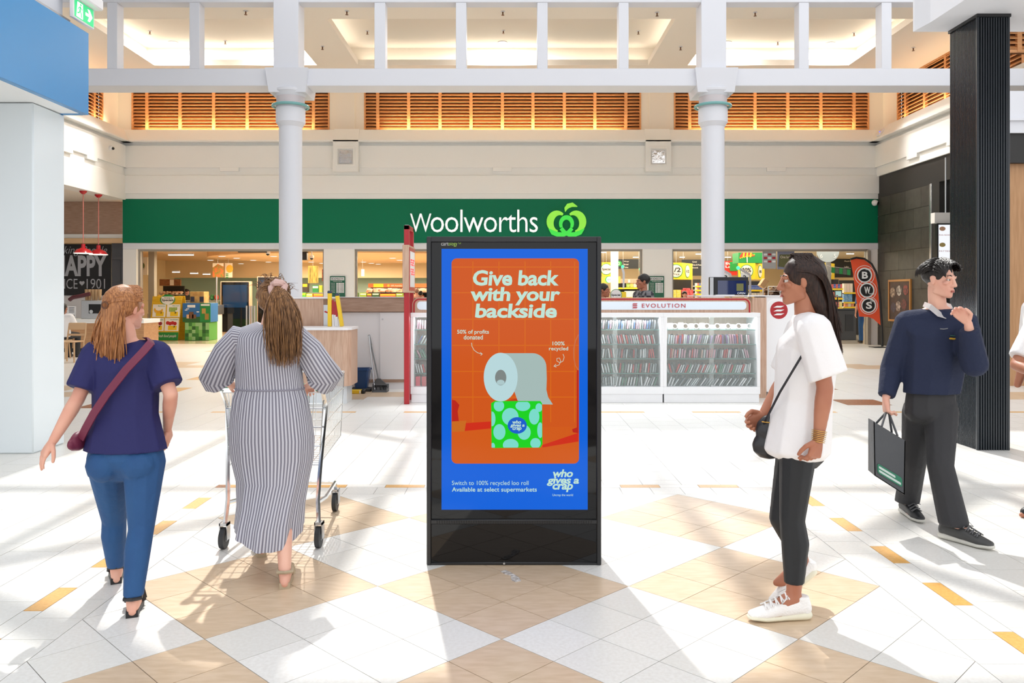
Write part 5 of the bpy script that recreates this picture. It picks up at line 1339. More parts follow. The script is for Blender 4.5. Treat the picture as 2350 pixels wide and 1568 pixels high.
def aisle(lb, px0, px1, py0, py1, Y, words, num=None):
    t = panel('aisle_sign', lb, 'sign', px0, px1, py0, py1, Y, M_sgnblk, .06, 'black aisle signs'); hang(t, px0+3, py0, Y+.03, 3.35); hang(t, px1-3, py0, Y+.03, 3.35)
    for i, (w, x, y, wd) in enumerate(words): ptext(w, (x, x+wd, y-1.6, y+1.6), Y-.01, M_poster, t)
    if num: flat(t, 'number', circle(num[1], num[2], 6, 6, 24), Y-.006, mat('aisle_green', (30, 150, 60), 0.5)); ptext(num[0], (num[1]-2, num[1]+2, num[2]-3, num[2]+3), Y-.013, M_poster, t)
aisle('black bread aisle sign above the man in plaid', 1416, 1476, 595, 617, 32, [('Wraps', 1432, 600.5, 11), ('Bread', 1432, 607, 10), ('Cakes', 1432, 613.5, 10), ('V', 1467, 600.5, 3)], ('2', 1421, 605))
aisle('black cereal aisle sign behind the half price cube', 1565, 1612, 596, 633, 33, [('Cereal', 1589, 601, 10), ('Oats & Muesli', 1589, 608, 22), ('Granola', 1589, 614.5, 13)])
aisle('black lollies aisle sign behind the orange flag', 1882, 1958, 594, 637, 34, [('Muesli Bars', 1938, 599.5, 20), ('Lollies', 1938, 612.5, 10)])
t = panel('price_sign', 'red everyday low price sign right of the white column', 'sign', 1655, 1692, 599, 632, 30.5, mat('price_red', (196, 40, 36), 0.5)); hang(t, 1670, 599, 30.5, 3.35); ptext('Ever\nLow', (1665, 1690, 602, 615), 30.49, M_letw, t, bold=.02)
flat(t, 'print', [(1675, 601), (1692, 601), (1692, 622), (1675, 622)], 30.48, M_sgngrn)
t = panel('glass_notice', 'grey notice panel of small logos on the shop glass', 'notice', 1750, 1781, 577, 617, 25.25, mat('notice_grey', (168, 170, 172), 0.4)); hang(t, 1765, 578, 25.26, 2.93)
for i in range(3):
    for j in range(3): flat(t, 'print', [(1753+i*9.6, 582+j*8), (1760.5+i*9.6, 582+j*8), (1760.5+i*9.6, 586.5+j*8), (1753+i*9.6, 586.5+j*8)], 25.24, (M_red if (i+j) % 2 else M_letw))
t = panel('glass_notice', 'olive bonus notice panel on the shop glass behind the long dark hair', 'notice', 1784, 1823, 577, 618, 25.3, mat('notice_blue', (130, 136, 160), 0.4)); hang(t, 1800, 578, 25.31, 2.93); flat(t, 'print', [(1789, 584), (1822, 584), (1822, 616), (1786, 612)], 25.29, mat('notice_dkolive', (96, 98, 60), 0.5)); ptext('One bonus', (1791, 1821, 587, 593), 25.28, M_poster, t)
t = thing('hanging_disc', 'pale round checkout markers five and six on the grey column', 'sign', at(1900, 602, 28.4)); flat(t, 'disc', circle(1900, 577, 26, 25, 40), 28.4, mat('disc_grey', (176, 186, 188), 0.4)); ptext('5', (1913, 1919, 583, 592), 28.38, M_letw, t); ptext('6', (1882, 1888, 583, 592), 28.38, M_letw, t); hang(t, 1880, 560, 28.4, 3.35)
for lb, n_, px, py, Y in (('grey checkout gantry numbered two', '2', 1709, 637, 22), ('grey checkout gantry numbered three by the white column', '3', 1665, 637, 22), ('grey gantry arm with a green lamp behind the round special sign', None, 1427, 612, 26), ('grey gantry arm with a green lamp beside the man in plaid', None, 1468, 618, 26)):
    t = thing('checkout_gantry', lb, 'gantry', (ax(px+14, Y), Y, 0), 'checkout gantries')
    w = 3.5; q = [(px-18, py-21), (px-14, py-24), (px+13, py-9), (px+15, py), (px+15, 681), (px+10, 681), (px+10, py-4), (px-14, py-18)] if n_ else [(px-2, py+2), (px+3, py), (px+7, py+14), (px+6, py+50), (px+2, py+50), (px+2, py+16)]
    flat(t, 'arm', q, Y, M_steel); MB().box(ax(q[3][0]-4, Y), ax(q[3][0], Y), Y, Y+.1, 0, az(678, Y)).build('post', M_grey, t)
    if n_: flat(t, 'plate', [(px-9, py+8), (px-9, py-12), (px+5, py-8), (px+9, py-3), (px+9, py+8)], Y-.02, M_letw); ptext(n_, (px-4, px+4, py-5, py+5), Y-.03, INK, t, bold=.02)
    gx, gy = (px-17, py-23) if n_ else (px, py-1)
    MB().sph(at(gx+2, gy+1, Y), .05, 10, 8).build('lamp', emis('lamp_green', (70, 255, 150), 2), t)
# --- shelving and goods
def gondola(lb, px0, px1, Y, tops, d=.45, m=M_char, ztop=None):
    t = thing('gondola_shelf', lb, 'shelf', (ax((px0+px1)/2, Y), Y, 0), None)
    zt_ = ztop or az(tops[0], Y)+.3
    MB().box(ax(px0, Y), ax(px1, Y), Y+d-.03, Y+d, 0, zt_).build('back', m, t, smooth=False)
    for py in tops:
        MB().box(ax(px0, Y), ax(px1, Y), Y, Y+d-.03, az(py, Y)-.03, az(py, Y)).build('shelf', M_white, t, smooth=False); MB().box(ax(px0, Y), ax(px1, Y), Y-.012, Y, az(py, Y)-.06, az(py, Y)).build('price_strip', M_sgnyel, t, smooth=False)
    return t
gd = 0
def goods(name, cat, where, px0, px1, py, Y, w, h, cols_, grp, d=.16):
    x = px0; i = 0
    while x+w <= px1+.1:
        c_ = cols_[i % len(cols_)]; key = ('%s_%d_%d' % (name, round(w*Y), round(h*Y)), c_)
        if key not in goods.me:
            W2, H2 = w*Y/FPX*.94, h*Y/FPX
            b = MB(); b.box(-W2/2, W2/2, 0, d, 0, H2, .003)
            goods.me[key] = b.mesh(name, mat('pack_%d_%d_%d' % c_, c_, 0.4, noise=(random.uniform(9, 16), (1, 1, 1.5), tuple(min(255, int(q*.5+110)) for q in c_), 1)))
        o = link(name, goods.me[key], None, (ax(x+w/2, Y), Y+.03, az(py, Y)+.002)); i += 1
        tag(o, '%s %s from the left %s' % (ORD(i), name.replace('_', ' '), where), cat, grp); x += w
goods.me = {}
gondola('dark promotion end with boxes under the half price cube', 1540, 1592, 30, (684,), ztop=az(641, 30))
goods('cereal_box', 'box', 'in the yellow pair behind the stall', 1543, 1564, 683.5, 29.9, 10.2, 18, [(236, 206, 50)], 'boxes under the half price cube'); goods('biscuit_box', 'box', 'in the red group behind the stall', 1565, 1592, 683.5, 29.9, 9, 18, [(206, 36, 40)], 'boxes under the half price cube'); goods('snack_box', 'box', 'on top of the red group behind the stall', 1569, 1586, 665.6, 29.9, 16, 4, [(206, 36, 40)], 'boxes under the half price cube')
gondola('goods shelf at the edge of the right white column', 1596, 1614, 31, (656, 665, 674, 684), ztop=az(641, 31))
for py in (656, 665, 674, 684): goods('packet', 'packet', 'on the %s shelf beside the right column' % ORD((py-647)//9), 1597, 1613, py, 31, 4, 6, [(230, 220, 210), (206, 80, 60), (60, 90, 160), (240, 200, 60)], 'packets beside the right column')
gondola('shelf with yellow strips behind the television', 1716, 1752, 28, (665, 682), ztop=az(645, 28)); goods('blue_carton', 'carton', 'on the upper shelf behind the television', 1719, 1750, 665, 28, 6.2, 10, [(50, 80, 160)], 'cartons behind the television'); goods('milk_carton', 'carton', 'on the lower shelf behind the television', 1719, 1750, 682, 28, 6.2, 10, [(236, 230, 216)], 'cartons behind the television')
gondola('crowded shelf under the special cube left of the flag', 1857, 1935, 30, (662, 684, 706), ztop=az(641, 30)); goods('snack_pack', 'packet', 'on the top shelf under the special cube', 1859, 1892, 661.5, 30, 5.5, 13, [(60, 80, 170), (200, 60, 60), (230, 230, 236)], 'snack packs under the special cube'); goods('snack_pack', 'packet', 'on the top shelf right of the grey column', 1909, 1934, 661.5, 30, 5, 9, [(200, 50, 50), (40, 70, 160)], 'snack packs under the special cube'); goods('packet', 'packet', 'on the middle shelf under the special cube', 1859, 1934, 683.5, 30, 7.5, 13, [(230, 190, 70), (120, 60, 40), (240, 240, 230), (200, 60, 50)], 'packets under the special cube'); goods('packet', 'packet', 'on the bottom shelf under the special cube', 1859, 1934, 705.5, 30, 7.5, 12, [(220, 200, 90), (236, 230, 220), (180, 60, 50)], 'packets under the special cube')
gondola('tall shelf of boxes behind the orange flag', 1936, 1992, 31, (671, 693, 704), ztop=az(643, 31)); goods('noodle_box', 'box', 'on the top shelf behind the flag', 1937, 1958, 671, 31, 7, 20, [(230, 214, 196), (226, 200, 190)], 'boxes behind the orange flag'); goods('detergent_box', 'box', 'on the middle shelf behind the flag', 1937, 1958, 693, 31, 10, 18, [(70, 140, 200)], 'boxes behind the orange flag'); goods('biscuit_box', 'box', 'on the bottom shelf behind the flag', 1940, 1962, 704, 31, 7, 9, [(220, 120, 60), (226, 216, 200)], 'boxes behind the orange flag')
gondola('shelf of bottles behind the man in plaid', 1418, 1474, 31, (660, 682), ztop=az(648, 31)); goods('cake_box', 'box', 'on the yellow shelf behind the plaid shirt', 1438, 1464, 659.5, 31, 8, 9, [(150, 190, 60), (240, 190, 60), (220, 200, 180)], 'goods behind the man in plaid'); goods('bottle', 'bottle', 'in the pale row behind the plaid shirt', 1434, 1462, 682, 31, 4, 14, [(206, 216, 226), (190, 206, 220)], 'goods behind the man in plaid')
t = panel('shelf_header', 'pale timber shelf header behind the gantry arm', 'header', 1424, 1470, 640, 650, 31, M_wood, .3); MB().box(ax(1441, 31), ax(1446, 31), 30.98, 31, az(649, 31), az(642, 31)).build('label', M_poster, t); hang(t, 1430, 640, 31.1, 3.35); hang(t, 1466, 640, 31.1, 3.35)
# --- checkout
YCk = 27.6
t = thing('checkout', 'black checkout desk left of the orange flag', 'checkout', (ax(1915, YCk), YCk, 0))
MB().box(ax(1880, YCk), ax(1965, YCk), YCk, YCk+.7, 0, az(712, YCk), .01).build('desk', mat('checkout_black', (52, 50, 46), 0.4), t); MB().box(ax(1870, YCk), ax(1968, YCk), YCk-.05, YCk+.75, az(712, YCk), az(709, YCk)).build('top', M_black, t)
for px in (1890, 1940): MB().box(ax(px, YCk), ax(px+18, YCk), YCk-.015, YCk, az(760, YCk), az(722, YCk)).build('door', M_char, t)
for lb, px0, px1, c_ in (('checkout touch screen left of the grey column', 1875, 1894, (190, 224, 236)), ('checkout touch screen right of the grey column', 1916, 1932, (170, 206, 196))):
    Y = 27.4; s = thing('checkout_screen', lb, 'screen', at((px0+px1)/2, 683, Y), 'checkout touch screens')
    MB().box(ax(px0, Y), ax(px1, Y), Y, Y+.05, az(682, Y), az(667, Y), .006).build('housing', M_black, s); MB().box(ax(px0+1.5, Y), ax(px1-1.5, Y), Y-.005, Y, az(680.5, Y), az(668.5, Y)).build('display', emis('till_%d' % c_[0], c_, .8), s); MB().cyl((ax((px0+px1)/2, Y), Y+.1, az(711, YCk)), (ax((px0+px1)/2, Y), Y+.06, az(675, Y)), .02, seg=8).build('stem', M_black, s)
    MB().prism([(ax(x, Y), az(y, Y)) for x, y in rrect(px0+2.5, px0+7, 679.5, 677.5, .6)][::-1], (0, Y-.008, 0), XU, ZU, .003).build('button', M_red, s, smooth=False)
t = thing('dump_bin', 'steel wire bin piled with cartons behind the long dark hair', 'bin', (ax(1780, 27), 27, 0))
for px in (1751, 1763, 1790, 1815): MB().cyl((ax(px, 27), 27, 0), (ax(px, 27), 27, az(658 if px > 1751 else 662, 27)), .02, seg=8).build('post', M_steel, t)
for py in (658, 669, 680): MB().cyl((ax(1763, 27), 27, az(py, 27)), (ax(1815, 27), 27, az(py, 27)), .014, seg=6).build('rail', M_steel, t)
MB().box(ax(1763, 27), ax(1815, 27), 27, 27.6, .5, .53).build('base', M_steel, t)
o = MB().obox((ax(1760, 26.9), 27.3, az(650, 27)), (.28, .3, .17), Euler((0, R(-55), 0))).build('cardboard_box', mat('cardboard', (196, 160, 118), 0.7)); tag(o, 'tilted brown cardboard box on the wire bin', 'box')
b = MB()
for i in range(60): b.obox((random.uniform(ax(1766, 27), ax(1812, 27)), 27.05+random.uniform(0, .5), az(random.uniform(664, 700), 27)), (.22, .1, .12), Euler((random.random(), random.random(), random.random())))
tag(b.build('packets', mat('bin_goods', (150, 118, 92), 0.5, noise=(5, (1, 1, 1), (90, 70, 60), 1)), smooth=False), 'jumbled packets heaped in the steel wire bin', 'packets', None, 'stuff')
# bunting
t = thing('bunting', 'string of small green and grey flags near the orange flag', 'bunting', at(1912, 612, 26.5)); pts = [at(1898+i*9, 609+i*1.2+(1.5 if 0 < i < 5 else 0), 26.5) for i in range(7)]
MB().tube(pts, .006, 6).build('string', M_wht, t)
for i in range(1, 6): flat(t, 'flag', [(1899+i*9, 612+i*1.2), (1907+i*9, 613+i*1.2), (1907+i*9, 626+i*1.2), (1899+i*9, 625+i*1.2)], 26.5, M_sgngrn if i % 2 else mat('flag_grey', (90, 96, 90), 0.6))

# ================================================================== CAFE AT THE LEFT
Yw = 25.95
t = thing('wall_sign', 'black painted cafe sign reading Making People Happy since 1901', 'sign', at(200, 678, Yw))
MB().box(-16.2, ax(255, Yw), Yw, Yw+.04, az(678, Yw), az(547, Yw)).build('board', mat('board_black', (36, 37, 40), 0.6), t, smooth=False)
M_chalk = mat('chalk_grey', (186, 190, 198), 0.7)
ptext('HAPPY', (123, 245, 586, 634), Yw-.012, M_chalk, t, bold=.035); ptext('SINCE', (118, 178, 640, 663), Yw-.012, M_chalk, t, bold=-.005); ptext('1901', (199, 241, 640, 663), Yw-.012, M_chalk, t, bold=-.005)
ptext('Making People', (120, 246, 565, 588), Yw-.012, M_chalk, t, shear=.35, bold=-.008)
hp = []
for i in range(28):
    q = 2*math.pi*i/28; hp.append((188+.38*16*math.sin(q)**3, 650-.38*(13*math.cos(q)-5*math.cos(2*q)-2*math.cos(3*q)-math.cos(4*q))))
flat(t, 'heart', hp, Yw-.012, M_chalk)
M_lampred = mat('enamel_red', (186, 26, 36), 0.25)
for px, Y, pm, ps, lb in ((191, 22.84, 436, 560, 'red enamel pendant lamp nearer the pale pillar'), (226, 23.66, 444, 563, 'red enamel pendant lamp nearer the green fascia')):
    x = ax(px, Y); Z = lambda y: az(y, Y)
    t = thing('pendant_lamp', lb, 'pendant lamp', (x, Y, Z(ps)), 'red cafe pendant lamps'); k = Y/FPX
    MB().lathe([(8*k, 4.46), (8*k, 4.42), (3*k, 4.36)], (x, Y, 0), 16).build('ceiling_rose', M_lampred, t)
    MB().cyl((x, Y, 4.38), (x, Y, Z(ps)+.02), .012, seg=6).build('cord', mat('cord_pink', (200, 120, 110), 0.5), t)
    MB().lathe([(4*k, Z(ps)), (4.5*k, Z(ps+9)), (9*k, Z(ps+11)), (15*k, Z(ps+14)), (19.5*k, Z(ps+21)), (19*k, Z(ps+21)), (9*k, Z(ps+13)), (3*k, Z(ps+11))], (x, Y, 0), 28).build('shade', M_lampred, t)
    MB().lathe([(19.7*k, Z(ps+22.2)), (19.7*k, Z(ps+20.8)), (18.5*k, Z(ps+20.8))], (x, Y, 0), 28).build('rim', emis('lamp_rim', (255, 240, 220), 1.2), t)
Yk = 21.7
t = thing('cafe_counter', 'timber cafe counter with a cream top at the far left', 'counter', (-12.5, Yk, 0))
MB().box(-17, ax(330, Yk), Yk, Yk+.9, 0, az(742, Yk)).build('front', mat('counter_oak', (196, 150, 106), 0.45, noise=(4, (.6, 6, 6), (180, 132, 90), 4)), t, smooth=False); MB().box(-17, ax(332, Yk), Yk-.06, Yk+.95, az(742, Yk), az(733, Yk)).build('top', M_cream, t, smooth=False); MB().box(-17, ax(330, Yk), Yk-.005, Yk, 0, .1).build('kick', M_black, t, smooth=False)
zc = az(733, Yk)+.001; Yi = Yk+.45
def ontop(name, lb, cat, px, w, h, m, d=.2, grp=None):
    t = thing(name, lb, cat, (ax(px, Yi), Yi, zc), grp); MB().box(ax(px-w/2, Yi), ax(px+w/2, Yi), Yi-d/2, Yi+d/2, zc, zc+h, .01).build('body', m, t); return t
t = ontop('coffee_machine', 'chrome coffee machine with paper cups on top on the cafe counter', 'coffee machine', 226, 62, .5, M_steel, .4)
MB().box(ax(213, Yi), ax(240, Yi), Yi-.215, Yi-.2, zc+.15, zc+.4).build('panel', M_dark, t); MB().cyl((ax(220, Yi), Yi-.25, zc+.2), (ax(220, Yi), Yi-.2, zc+.2), .05, seg=12).build('group_head', M_chrome, t); MB().tube([(ax(170, Yi), Yi-.22, zc+.52), (ax(178, Yi), Yi-.25, zc+.58), (ax(196, Yi), Yi-.25, zc+.62), (ax(216, Yi), Yi-.22, zc+.68)], .055, 8).build('lever', mat('lever_maroon', (80, 30, 40), 0.35), t)
for i, px in enumerate((199, 206, 214, 221, 229)):
    o = MB().lathe([(.035, 0), (.05, .3), (.048, .3), (.03, .01)], (0, 0, 0), 12).build('paper_cups', mat('kraft_cup', (196, 160, 118), 0.6)); o.location = (ax(px, Yi), Yi, zc+.502); tag(o, '%s stack of kraft paper cups from the left on the coffee machine' % ORD(i+1), 'cup', 'stacks of paper cups')
for i, px in enumerate((237, 244)):
    o = MB().lathe([(.04, 0), (.05, .1), (.047, .1), (.035, .01)], (0, 0, 0), 12).build('coffee_cup', M_wht); o.location = (ax(px, Yi), Yi, zc+.502); tag(o, '%s white cup right of the paper cups' % ('first', 'second')[i], 'cup')
t = ontop('menu_tablet', 'small dark menu screen on the cafe counter', 'screen', 203, 20, .38, M_wht, .03); MB().box(ax(194.5, Yi), ax(211.5, Yi), Yi-.022, Yi-.015, zc+.03, zc+.35).build('display', mat('tablet_dark', (52, 40, 44), .2), t)
t = ontop('counter_notice', 'white notice with an arrow on the cafe counter', 'notice', 164, 21, .34, M_wht, .02)
for i in range(4): flat(t, 'print', [(158, 706+i*3.4), (170, 706+i*3.4), (170, 707+i*3.4), (158, 707+i*3.4)], Yi-.014, INK)
flat(t, 'print', [(158, 724), (162, 721), (162, 723), (171, 723), (171, 725), (162, 725), (162, 727)], Yi-.014, INK)
t = ontop('pastry_case', 'glazed pastry case with lit cakes at the end of the cafe counter', 'display case', 276, 34, .02, M_steel, .4)
MB().box(ax(260, Yi), ax(293, Yi), Yi-.18, Yi-.17, zc, zc+.42).build('glass_front', M_glass, t, smooth=False); MB().box(ax(259, Yi), ax(294, Yi), Yi-.2, Yi+.2, zc+.42, zc+.45).build('top', M_steel, t)
for i, px in enumerate((264, 271, 278, 285)):
    o = MB().sph((0, 0, 0), (.07, .07, .06), 10, 6).build('pastry', mat('pastry_%d' % (i % 2), ((210, 140, 60), (150, 96, 50))[i % 2], .5, bump=(20, .5))); o.location = (ax(px, Yi), Yi, zc+.085); tag(o, '%s pastry from the left in the glazed case' % ORD(i+1), 'pastry', 'pastries in the cafe case')
# chair at the cafe edge
Yc_ = 18.4
t = thing('cafe_chair', 'pale bentwood cafe chair half hidden by the pale pillar', 'chair', (ax(163, Yc_), Yc_, 0))
M_cw = mat('chair_wood', (206, 170, 130), 0.4)
xc_ = ax(162, Yc_)
for sx in (-.19, .19):
    MB().tube([(xc_+sx, Yc_+.2, 0), (xc_+sx, Yc_+.2, .45), (xc_+sx*1.05, Yc_+.26, .62), (xc_+sx, Yc_+.3, .86)], .018, 8).build('leg', M_cw, t); MB().cyl((xc_+sx, Yc_-.2, 0), (xc_+sx, Yc_-.2, .45), .018, seg=8).build('leg', M_cw, t)
MB().box(xc_-.21, xc_+.21, Yc_-.22, Yc_+.22, .45, .48, .015).build('seat', M_cw, t); MB().box(xc_-.2, xc_+.2, Yc_+.28, Yc_+.31, .72, .88, .012).build('backrest', M_cw, t); MB().box(xc_-.19, xc_+.19, Yc_+.25, Yc_+.27, .58, .63, .008).build('back_rail', M_cw, t)
# food shop at the right: framed poster and menu screen
t = thing('framed_poster', 'wood framed poster of dark bowls on the stone wall behind the student', 'poster', (XR-.04, 23.5, 1.0), None)
b = MB(); ya, yb, z0, z1 = 22.85, 24.2, .75, 1.975
U2 = Vector((0, -1, 0))
b.ring([(0, 0), (yb-ya, 0), (yb-ya, z1-z0), (0, z1-z0)], [(.06, .06), (yb-ya-.06, .06), (yb-ya-.06, z1-z0-.06), (.06, z1-z0-.06)], (XR-.05, yb, z0), U2, ZU, .045); b.build('frame', mat('frame_oak', (176, 124, 66), .45), t, smooth=False)
MB().box(XR-.03, XR-.01, ya+.06, yb-.06, z0+.06, z1-.06).build('print', mat('poster_dark', (70, 40, 36), .5, noise=(5, (1, 1, 1), (40, 26, 30), 2)), t, smooth=False)
for i, (u_, v_, c_) in enumerate(((.25, .85, (180, 160, 140)), (.65, .9, (200, 190, 180)), (1.05, .92, (150, 60, 60)), (.6, .45, (190, 170, 160)), (.95, .5, (120, 50, 50)), (.3, .4, (60, 60, 90)))):
    MB().prism(circle(u_, v_, .15, .15, 20), (XR-.034, yb, z0), U2, ZU, .003).build('print', mat('bowl_%d' % i, c_, .5, noise=(14, (1, 1, 1), (60, 40, 40), 2)), t, smooth=False)
t = thing('menu_screen', 'bright narrow menu screen seen beside the fluted column', 'screen', at(2162, 600, 20.5)); Y = 20.5
MB().box(ax(2151, Y), ax(2195, Y), Y, Y+.1, az(640, Y), az(513, Y)).build('housing', M_black, t, smooth=False); MB().box(ax(2154, Y), ax(2192, Y), Y-.01, Y, az(636, Y), az(516, Y)).build('display', emis('menu_white', (236, 238, 242), .95), t, smooth=False)
for i, py in enumerate((525, 562, 600)):
    flat(t, 'print', circle(2163, py, 7, 5, 20), Y-.018, mat('dish_%d' % i, ((214, 170, 140), (190, 170, 110), (200, 140, 90))[i], .5)); i < 2 and ptext(('POOL NOOD', 'PATTIES', 'RICE')[i], (2155, 2180, py+13, py+16), Y-.018, M_slet, t)
MB().box(ax(2145, 20.6), ax(2200, 20.6), 20.6, 20.8, az(512, 20.6), az(488, 20.6)).build('head_panel', M_cream, t, smooth=False)
MB().cyl(at(2170, 488, 20.7), at(2170, 488, 20.7)+Vector((0, 0, 1.4)), .02, seg=6).build('hanger', M_steel, t)
# ================================================================== PEOPLE
_ico = None
def ico_pts():
    global _ico
    if _ico is None:
        b = bmesh.new(); bmesh.ops.create_icosphere(b, subdivisions=2, radius=1); _ico = [v.co.copy() for v in b.verts]; b.free()
    return _ico
def hull_to(bm, ells, clips=()):
    h = bmesh.new()
    for e in ells:
        c, r = Vector(e[0]), e[1]
        if not hasattr(r, '__len__'): r = (r, r, r)
        M_ = e[2] if len(e) > 2 and e[2] is not None else None
        for p in ico_pts():
            q = Vector((p.x*r[0], p.y*r[1], p.z*r[2]))
            h.verts.new(c+(M_ @ q if M_ else q))
    res = bmesh.ops.convex_hull(h, input=h.verts[:])
    bmesh.ops.delete(h, geom=[v for v in h.verts if not v.link_faces], context='VERTS')
    for co, no in clips:
        bmesh.ops.bisect_plane(h, geom=h.verts[:]+h.edges[:]+h.faces[:], plane_co=co, plane_no=no, clear_outer=True)
        bmesh.ops.holes_fill(h, edges=[e for e in h.edges if e.is_boundary], sides=0)
    me = bpy.data.meshes.new('tmp'); h.to_mesh(me); h.free()
    bm.from_mesh(me); bpy.data.meshes.remove(me)
def organic_mesh(pieces, voxel, smooth=4):
    bm = bmesh.new()
    for p in pieces: hull_to(bm, p[0], p[1] if len(p) > 1 else ())
    me = bpy.data.meshes.new('tmp'); bm.to_mesh(me); bm.free()
    ob = bpy.data.objects.new('tmp', me); C.objects.link(ob)
    m1 = ob.modifiers.new('r', 'REMESH'); m1.mode = 'VOXEL'; m1.voxel_size = voxel
    if smooth:
        m2 = ob.modifiers.new('s', 'SMOOTH'); m2.factor = 0.5; m2.iterations = smooth
    dg = bpy.context.evaluated_depsgraph_get()
    out = bpy.data.meshes.new_from_object(ob.evaluated_get(dg))
    bpy.data.objects.remove(ob); bpy.data.meshes.remove(me)
    return out
def organic(name, groups, m, parent):
    """groups: list of (pieces, voxel, smooth) merged into one mesh"""
    b = bmesh.new()
    for pcs, vx, sm in groups:
        me = organic_mesh(pcs, vx, sm); b.from_mesh(me); bpy.data.meshes.remove(me)
    me = bpy.data.meshes.new(name); b.to_mesh(me); b.free()
    me.materials.append(m)
    for p in me.polygons: p.use_smooth = True
    return link(name, me, parent)
def frame(fwd, up=ZU):
    f = Vector(fwd).normalized(); r = f.cross(Vector(up)).normalized(); u = r.cross(f).normalized()
    return Matrix((r, f, u)).transposed()                       # columns: right, forward, up
def hand_pieces(w, d, palm, side, curl=0.5, s=1.0):
    """palm, four unequal fingers and a thumb; d = finger direction, palm = palm normal, side = +1 if thumb lies along d x palm"""
    d = Vector(d).normalized(); n = Vector(palm); n = (n-d*n.dot(d)).normalized(); l = d.cross(n).normalized()*side
    w = Vector(w); P_ = []
    P_.append(([(w, .022*s), (w+d*.045*s+l*.02*s, (.018*s,)*3), (w+d*.045*s-l*.018*s, (.018*s,)*3), (w+d*.082*s+l*.03*s, .012*s), (w+d*.078*s-l*.032*s, .0115*s)],))
    for k_, ln, b0 in ((0, .072, .03), (1, .08, .01), (2, .074, -.011), (3, .058, -.03)):
        p = w+d*(.08-.004*abs(k_-1))*s+l*b0*s; dr = d.copy(); r = .0092*s
        for j, f in enumerate((.45, .32, .23)):
            a = curl*(.75 if j == 0 else 1.0)
            dr = (Matrix.Rotation(a, 3, n.cross(d)*-1) @ dr).normalized() if False else (dr*math.cos(a)+(n-dr*n.dot(dr)).normalized()*math.sin(a)).normalized()
            q = p+dr*ln*f*s
            P_.append(([(p, r), (q, r*.9)],)); p = q; r *= .9
    t0 = w+d*.022*s+l*.022*s; t1 = t0+(d*.55+l*.75+n*.35).normalized()*.04*s; t2 = t1+(d*.85+l*.2+n*.5).normalized()*.03*s; t3 = t2+(d*.9-l*.05+n*.45).normalized()*.024*s
    P_ += [([(t0, .016*s), (t1, .0115*s)],), ([(t1, .0115*s), (t2, .0105*s)],), ([(t2, .0105*s), (t3, .0085*s)],)]
    return P_
def head_pieces(c, H, s=1.0):
    e = lambda x, y, z: Vector(c)+H @ Vector((x*s, y*s, z*s))
    k = lambda *r: tuple(q*s for q in r)
    P_ = [([(e(0, -.012, .028), k(.076, .094, .086), H)],),
          ([(e(0, -.005, .0), k(.07, .08, .07), H), (e(0, .02, -.04), k(.06, .066, .05), H)],),
          ([(e(0, .03, -.03), k(.058, .056, .05), H), (e(0, .066, -.098), k(.026, .02, .018), H), (e(.04, .0, -.075), k(.016, .02, .018), H), (e(-.04, .0, -.075), k(.016, .02, .018), H)],),
          ([(e(0, .083, .012), .01*s), (e(0, .102, -.032), .0125*s)],), ([(e(-.012, .09, -.036), .009*s), (e(.012, .09, -.036), .009*s)],),
          ([(e(-.03, .076, .024), k(.018, .012, .008), H), (e(.03, .076, .024), k(.018, .012, .008), H)],),
          ([(e(-.016, .083, -.062), .008*s), (e(.016, .083, -.062), .008*s), (e(0, .088, -.06), .008*s)],)]
    for sx in (-1, 1):
        P_.append(([(e(sx*.018, .079, .0135), .0055*s), (e(sx*.031, .082, .0155), .006*s), (e(sx*.045, .074, .012), .005*s)],))
        P_.append(([(e(sx*.018, .078, -.008), .005*s), (e(sx*.031, .08, -.0095), .0055*s), (e(sx*.045, .072, -.006), .005*s)],))
        P_.append(([(e(sx*.076, -.004, .012), k(.009, .02, .018), H), (e(sx*.074, -.002, -.022), k(.008, .013, .013), H)],))
        P_.append(([(e(sx*.04, .062, -.018), k(.022, .018, .016), H)],))
    return P_
def face_parts(c, H, body, s=1.0, iris=(70, 50, 36), brow=(40, 30, 24), lip=(176, 104, 96)):
    e = lambda x, y, z: Vector(c)+H @ Vector((x*s, y*s, z*s))
    for sx in (-1, 1):
        MB().sph(e(sx*.031, .0718, .0025), .0115*s, 12, 8).build('eye', mat('eye_white', (206, 196, 188), .25), body)
        MB().sph(e(sx*.031, .0776, .0025), .0072*s, 10, 6).build('iris', mat('iris_%d' % iris[0], iris, .2), body)
        MB().tube([e(sx*.016, .085, .026), e(sx*.031, .085, .03), e(sx*.047, .074, .026)], [.003*s, .004*s, .002*s], 6).build('eyebrow', mat('brow_%d' % brow[0], brow, .7), body)
    b = MB(); b.sph(e(0, .0885, -.0655), (.021*s, .008*s, .0042*s), 12, 6, H); b.sph(e(0, .09, -.0725), (.018*s, .008*s, .0048*s), 12, 6, H); b.build('lips', mat('lips_%d' % lip[0], lip, .4), body)

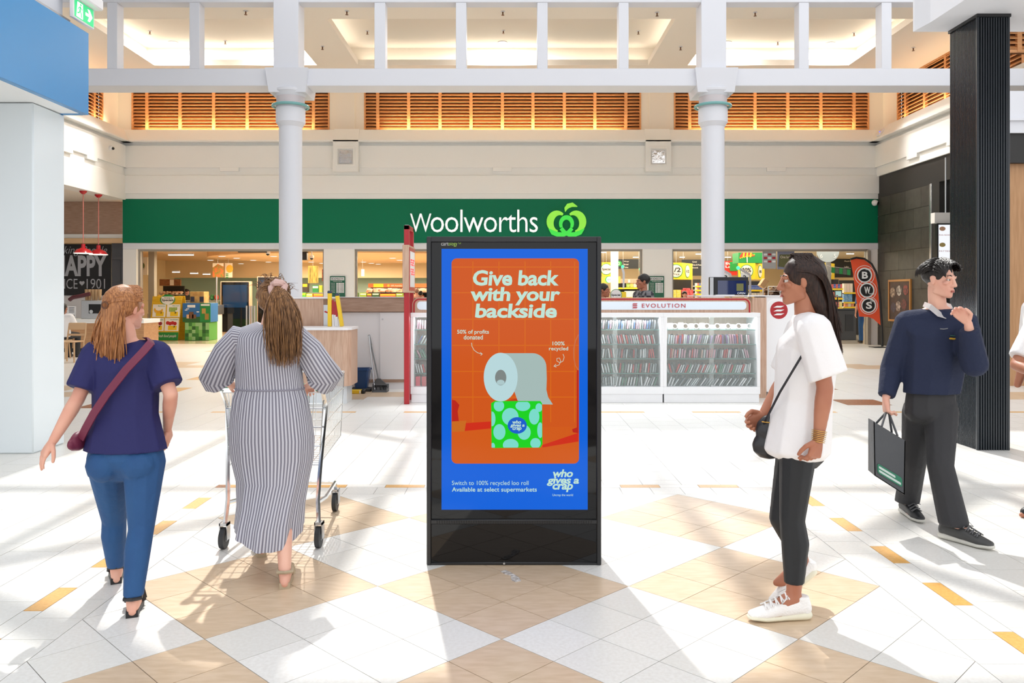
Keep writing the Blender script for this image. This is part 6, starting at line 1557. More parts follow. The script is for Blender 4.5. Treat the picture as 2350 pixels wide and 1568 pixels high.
def figure(label, J, fwd, hdir, skin, s=1.0, hands=(None, None), voxel=.008, loc=None, hpitch=0.0, slim=1.0, feet=True, face=False, hroll=0.0, hvox=.0045):
    """a person: the Empty and its continuous body mesh; returns (empty, body, head frame, head centre)"""
    t = thing('person', label, 'person', loc or (J['pel'].x, J['pel'].y, 0))
    T = frame(fwd); H = frame(hdir)
    H = H @ Matrix.Rotation(hpitch, 3, 'X') @ Matrix.Rotation(hroll, 3, 'Y')
    hs = s*.98
    P_ = []
    k = lambda *r: tuple(q*s*slim for q in r)
    P_.append(([(J['pel'], k(.15, .105, .09), T), (J['waist'], k(.118, .09, .07), T)],))
    P_.append(([(J['waist'], k(.118, .09, .07), T), (J['chest'], k(.138, .1, .1), T)],))
    P_.append(([(J['chest'], k(.135, .095, .09), T), (J['sL'], .045*s), (J['sR'], .045*s), (J['neck']-ZU*.03*s, .05*s)],))
    P_.append(([(J['neck']-ZU*.04*s, .056*s), (J['neck']+ZU*.02*s, .05*s), (J['head']+H @ Vector((0, -.02, -.05))*s, .05*s)],))
    for q in 'LR':
        P_.append(([(J['s'+q], .05*s*slim), (J['e'+q], .037*s*slim)],)); P_.append(([(J['e'+q], .038*s*slim), (J['e'+q].lerp(J['w'+q], .3), .039*s*slim), (J['w'+q], .0245*s)],))
        P_.append(([(J['h'+q], .08*s*slim), (J['k'+q], .05*s*slim)],)); P_.append(([(J['k'+q], .05*s*slim), (J['k'+q].lerp(J['a'+q], .3)-T @ Vector((0, .012, 0)), .052*s*slim), (J['a'+q], .034*s)],))
        if feet:
            a, tt = J['a'+q], J['t'+q]; fd = (tt-a); fd.z = 0; fd.normalize()
            P_.append(([(a, .034*s), (a-fd*.03*s-ZU*.045*s, .026*s), (tt+ZU*.018*s, .018*s), (tt-fd*.06*s+ZU*.02*s, (.036*s, .036*s, .02*s))],))
    G = [(P_, voxel, 4), (head_pieces(J['head'], H, hs), hvox, 3)]
    hp = []
    for q, h in zip('LR', hands):
        if h: hp += hand_pieces(J['w'+q], h[0], h[1], h[2], h[3], s*.98)
    if hp: G.append((hp, .0034, 2))
    body = organic('body', G, skin, t)
    if face: face_parts(J['head'], H, body, hs)
    return t, body, H, J['head']
def cloth(name, pieces, m, parent, voxel=.009, smooth=4): return organic(name, [(pieces, voxel, smooth)], m, parent)
def strands(name, paths, r, m, parent, seg=5):
    b = MB()
    for p in paths:
        n = len(p); b.tube(p, [r*(1-.75*(i/(n-1))**2) for i in range(n)], seg)
    return b.build(name, m, parent)
def bez(a, b_, c, d, n=8):
    return [a*(1-t)**3+b_*3*t*(1-t)**2+c*3*t*t*(1-t)+d*t**3 for t in [i/(n-1) for i in range(n)]]
rv = lambda s: Vector((random.uniform(-s, s), random.uniform(-s, s), random.uniform(-s, s)))
SK1 = mat('skin_fair', (222, 168, 146), .5, noise=(8, (1, 1, 1), (214, 152, 130), 2)); SK2 = mat('skin_tan', (176, 116, 88), .5, noise=(8, (1, 1, 1), (166, 104, 78), 2)); SK3 = mat('skin_light', (228, 178, 156), .5, noise=(8, (1, 1, 1), (218, 160, 140), 2))
def hairmat(n, a, b_): return mat(n, a, .42, spec=.35, noise=(30, (6, 6, .6), b_, 3))
def low(px, py, Y): return at(px, py, Y)

# ---------------------------------------------------------------- woman in the navy T-shirt, walking away at left
J = dict(head=at(290, 709, 4.08), neck=at(291, 778, 4.06), chest=at(289, 850, 4.05), waist=at(288, 950, 4.04), pel=at(289, 1035, 4.04),
         sL=at(222, 815, 4.06), sR=at(359, 815, 4.06), eL=at(180, 912, 3.98), wL=at(122, 1012, 3.9), eR=at(392, 905, 4.0), wR=at(384, 985, 4.18),
         hL=at(248, 1060, 4.06), hR=at(331, 1060, 4.04), kL=at(262, 1195, 4.2), kR=at(324, 1215, 3.95), aL=at(267, 1307, 4.24), aR=at(305, 1378, 3.8))
J['tL'] = Vector((J['aL'].x-.075, J['aL'].y+.16, 0)); J['tR'] = Vector((J['aR'].x-.055, J['aR'].y+.16, 0))
w1, body, H, hc = figure('person in navy T-shirt and blue jeans walking away, strawberry blonde half-tied hair', J, (.05, 1, 0), (.55, 1, 0), SK1, .92,
    hands=((J['wL']-J['eL']+Vector((-.03, 0, -.02)), Vector((.6, .6, -.2)), 1, .25), (Vector((-.1, .5, -.8)), Vector((-1, 0, 0)), -1, .3)))
NAVY = mat('tshirt_navy', (28, 29, 88), .75, bump=(16, .35)); JEAN = mat('jeans_blue', (34, 82, 132), .75, noise=(7, (1, 1, .4), (30, 74, 124), 3), bump=(26, .35))
T = frame((.05, 1, 0)); zh = az(1036, 4.0)
cloth('tshirt', [
    ([(J['sL']+Vector((.01, 0, .005)), .072), (J['sR']+Vector((-.01, 0, .005)), .072), (J['neck']-ZU*.055, (.075, .07, .045), T)],),
    ([(J['sL']+Vector((.02, 0, -.01)), .07), (J['sR']+Vector((-.02, 0, -.01)), .07), (J['chest'], (.165, .122, .1), T)],),
    ([(J['chest'], (.165, .122, .1), T), (J['waist'], (.162, .115, .08), T)],),
    ([(J['waist'], (.162, .115, .08), T), (at(288, 1045, 4.04), (.212, .145, .06), T)], [(Vector((0, 0, zh)), Vector((0, 0, -1)))]),
    ([(J['sL'], .076), (J['eL'], .078)], [(J['sL'].lerp(J['eL'], .82), J['eL']-J['sL'])]),
    ([(J['sR'], .076), (J['eR'], .078)], [(J['sR'].lerp(J['eR'], .78), J['eR']-J['sR'])])], NAVY, w1, .0075, 3)
zc1 = J['aL'].z+.035
cloth('jeans', [
    ([(J['pel']+ZU*.06, (.17, .115, .05), T), (J['pel']-ZU*.03, (.19, .135, .09), T)],),
    ([(J['pel']-ZU*.02, (.185, .13, .07), T), (J['hL'], (.1, .11, .1), T), (J['hR'], (.1, .11, .1), T)],),
    ([(J['hL'], (.1, .115, .1), T), (J['kL'], .06)],), ([(J['kL'], .06), (J['kL'].lerp(J['aL'], .3)-Vector((0, .015, 0)), .06), (J['aL'], .044)], [(J['aL']+ZU*.015, Vector((0, 0, -1)))]),
    ([(J['hR'], (.1, .115, .1), T), (J['kR'], .06)],), ([(J['kR'], .06), (J['kR'].lerp(J['aR'], .3)-Vector((0, .015, 0)), .06), (J['aR'], .044)], [(J['aR']+ZU*.015, Vector((0, 0, -1)))]),
    ([(J['pel']+Vector((-.08, -.06, -.06)), .085)],), ([(J['pel']+Vector((.09, -.06, -.06)), .085)],)], JEAN, w1, .0075, 3)
def sandal(parent, a, tt, m, sole, strap=True, h=.03, k=.86):
    fd = tt-a; fd.z = 0; fd.normalize(); fd = fd*k; sd = Vector((fd.y, -fd.x, 0))
    pts = [(-.045, -.03), (-.05, .03), (.04, .036), (.13, .046), (.19, .04), (.215, 0), (.19, -.04), (.13, -.044), (.04, -.034)]
    o = Vector((a.x, a.y, 0)); MB().prism(pts[::-1], o+ZU*h, fd, -sd, h).build('sole', sole, parent, smooth=False)
    for x0 in (.11, .15): MB().tube([o+fd*x0+sd*(-.045)+ZU*h, o+fd*x0+sd*(-.035)+ZU*(h+.04), o+fd*x0+ZU*(h+.055), o+fd*x0+sd*.035+ZU*(h+.04), o+fd*x0+sd*.045+ZU*h], .011, 6).build('strap', m, parent)
    MB().tube([o+fd*(-.05)+sd*0+ZU*(h+.055), o+fd*(-.02)+sd*.04+ZU*(h+.05), o+fd*.05+sd*.038+ZU*(h+.05), o+fd*.1+sd*.02+ZU*(h+.06), o+fd*.1-sd*.02+ZU*(h+.06), o+fd*.05-sd*.038+ZU*(h+.05), o+fd*(-.02)-sd*.04+ZU*(h+.05)], .009, 6, closed=True).build('ankle_strap', m, parent)
SAN = mat('sandal_black', (28, 26, 28), .5)
sandal(w1, J['aL'], J['tL'], SAN, SAN); sandal(w1, J['aR'], J['tR'], SAN, SAN)
HB = hairmat('hair_strawberry', (186, 128, 80), (126, 78, 46))
hx = lambda x, y, z: hc+H @ Vector((x, y, z))
cloth('hair', [([(hx(0, -.022, .034), (.086, .098, .092), H)], [(hx(0, .052, 0), H @ Vector((0, 1, -.35)))]),
    ([(hx(0, -.07, .0), (.075, .05, .07), H), (hx(0, -.085, -.1), (.06, .04, .05), H)],), ([(hx(-.005, -.085, -.08), (.062, .042, .05), H), (hx(-.02, -.095, -.2), (.055, .034, .05), H)],), ([(hx(-.02, -.095, -.19), (.055, .034, .05), H), (hx(-.035, -.095, -.27), (.035, .022, .03), H)],)], HB, w1, .006, 4)
pp = []
for i in range(420):                                                 # swept-back top gathered at the crown
    a = random.uniform(-1.5, 1.5); st = hx(.084*math.sin(a), .045-.02*abs(a)+random.uniform(-.03, .02), .03+.088*math.cos(a))
    kn = hx(random.uniform(-.022, .022), -.118, .02+random.uniform(-.015, .015)); mid = (st+kn)/2+((st+kn)/2-hc).normalized()*.038
    pp.append(bez(st, mid, mid, kn, 7))
for i in range(620):                                                 # long wavy lengths
    a = random.uniform(-1, 1); st = hx(a*.07, -.085+abs(a)*.03+random.uniform(-.02, .005), random.uniform(-.06, .03)); ln = random.uniform(.2, .33)
    w_ = random.uniform(-.03, .03); e2 = st+H @ Vector((a*.015-.03+w_, random.uniform(-.03, .01), -ln)); pp.append(bez(st, st+H @ Vector((a*.03, -.03, -ln*.3)), e2+H @ Vector((w_*1.2, -.02, ln*.35)), e2, 9))
strands('hair_strands', pp, .0034, HB, w1)
MB().tube([hx(.022*math.cos(t), -.117, .02+.016*math.sin(t)) for t in [q*math.pi/6 for q in range(12)]], .005, 6, closed=True).build('hair_tie', hairmat('hair_tie', (110, 70, 44), (90, 56, 34)), w1)
bag = thing('shoulder_bag', 'maroon crossbody bag worn across the navy T-shirt', 'bag', at(186, 1010, 3.98))
STR = mat('strap_maroon', (112, 38, 66), .55)
sp = [at(334, 779, 4.06), at(345, 779, 4.0), at(347, 786, 3.945), at(330, 806, 3.905), at(290, 848, 3.885), at(245, 905, 3.89), at(215, 950, 3.9), at(196, 985, 3.925), at(185, 1008, 3.97)]
b = MB(); rr = []
NS = len(sp)-1
for i, p in enumerate(sp):
    d = (sp[min(i+1, NS)]-sp[max(i-1, 0)]).normalized(); sd = Vector((-.8, 0, -.62))*.017 if False else Vector((.83, 0, -.56))*.018; nn = Vector((0, -.006, 0)); rr.append([p+sd+nn, p-sd+nn, p-sd-nn, p+sd-nn])
b.loft(rr); b.build('strap', STR, bag)
cloth('body', [([(at(181, 1012, 4.0), (.03, .07, .05))],), ([(at(178, 1016, 4.0), (.025, .09, .04))],)], STR, bag, .006, 3)

# ---------------------------------------------------------------- woman in the striped dress pushing the trolley
J = dict(head=at(627, 692, 4.48), neck=at(618, 752, 4.46), chest=at(612, 815, 4.45), waist=at(614, 890, 4.45), pel=at(622, 985, 4.46),
         sL=at(540, 772, 4.46), sR=at(688, 772, 4.46), eL=at(500, 858, 4.5), wL=at(534, 886, 4.72), eR=at(740, 856, 4.5), wR=at(712, 884, 4.72),
         hL=at(590, 1010, 4.46), hR=at(655, 1010, 4.45), kL=at(598, 1140, 4.6), kR=at(652, 1150, 4.42), aL=at(600, 1244, 4.67), aR=at(654, 1316, 4.17))
J['tL'] = Vector((J['aL'].x-.06, J['aL'].y+.16, 0.02)); J['tR'] = Vector((J['aR'].x-.035, J['aR'].y+.16, 0.02))
w2, body, H, hc = figure('person in grey striped long dress pushing a shopping trolley, windblown brown hair in a scrunchie', J, (0, 1, 0), (-.25, 1, -.1), SK3, .93,
    hands=((Vector((.3, .75, -.15)), Vector((0, .2, -1)), 1, .95), (Vector((-.3, .75, -.15)), Vector((0, .2, -1)), -1, .95)))
dm = bpy.data.materials.new('striped_cloth'); dm.use_nodes = True
nt = dm.node_tree; bs = nt.nodes['Principled BSDF']; bs.inputs['Roughness'].default_value = .8
uvn = nt.nodes.new('ShaderNodeUVMap'); sx = nt.nodes.new('ShaderNodeSeparateXYZ'); nt.links.new(uvn.outputs[0], sx.inputs[0])
mm = nt.nodes.new('ShaderNodeMath'); mm.operation = 'MULTIPLY'; mm.inputs[1].default_value = 2*math.pi; nt.links.new(sx.outputs[0], mm.inputs[0])
sn = nt.nodes.new('ShaderNodeMath'); sn.operation = 'SINE'; nt.links.new(mm.outputs[0], sn.inputs[0])
cr = nt.nodes.new('ShaderNodeValToRGB'); cr.color_ramp.elements[0].position = .3; cr.color_ramp.elements[1].position = .62; cr.color_ramp.elements[0].color = col((122, 120, 133)); cr.color_ramp.elements[1].color = col((194, 194, 203))
mr = nt.nodes.new('ShaderNodeMapRange'); mr.inputs['From Min'].default_value = -1; nt.links.new(sn.outputs[0], mr.inputs[0]); nt.links.new(mr.outputs[0], cr.inputs[0]); nt.links.new(cr.outputs[0], bs.inputs['Base Color'])
bp = nt.nodes.new('ShaderNodeBump'); bp.inputs['Strength'].default_value = .5; bp.inputs['Distance'].default_value = .006; nt.links.new(mr.outputs[0], bp.inputs['Height']); nt.links.new(bp.outputs[0], bs.inputs['Normal'])
def stripe_loft(b, rings, ns):
    """lofted cloth, u counts stripes round the ring"""
    VR = [[b.bm.verts.new(p) for p in r] for r in rings]; n = len(VR[0]); lay = b.bm.loops.layers.uv.verify()
    for i, (A, B) in enumerate(zip(VR, VR[1:])):
        for k in range(n):
            j = (k+1) % n; f = b.bm.faces.new((A[k], A[j], B[j], B[k]))
            for lp, (uu, vv) in zip(f.loops, ((k, i), (k+1, i), (k+1, i+1), (k, i+1))): lp[lay].uv = (uu/n*ns, vv/len(VR))
    f1 = b.bm.faces.new(VR[0][::-1]); f2 = b.bm.faces.new(VR[-1])
b = MB(); rings = []
NR = 144
prof = [(738, 618, 30, .055), (747, 616, 52, .075), (757, 614, 78, .09), (775, 613, 84, .105), (800, 612, 78, .118), (845, 614, 76, .115), (880, 616, 78, .11), (893, 617, 78, .11), (915, 620, 85, .125), (960, 622, 92, .15), (1005, 624, 96, .16), (1050, 626, 92, .155), (1100, 628, 80, .15), (1150, 627, 73, .22), (1185, 625, 72, .265), (1216, 624, 71, .29)]
for q, (py, cx_, hw, hd) in enumerate(prof):
    Y = 4.45; c_ = at(cx_, py, Y); c_.y += (.02 if py < 900 else -.03*max(0, (py-1000)/200)); w = hw*Y/FPX; fl = max(0, (py-890)/320)
    ring = []
    for i in range(NR):
        t = 2*math.pi*i/NR; g = 1+.035*fl*math.sin(9*t+q*.15)+.02*fl*math.sin(17*t+1)+(.012*math.sin(40*t) if 885 < py < 960 else 0)
        x, y = math.cos(t)*w*g, math.sin(t)*hd*g
        z = 0
        if q == len(prof)-1: z = .03*math.sin(2*t+.6)-.015*math.cos(t)
        if q < 3: z = -.02*abs(math.sin(t))
        ring.append(c_+Vector((x, y, z)))
    rings.append(ring)
stripe_loft(b, rings, 72)
for s_, e_, w_, out in ((J['sL'], J['eL'], J['wL'], -1), (J['sR'], J['eR'], J['wR'], 1)):
    path = [s_+Vector((-out*.12, 0, -.02)), s_+Vector((-out*.015, 0, -.008)), s_.lerp(e_, .4), s_.lerp(e_, .8), e_+Vector((out*.012, .02, -.012)), e_.lerp(w_, .2)+Vector((out*.0, .0, -.03))]
    rad = [.045, .07, .08, .086, .094, .09]; rs = []
    for i, p in enumerate(path):
        d = (path[min(i+1, 5)]-path[max(i-1, 0)]).normalized(); u_ = d.orthogonal().normalized() if i == 0 else (u_-d*u_.dot(d)).normalized(); v_ = d.cross(u_)
        rs.append([p+(u_*math.cos(2*math.pi*k/56)+v_*math.sin(2*math.pi*k/56))*rad[i]*(1+.05*(i/5)*math.sin(6*2*math.pi*k/56)) for k in range(56)])
    stripe_loft(b, rs, 26)
b.build('dress', dm, w2, angle=60)
MB().tube([at(617, 893, 4.45)+Vector((78*4.45/FPX*1.01*math.cos(t), .02+.112*math.sin(t), 0)) for t in [2*math.pi*i/48 for i in range(48)]], .005, 6, closed=True).build('waist_seam', mat('seam_grey', (140, 138, 150), .8), w2)
HW2 = hairmat('hair_brown', (158, 116, 76), (84, 56, 36))
hx = lambda x, y, z: hc+H @ Vector((x, y, z))
cloth('hair', [([(hx(0, -.022, .034), (.09, .102, .094), H)], [(hx(0, .055, 0), H @ Vector((0, 1, -.35)))]), ([(hx(0, -.05, -.01), (.08, .055, .06), H)],)], HW2, w2, .006, 4)
kn = hx(.03, -.125, .06); pp = []
for i in range(460):
    a = random.uniform(-1.6, 1.6); st = hx(.088*math.sin(a), .04-.02*abs(a)+random.uniform(-.05, .02), .02+.094*math.cos(a)); k2 = kn+rv(.016); mid = (st+k2)/2+((st+k2)/2-hc).normalized()*random.uniform(.03, .05); pp.append(bez(st, mid, mid, k2, 7))
fw = len(pp)
for i in range(34):                                                  # flyaway wisps
    a = random.uniform(-1.4, 1.4); st = hx(.09*math.sin(a), -.02, .03+.096*math.cos(a)); pp.append(bez(st, st+rv(.03)+ZU*.03, st+Vector((random.uniform(-.03, .05), -.04, .03)), st+Vector((random.uniform(-.04, .08), -.06, random.uniform(-.03, .03))), 6))
wisps = pp[fw:]; del pp[fw:]
strands('hair_wisps', wisps, .0016, HW2, w2)
for i in range(800):                                                 # ponytail swinging to the right
    st = kn+rv(.014); ln = random.uniform(.24, .42); sp_ = random.uniform(-1, 1); e2 = st+Vector((.03+sp_*.065+random.uniform(-.02, .04), -.03+random.uniform(-.03, .03), -ln)); pp.append(bez(st, st+Vector((.02+sp_*.05, -.07, -.02)), e2+Vector((sp_*.04, -.03, ln*.5)), e2, 9))
strands('hair_strands', pp, .0034, HW2, w2)
b = MB(); b.tube([kn+Vector((.032*math.cos(t), -.004+.012*math.sin(3*t), .03*math.sin(t))) for t in [q*2*math.pi/18 for q in range(18)]], [.019+.004*(q % 2) for q in range(18)], 8, closed=True); b.build('scrunchie', mat('scrunchie_pink', (206, 172, 164), .8, bump=(40, .4)), w2)
SW = mat('sandal_white', (226, 222, 214), .5); SSO = mat('sandal_sole', (176, 160, 134), .7)
sandal(w2, J['aL'], J['tL'], SW, SSO, h=.035); sandal(w2, J['aR'], J['tR'], SSO, SSO, h=.03)

# ---------------------------------------------------------------- shopping trolley
tr = thing('shopping_trolley', 'chrome wire shopping trolley with green grips pushed by the striped-dress woman', 'trolley', (-1.36, 5.1, 0))
TX0, TX1, TY0, TY1 = ax(513, 4.85), ax(742, 4.85), 4.82, 5.68
hz = .965
def wire(pts, r, name='frame', m=M_chrome, p=tr, seg=6, closed=False): return MB().tube(pts, r, seg, closed).build(name, m, p)
cxm = (TX0+TX1)/2
M_grip = mat('grip_green', (36, 150, 96), .4)
wire([(TX0+.01, TY0-.06, hz), (TX1-.01, TY0-.06, hz)], .014, 'handle', M_grip, seg=10)
for sx, X in ((1, TX0), (-1, TX1)):
    wire([(X, TY0-.06, hz), (X, TY0, hz-.03), (X, TY0+.1, .82), (X+sx*.02, TY0+.05, .5), (X+sx*.03, TY0+.02, .28), (X+sx*.02, TY0-.0, .14)], .014, 'upright')
    wire([(X+sx*.03, TY0+.02, .26), (X+sx*.05, TY0+.3, .22), (X+sx*.1, TY1-.05, .2), (X+sx*.1, TY1-.02, .13)], .013, 'base_rail')
    MB().obox((X, TY0-.055, hz-.0), (.05, .07, .05), Euler((R(20), 0, 0)), .012, 2).build('handle_end', M_grip, tr)
    MB().obox((X+sx*.06, TY0-.0, hz-.035), (.1, .05, .006), Euler((R(25), 0, 0))).build('flash_plate', M_letw, tr, smooth=False)  # white plates painting the bright flash reflected off the handle ends
wire([(TX0+.1, TY1-.05, .2), (TX1-.1, TY1-.05, .2)], .012, 'base_rail')
# basket of wires
b = MB(); zt3, zb3 = .93, .48
def gx(u_, v_, z): # u across 0..1, v depth 0..1, basket tapers to the front and bottom
    w0 = (TX1-TX0)/2*(1-.18*v_)*(1-.1*(1-(z-zb3)/(zt3-zb3))); return Vector((cxm+(u_*2-1)*w0, TY0+.05+(TY1-TY0-.02)*v_, z+.03*v_))
for i in range(17):
    v = i/16
    for u_ in (0, 1): b.cyl(gx(u_, v, zb3), gx(u_, v, zt3), .003, seg=5)
    b.cyl(gx(0, v, zb3), gx(1, v, zb3), .003, seg=5)
for i in range(11):
    u_ = i/10; b.cyl(gx(u_, 0, zb3), gx(u_, 1, zb3), .003, seg=5); b.cyl(gx(u_, 1, zb3), gx(u_, 1, zt3), .003, seg=5); b.cyl(gx(u_, 0, zb3), gx(u_, 0, zt3), .003, seg=5)
for j in range(5):
    z = zb3+(zt3-zb3)*j/4; rr = .006 if j == 4 else .004
    for u_ in (0, 1): b.cyl(gx(u_, 0, z), gx(u_, 1, z), rr, seg=5)
    b.cyl(gx(0, 1, z), gx(1, 1, z), rr, seg=5); b.cyl(gx(0, 0, z), gx(1, 0, z), rr, seg=5)
tag(b.build('basket', M_chrome, tr), kind='stuff')
MB().box(cxm-.2, cxm+.2, TY0+.06, TY0+.075, .72, .9, .01).build('child_seat_flap', mat('seat_flap', (206, 222, 214), .4), tr)
for X, Yw_, sx in ((TX0+.02, TY0, 1), (TX1-.02, TY0+.02, -1), (TX0+.1, TY1-.02, 1), (TX1-.1, TY1-.02, -1)):
    wh = MB().cyl((X-.014, Yw_-.02, .062), (X+.014, Yw_-.02, .062), .062, seg=24).build('wheel', mat('wheel_rubber', (46, 48, 50), .6), tr)
    MB().cyl((X-.016, Yw_-.02, .062), (X+.016, Yw_-.02, .062), .022, seg=14).build('hub', M_grey, wh)
    b = MB(); b.box(X-.024, X-.018, Yw_-.035, Yw_+.02, .05, .15); b.box(X+.018, X+.024, Yw_-.035, Yw_+.02, .05, .15); b.box(X-.024, X+.024, Yw_-.035, Yw_+.02, .135, .15); b.build('fork', M_steel, tr, smooth=False)

# ---------------------------------------------------------------- woman in white T-shirt and leggings crossing to the left
J = dict(head=at(1836, 646, 3.86), neck=at(1850, 712, 3.86), chest=at(1852, 800, 3.86), waist=at(1842, 915, 3.86), pel=at(1832, 1005, 3.86),
         sL=at(1868, 760, 3.70), sR=at(1842, 760, 4.02), eL=at(1893, 890, 3.64), wL=at(1878, 1008, 3.62), eR=at(1800, 870, 4.08), wR=at(1752, 950, 4.0),
         hL=at(1832, 1035, 3.77), hR=at(1828, 1035, 3.94), kL=at(1818, 1195, 3.76), kR=at(1793, 1190, 3.95), aL=at(1822, 1366, 3.75), aR=at(1842, 1290, 3.97))
J['tL'] = Vector((J['aL'].x-.17, J['aL'].y-.02, 0)); J['tR'] = J['aR']+Vector((-.13, 0, -.12))
w3, body, H, hc = figure('person in loose white T-shirt and black leggings crossing leftwards, long dark hair, white sneakers', J, (-1, -.04, 0), (-1, .12, -.02), SK2, .98,
    hands=((Vector((-.25, .0, -1)), Vector((-.6, 1, 0)), -1, .95), (Vector((-.8, -.1, -.6)), Vector((0, -1, 0)), 1, .8)), face=True)
T = frame((-1, -.04, 0)); WT = mat('tshirt_white', (236, 234, 234), .75, bump=(12, .35)); LEG = mat('leggings_black', (22, 25, 29), .6, bump=(20, .15))
zh = az(1022, 3.8)
cloth('tshirt', [
    ([(J['sL']+Vector((0, .02, .01)), .075), (J['sR']+Vector((0, -.02, .01)), .075), (J['neck']-ZU*.05, (.075, .07, .045), T)],),
    ([(J['sL']+Vector((0, .03, -.01)), .075), (J['sR']+Vector((0, -.03, -.01)), .075), (J['chest'], (.17, .135, .1), T)],),
    ([(J['chest'], (.17, .14, .1), T), (J['waist'], (.165, .13, .08), T)],),
    ([(J['waist'], (.165, .13, .08), T), (at(1826, 1030, 3.86), (.205, .15, .06), T)], [(Vector((0, 0, zh)), Vector((-.12, 0, -1)))]),
    ([(J['sL'], .085), (J['eL']+Vector((.03, 0, .0)), .095)], [(J['sL'].lerp(J['eL'], .85), J['eL']-J['sL']+Vector((.06, 0, 0)))]),
    ([(J['sR'], .085), (J['eR'], .09)], [(J['sR'].lerp(J['eR'], .85), J['eR']-J['sR'])])], WT, w3, .0075, 3)
cloth('leggings', [
    ([(J['pel']+ZU*.03, (.15, .112, .05), T), (J['pel']-ZU*.05, (.155, .125, .08), T), (J['hL'], .085), (J['hR'], .085)],), ([(J['pel']+Vector((.035, 0, -.06)), .095)],),
    ([(J['hL'], .085), (J['kL'], .058)],), ([(J['kL'], .058), (J['kL'].lerp(J['aL'], .3)+Vector((.015, 0, 0)), .06), (J['aL'], .04)], [(J['aL']+ZU*.055, Vector((0, 0, -1)))]),
    ([(J['hR'], .095), (J['kR'], .058)],), ([(J['kR'], .058), (J['kR'].lerp(J['aR'], .3)+Vector((.015, 0, 0)), .06), (J['aR'], .04)], [(J['aR'].lerp(J['kR'], .2), J['aR']-J['kR'])])], LEG, w3, .007, 3)
HD = hairmat('hair_dark', (58, 38, 30), (30, 20, 17))
hx = lambda x, y, z: hc+H @ Vector((x, y, z))
cloth('hair', [([(hx(0, -.024, .036), (.09, .104, .098), H)], [(hx(0, .055, 0), H @ Vector((0, 1, -.4)))]), ([(hx(0, -.05, .0), (.08, .07, .07), H), (hx(0, -.09, -.12), (.075, .05, .06), H)],), ([(hx(0, -.09, -.1), (.075, .05, .06), H), (hx(0, -.13, -.24), (.05, .03, .05), H)],)], HD, w3, .006, 4)
pp = []
for i in range(900):
    a = random.uniform(-1.5, 1.5); st = hx(.088*math.sin(a), random.uniform(-.05, .04), .04+.094*math.cos(a)); ln = random.uniform(.2, .36); e2 = hx(.07*math.sin(a)+random.uniform(-.02, .02), -.11-random.uniform(0, .06), -.02-ln*.9); b0 = hx(.11*math.sin(a), -.12, .05); pp.append(bez(st, b0, hx(.095*math.sin(a), -.12, -.08), e2, 9))
strands('hair_strands', pp, .0036, HD, w3)
def sneaker(parent, a, tt, up, sole, lace, s=1.0, tilt=0.0):
    fd = tt-a; fd.z = 0; fd.normalize(); rot = Matrix.Rotation(0, 3, 'Z'); sd = Vector((fd.y, -fd.x, 0))
    o = Vector((a.x, a.y, 0 if tilt == 0 else a.z-.1)); e = lambda x, y, z: o+fd*(x*s)*math.cos(tilt)+sd*y*s+ZU*(z*s-x*s*math.sin(tilt))
    F_ = frame(fd)
    organic('sneaker_sole', [([([(e(-.055, 0, .02), (.036*s, .03*s, .024*s), F_), (e(.06, 0, .016), (.036*s, .03*s, .018*s), F_)],), ([(e(.06, 0, .016), (.038*s, .03*s, .018*s), F_), (e(.14, .0, .015), (.044*s, .035*s, .016*s), F_), (e(.19, 0, .02), (.034*s, .03*s, .014*s), F_)],)], .005, 3)], sole, parent)
    up_ = organic('sneaker', [([([(e(-.05, 0, .05), (.034*s, .032*s, .04*s), F_), (e(-.03, 0, .1), (.034*s, .04*s, .02*s), F_)], [(e(0, 0, .105), ZU)]), ([(e(-.03, 0, .06), (.036*s, .04*s, .045*s), F_), (e(.06, 0, .05), (.038*s, .03*s, .04*s), F_)],), ([(e(.05, 0, .055), (.038*s, .03*s, .04*s), F_), (e(.14, 0, .035), (.042*s, .03*s, .024*s), F_), (e(.185, 0, .032), (.032*s, .03*s, .018*s), F_)],)], .005, 3)], up, parent)
    b = MB()
    for i in range(5):
        x = .035+i*.024; z = .112-i*.0094; b.tube([e(x, -.03, z-.012), e(x+.006, 0, z+.006), e(x+.012, .03, z-.012)], .0035*s, 6); b.tube([e(x, .03, z-.012), e(x+.006, 0, z+.007), e(x+.012, -.03, z-.012)], .0035*s, 6)
    b.tube([e(.03, .0, .1), e(.02, .035, .125), e(.05, .055, .1), e(.035, .01, .1)], .003*s, 6); b.tube([e(.03, .0, .1), e(.05, -.04, .12), e(.08, -.05, .09), e(.035, -.01, .1)], .003*s, 6)
    b.build('laces', lace, up_)
SNW = mat('sneaker_white', (238, 236, 234), .7, bump=(120, .3)); SNS = mat('sneaker_sole_cream', (226, 222, 200), .5)
sneaker(w3, J['aL'], J['tL'], SNW, SNS, SNW, 1.03); sneaker(w3, J['aR'], J['tR'], SNW, SNS, SNW, .98, .7)
b = MB(); dW = (J['wL']-J['eL']).normalized(); GB = mat('gold', (214, 170, 90), .25, metal=.9)
br_ = None
for i in range(7):
    c_ = J['wL']-dW*(-.012+.008*i); u_ = dW.orthogonal().normalized(); v_ = dW.cross(u_); b.tube([c_+(u_*math.cos(t)+v_*math.sin(t))*(.0285+.0006*i) for t in [q*2*math.pi/20 for q in range(20)]], .0018, 5, closed=True)
b.build('bracelets', GB, w3)
hb = thing('shoulder_bag', 'small round black shoulder bag at the front of the white T-shirt', 'bag', at(1765, 1000, 3.9))
BLK = mat('bag_black', (34, 34, 38), .35)
cloth('body', [([(at(1768, 990, 3.92), (.075, .045, .085))],), ([(at(1765, 1022, 3.92), (.085, .045, .07))],)], BLK, hb, .006, 4)
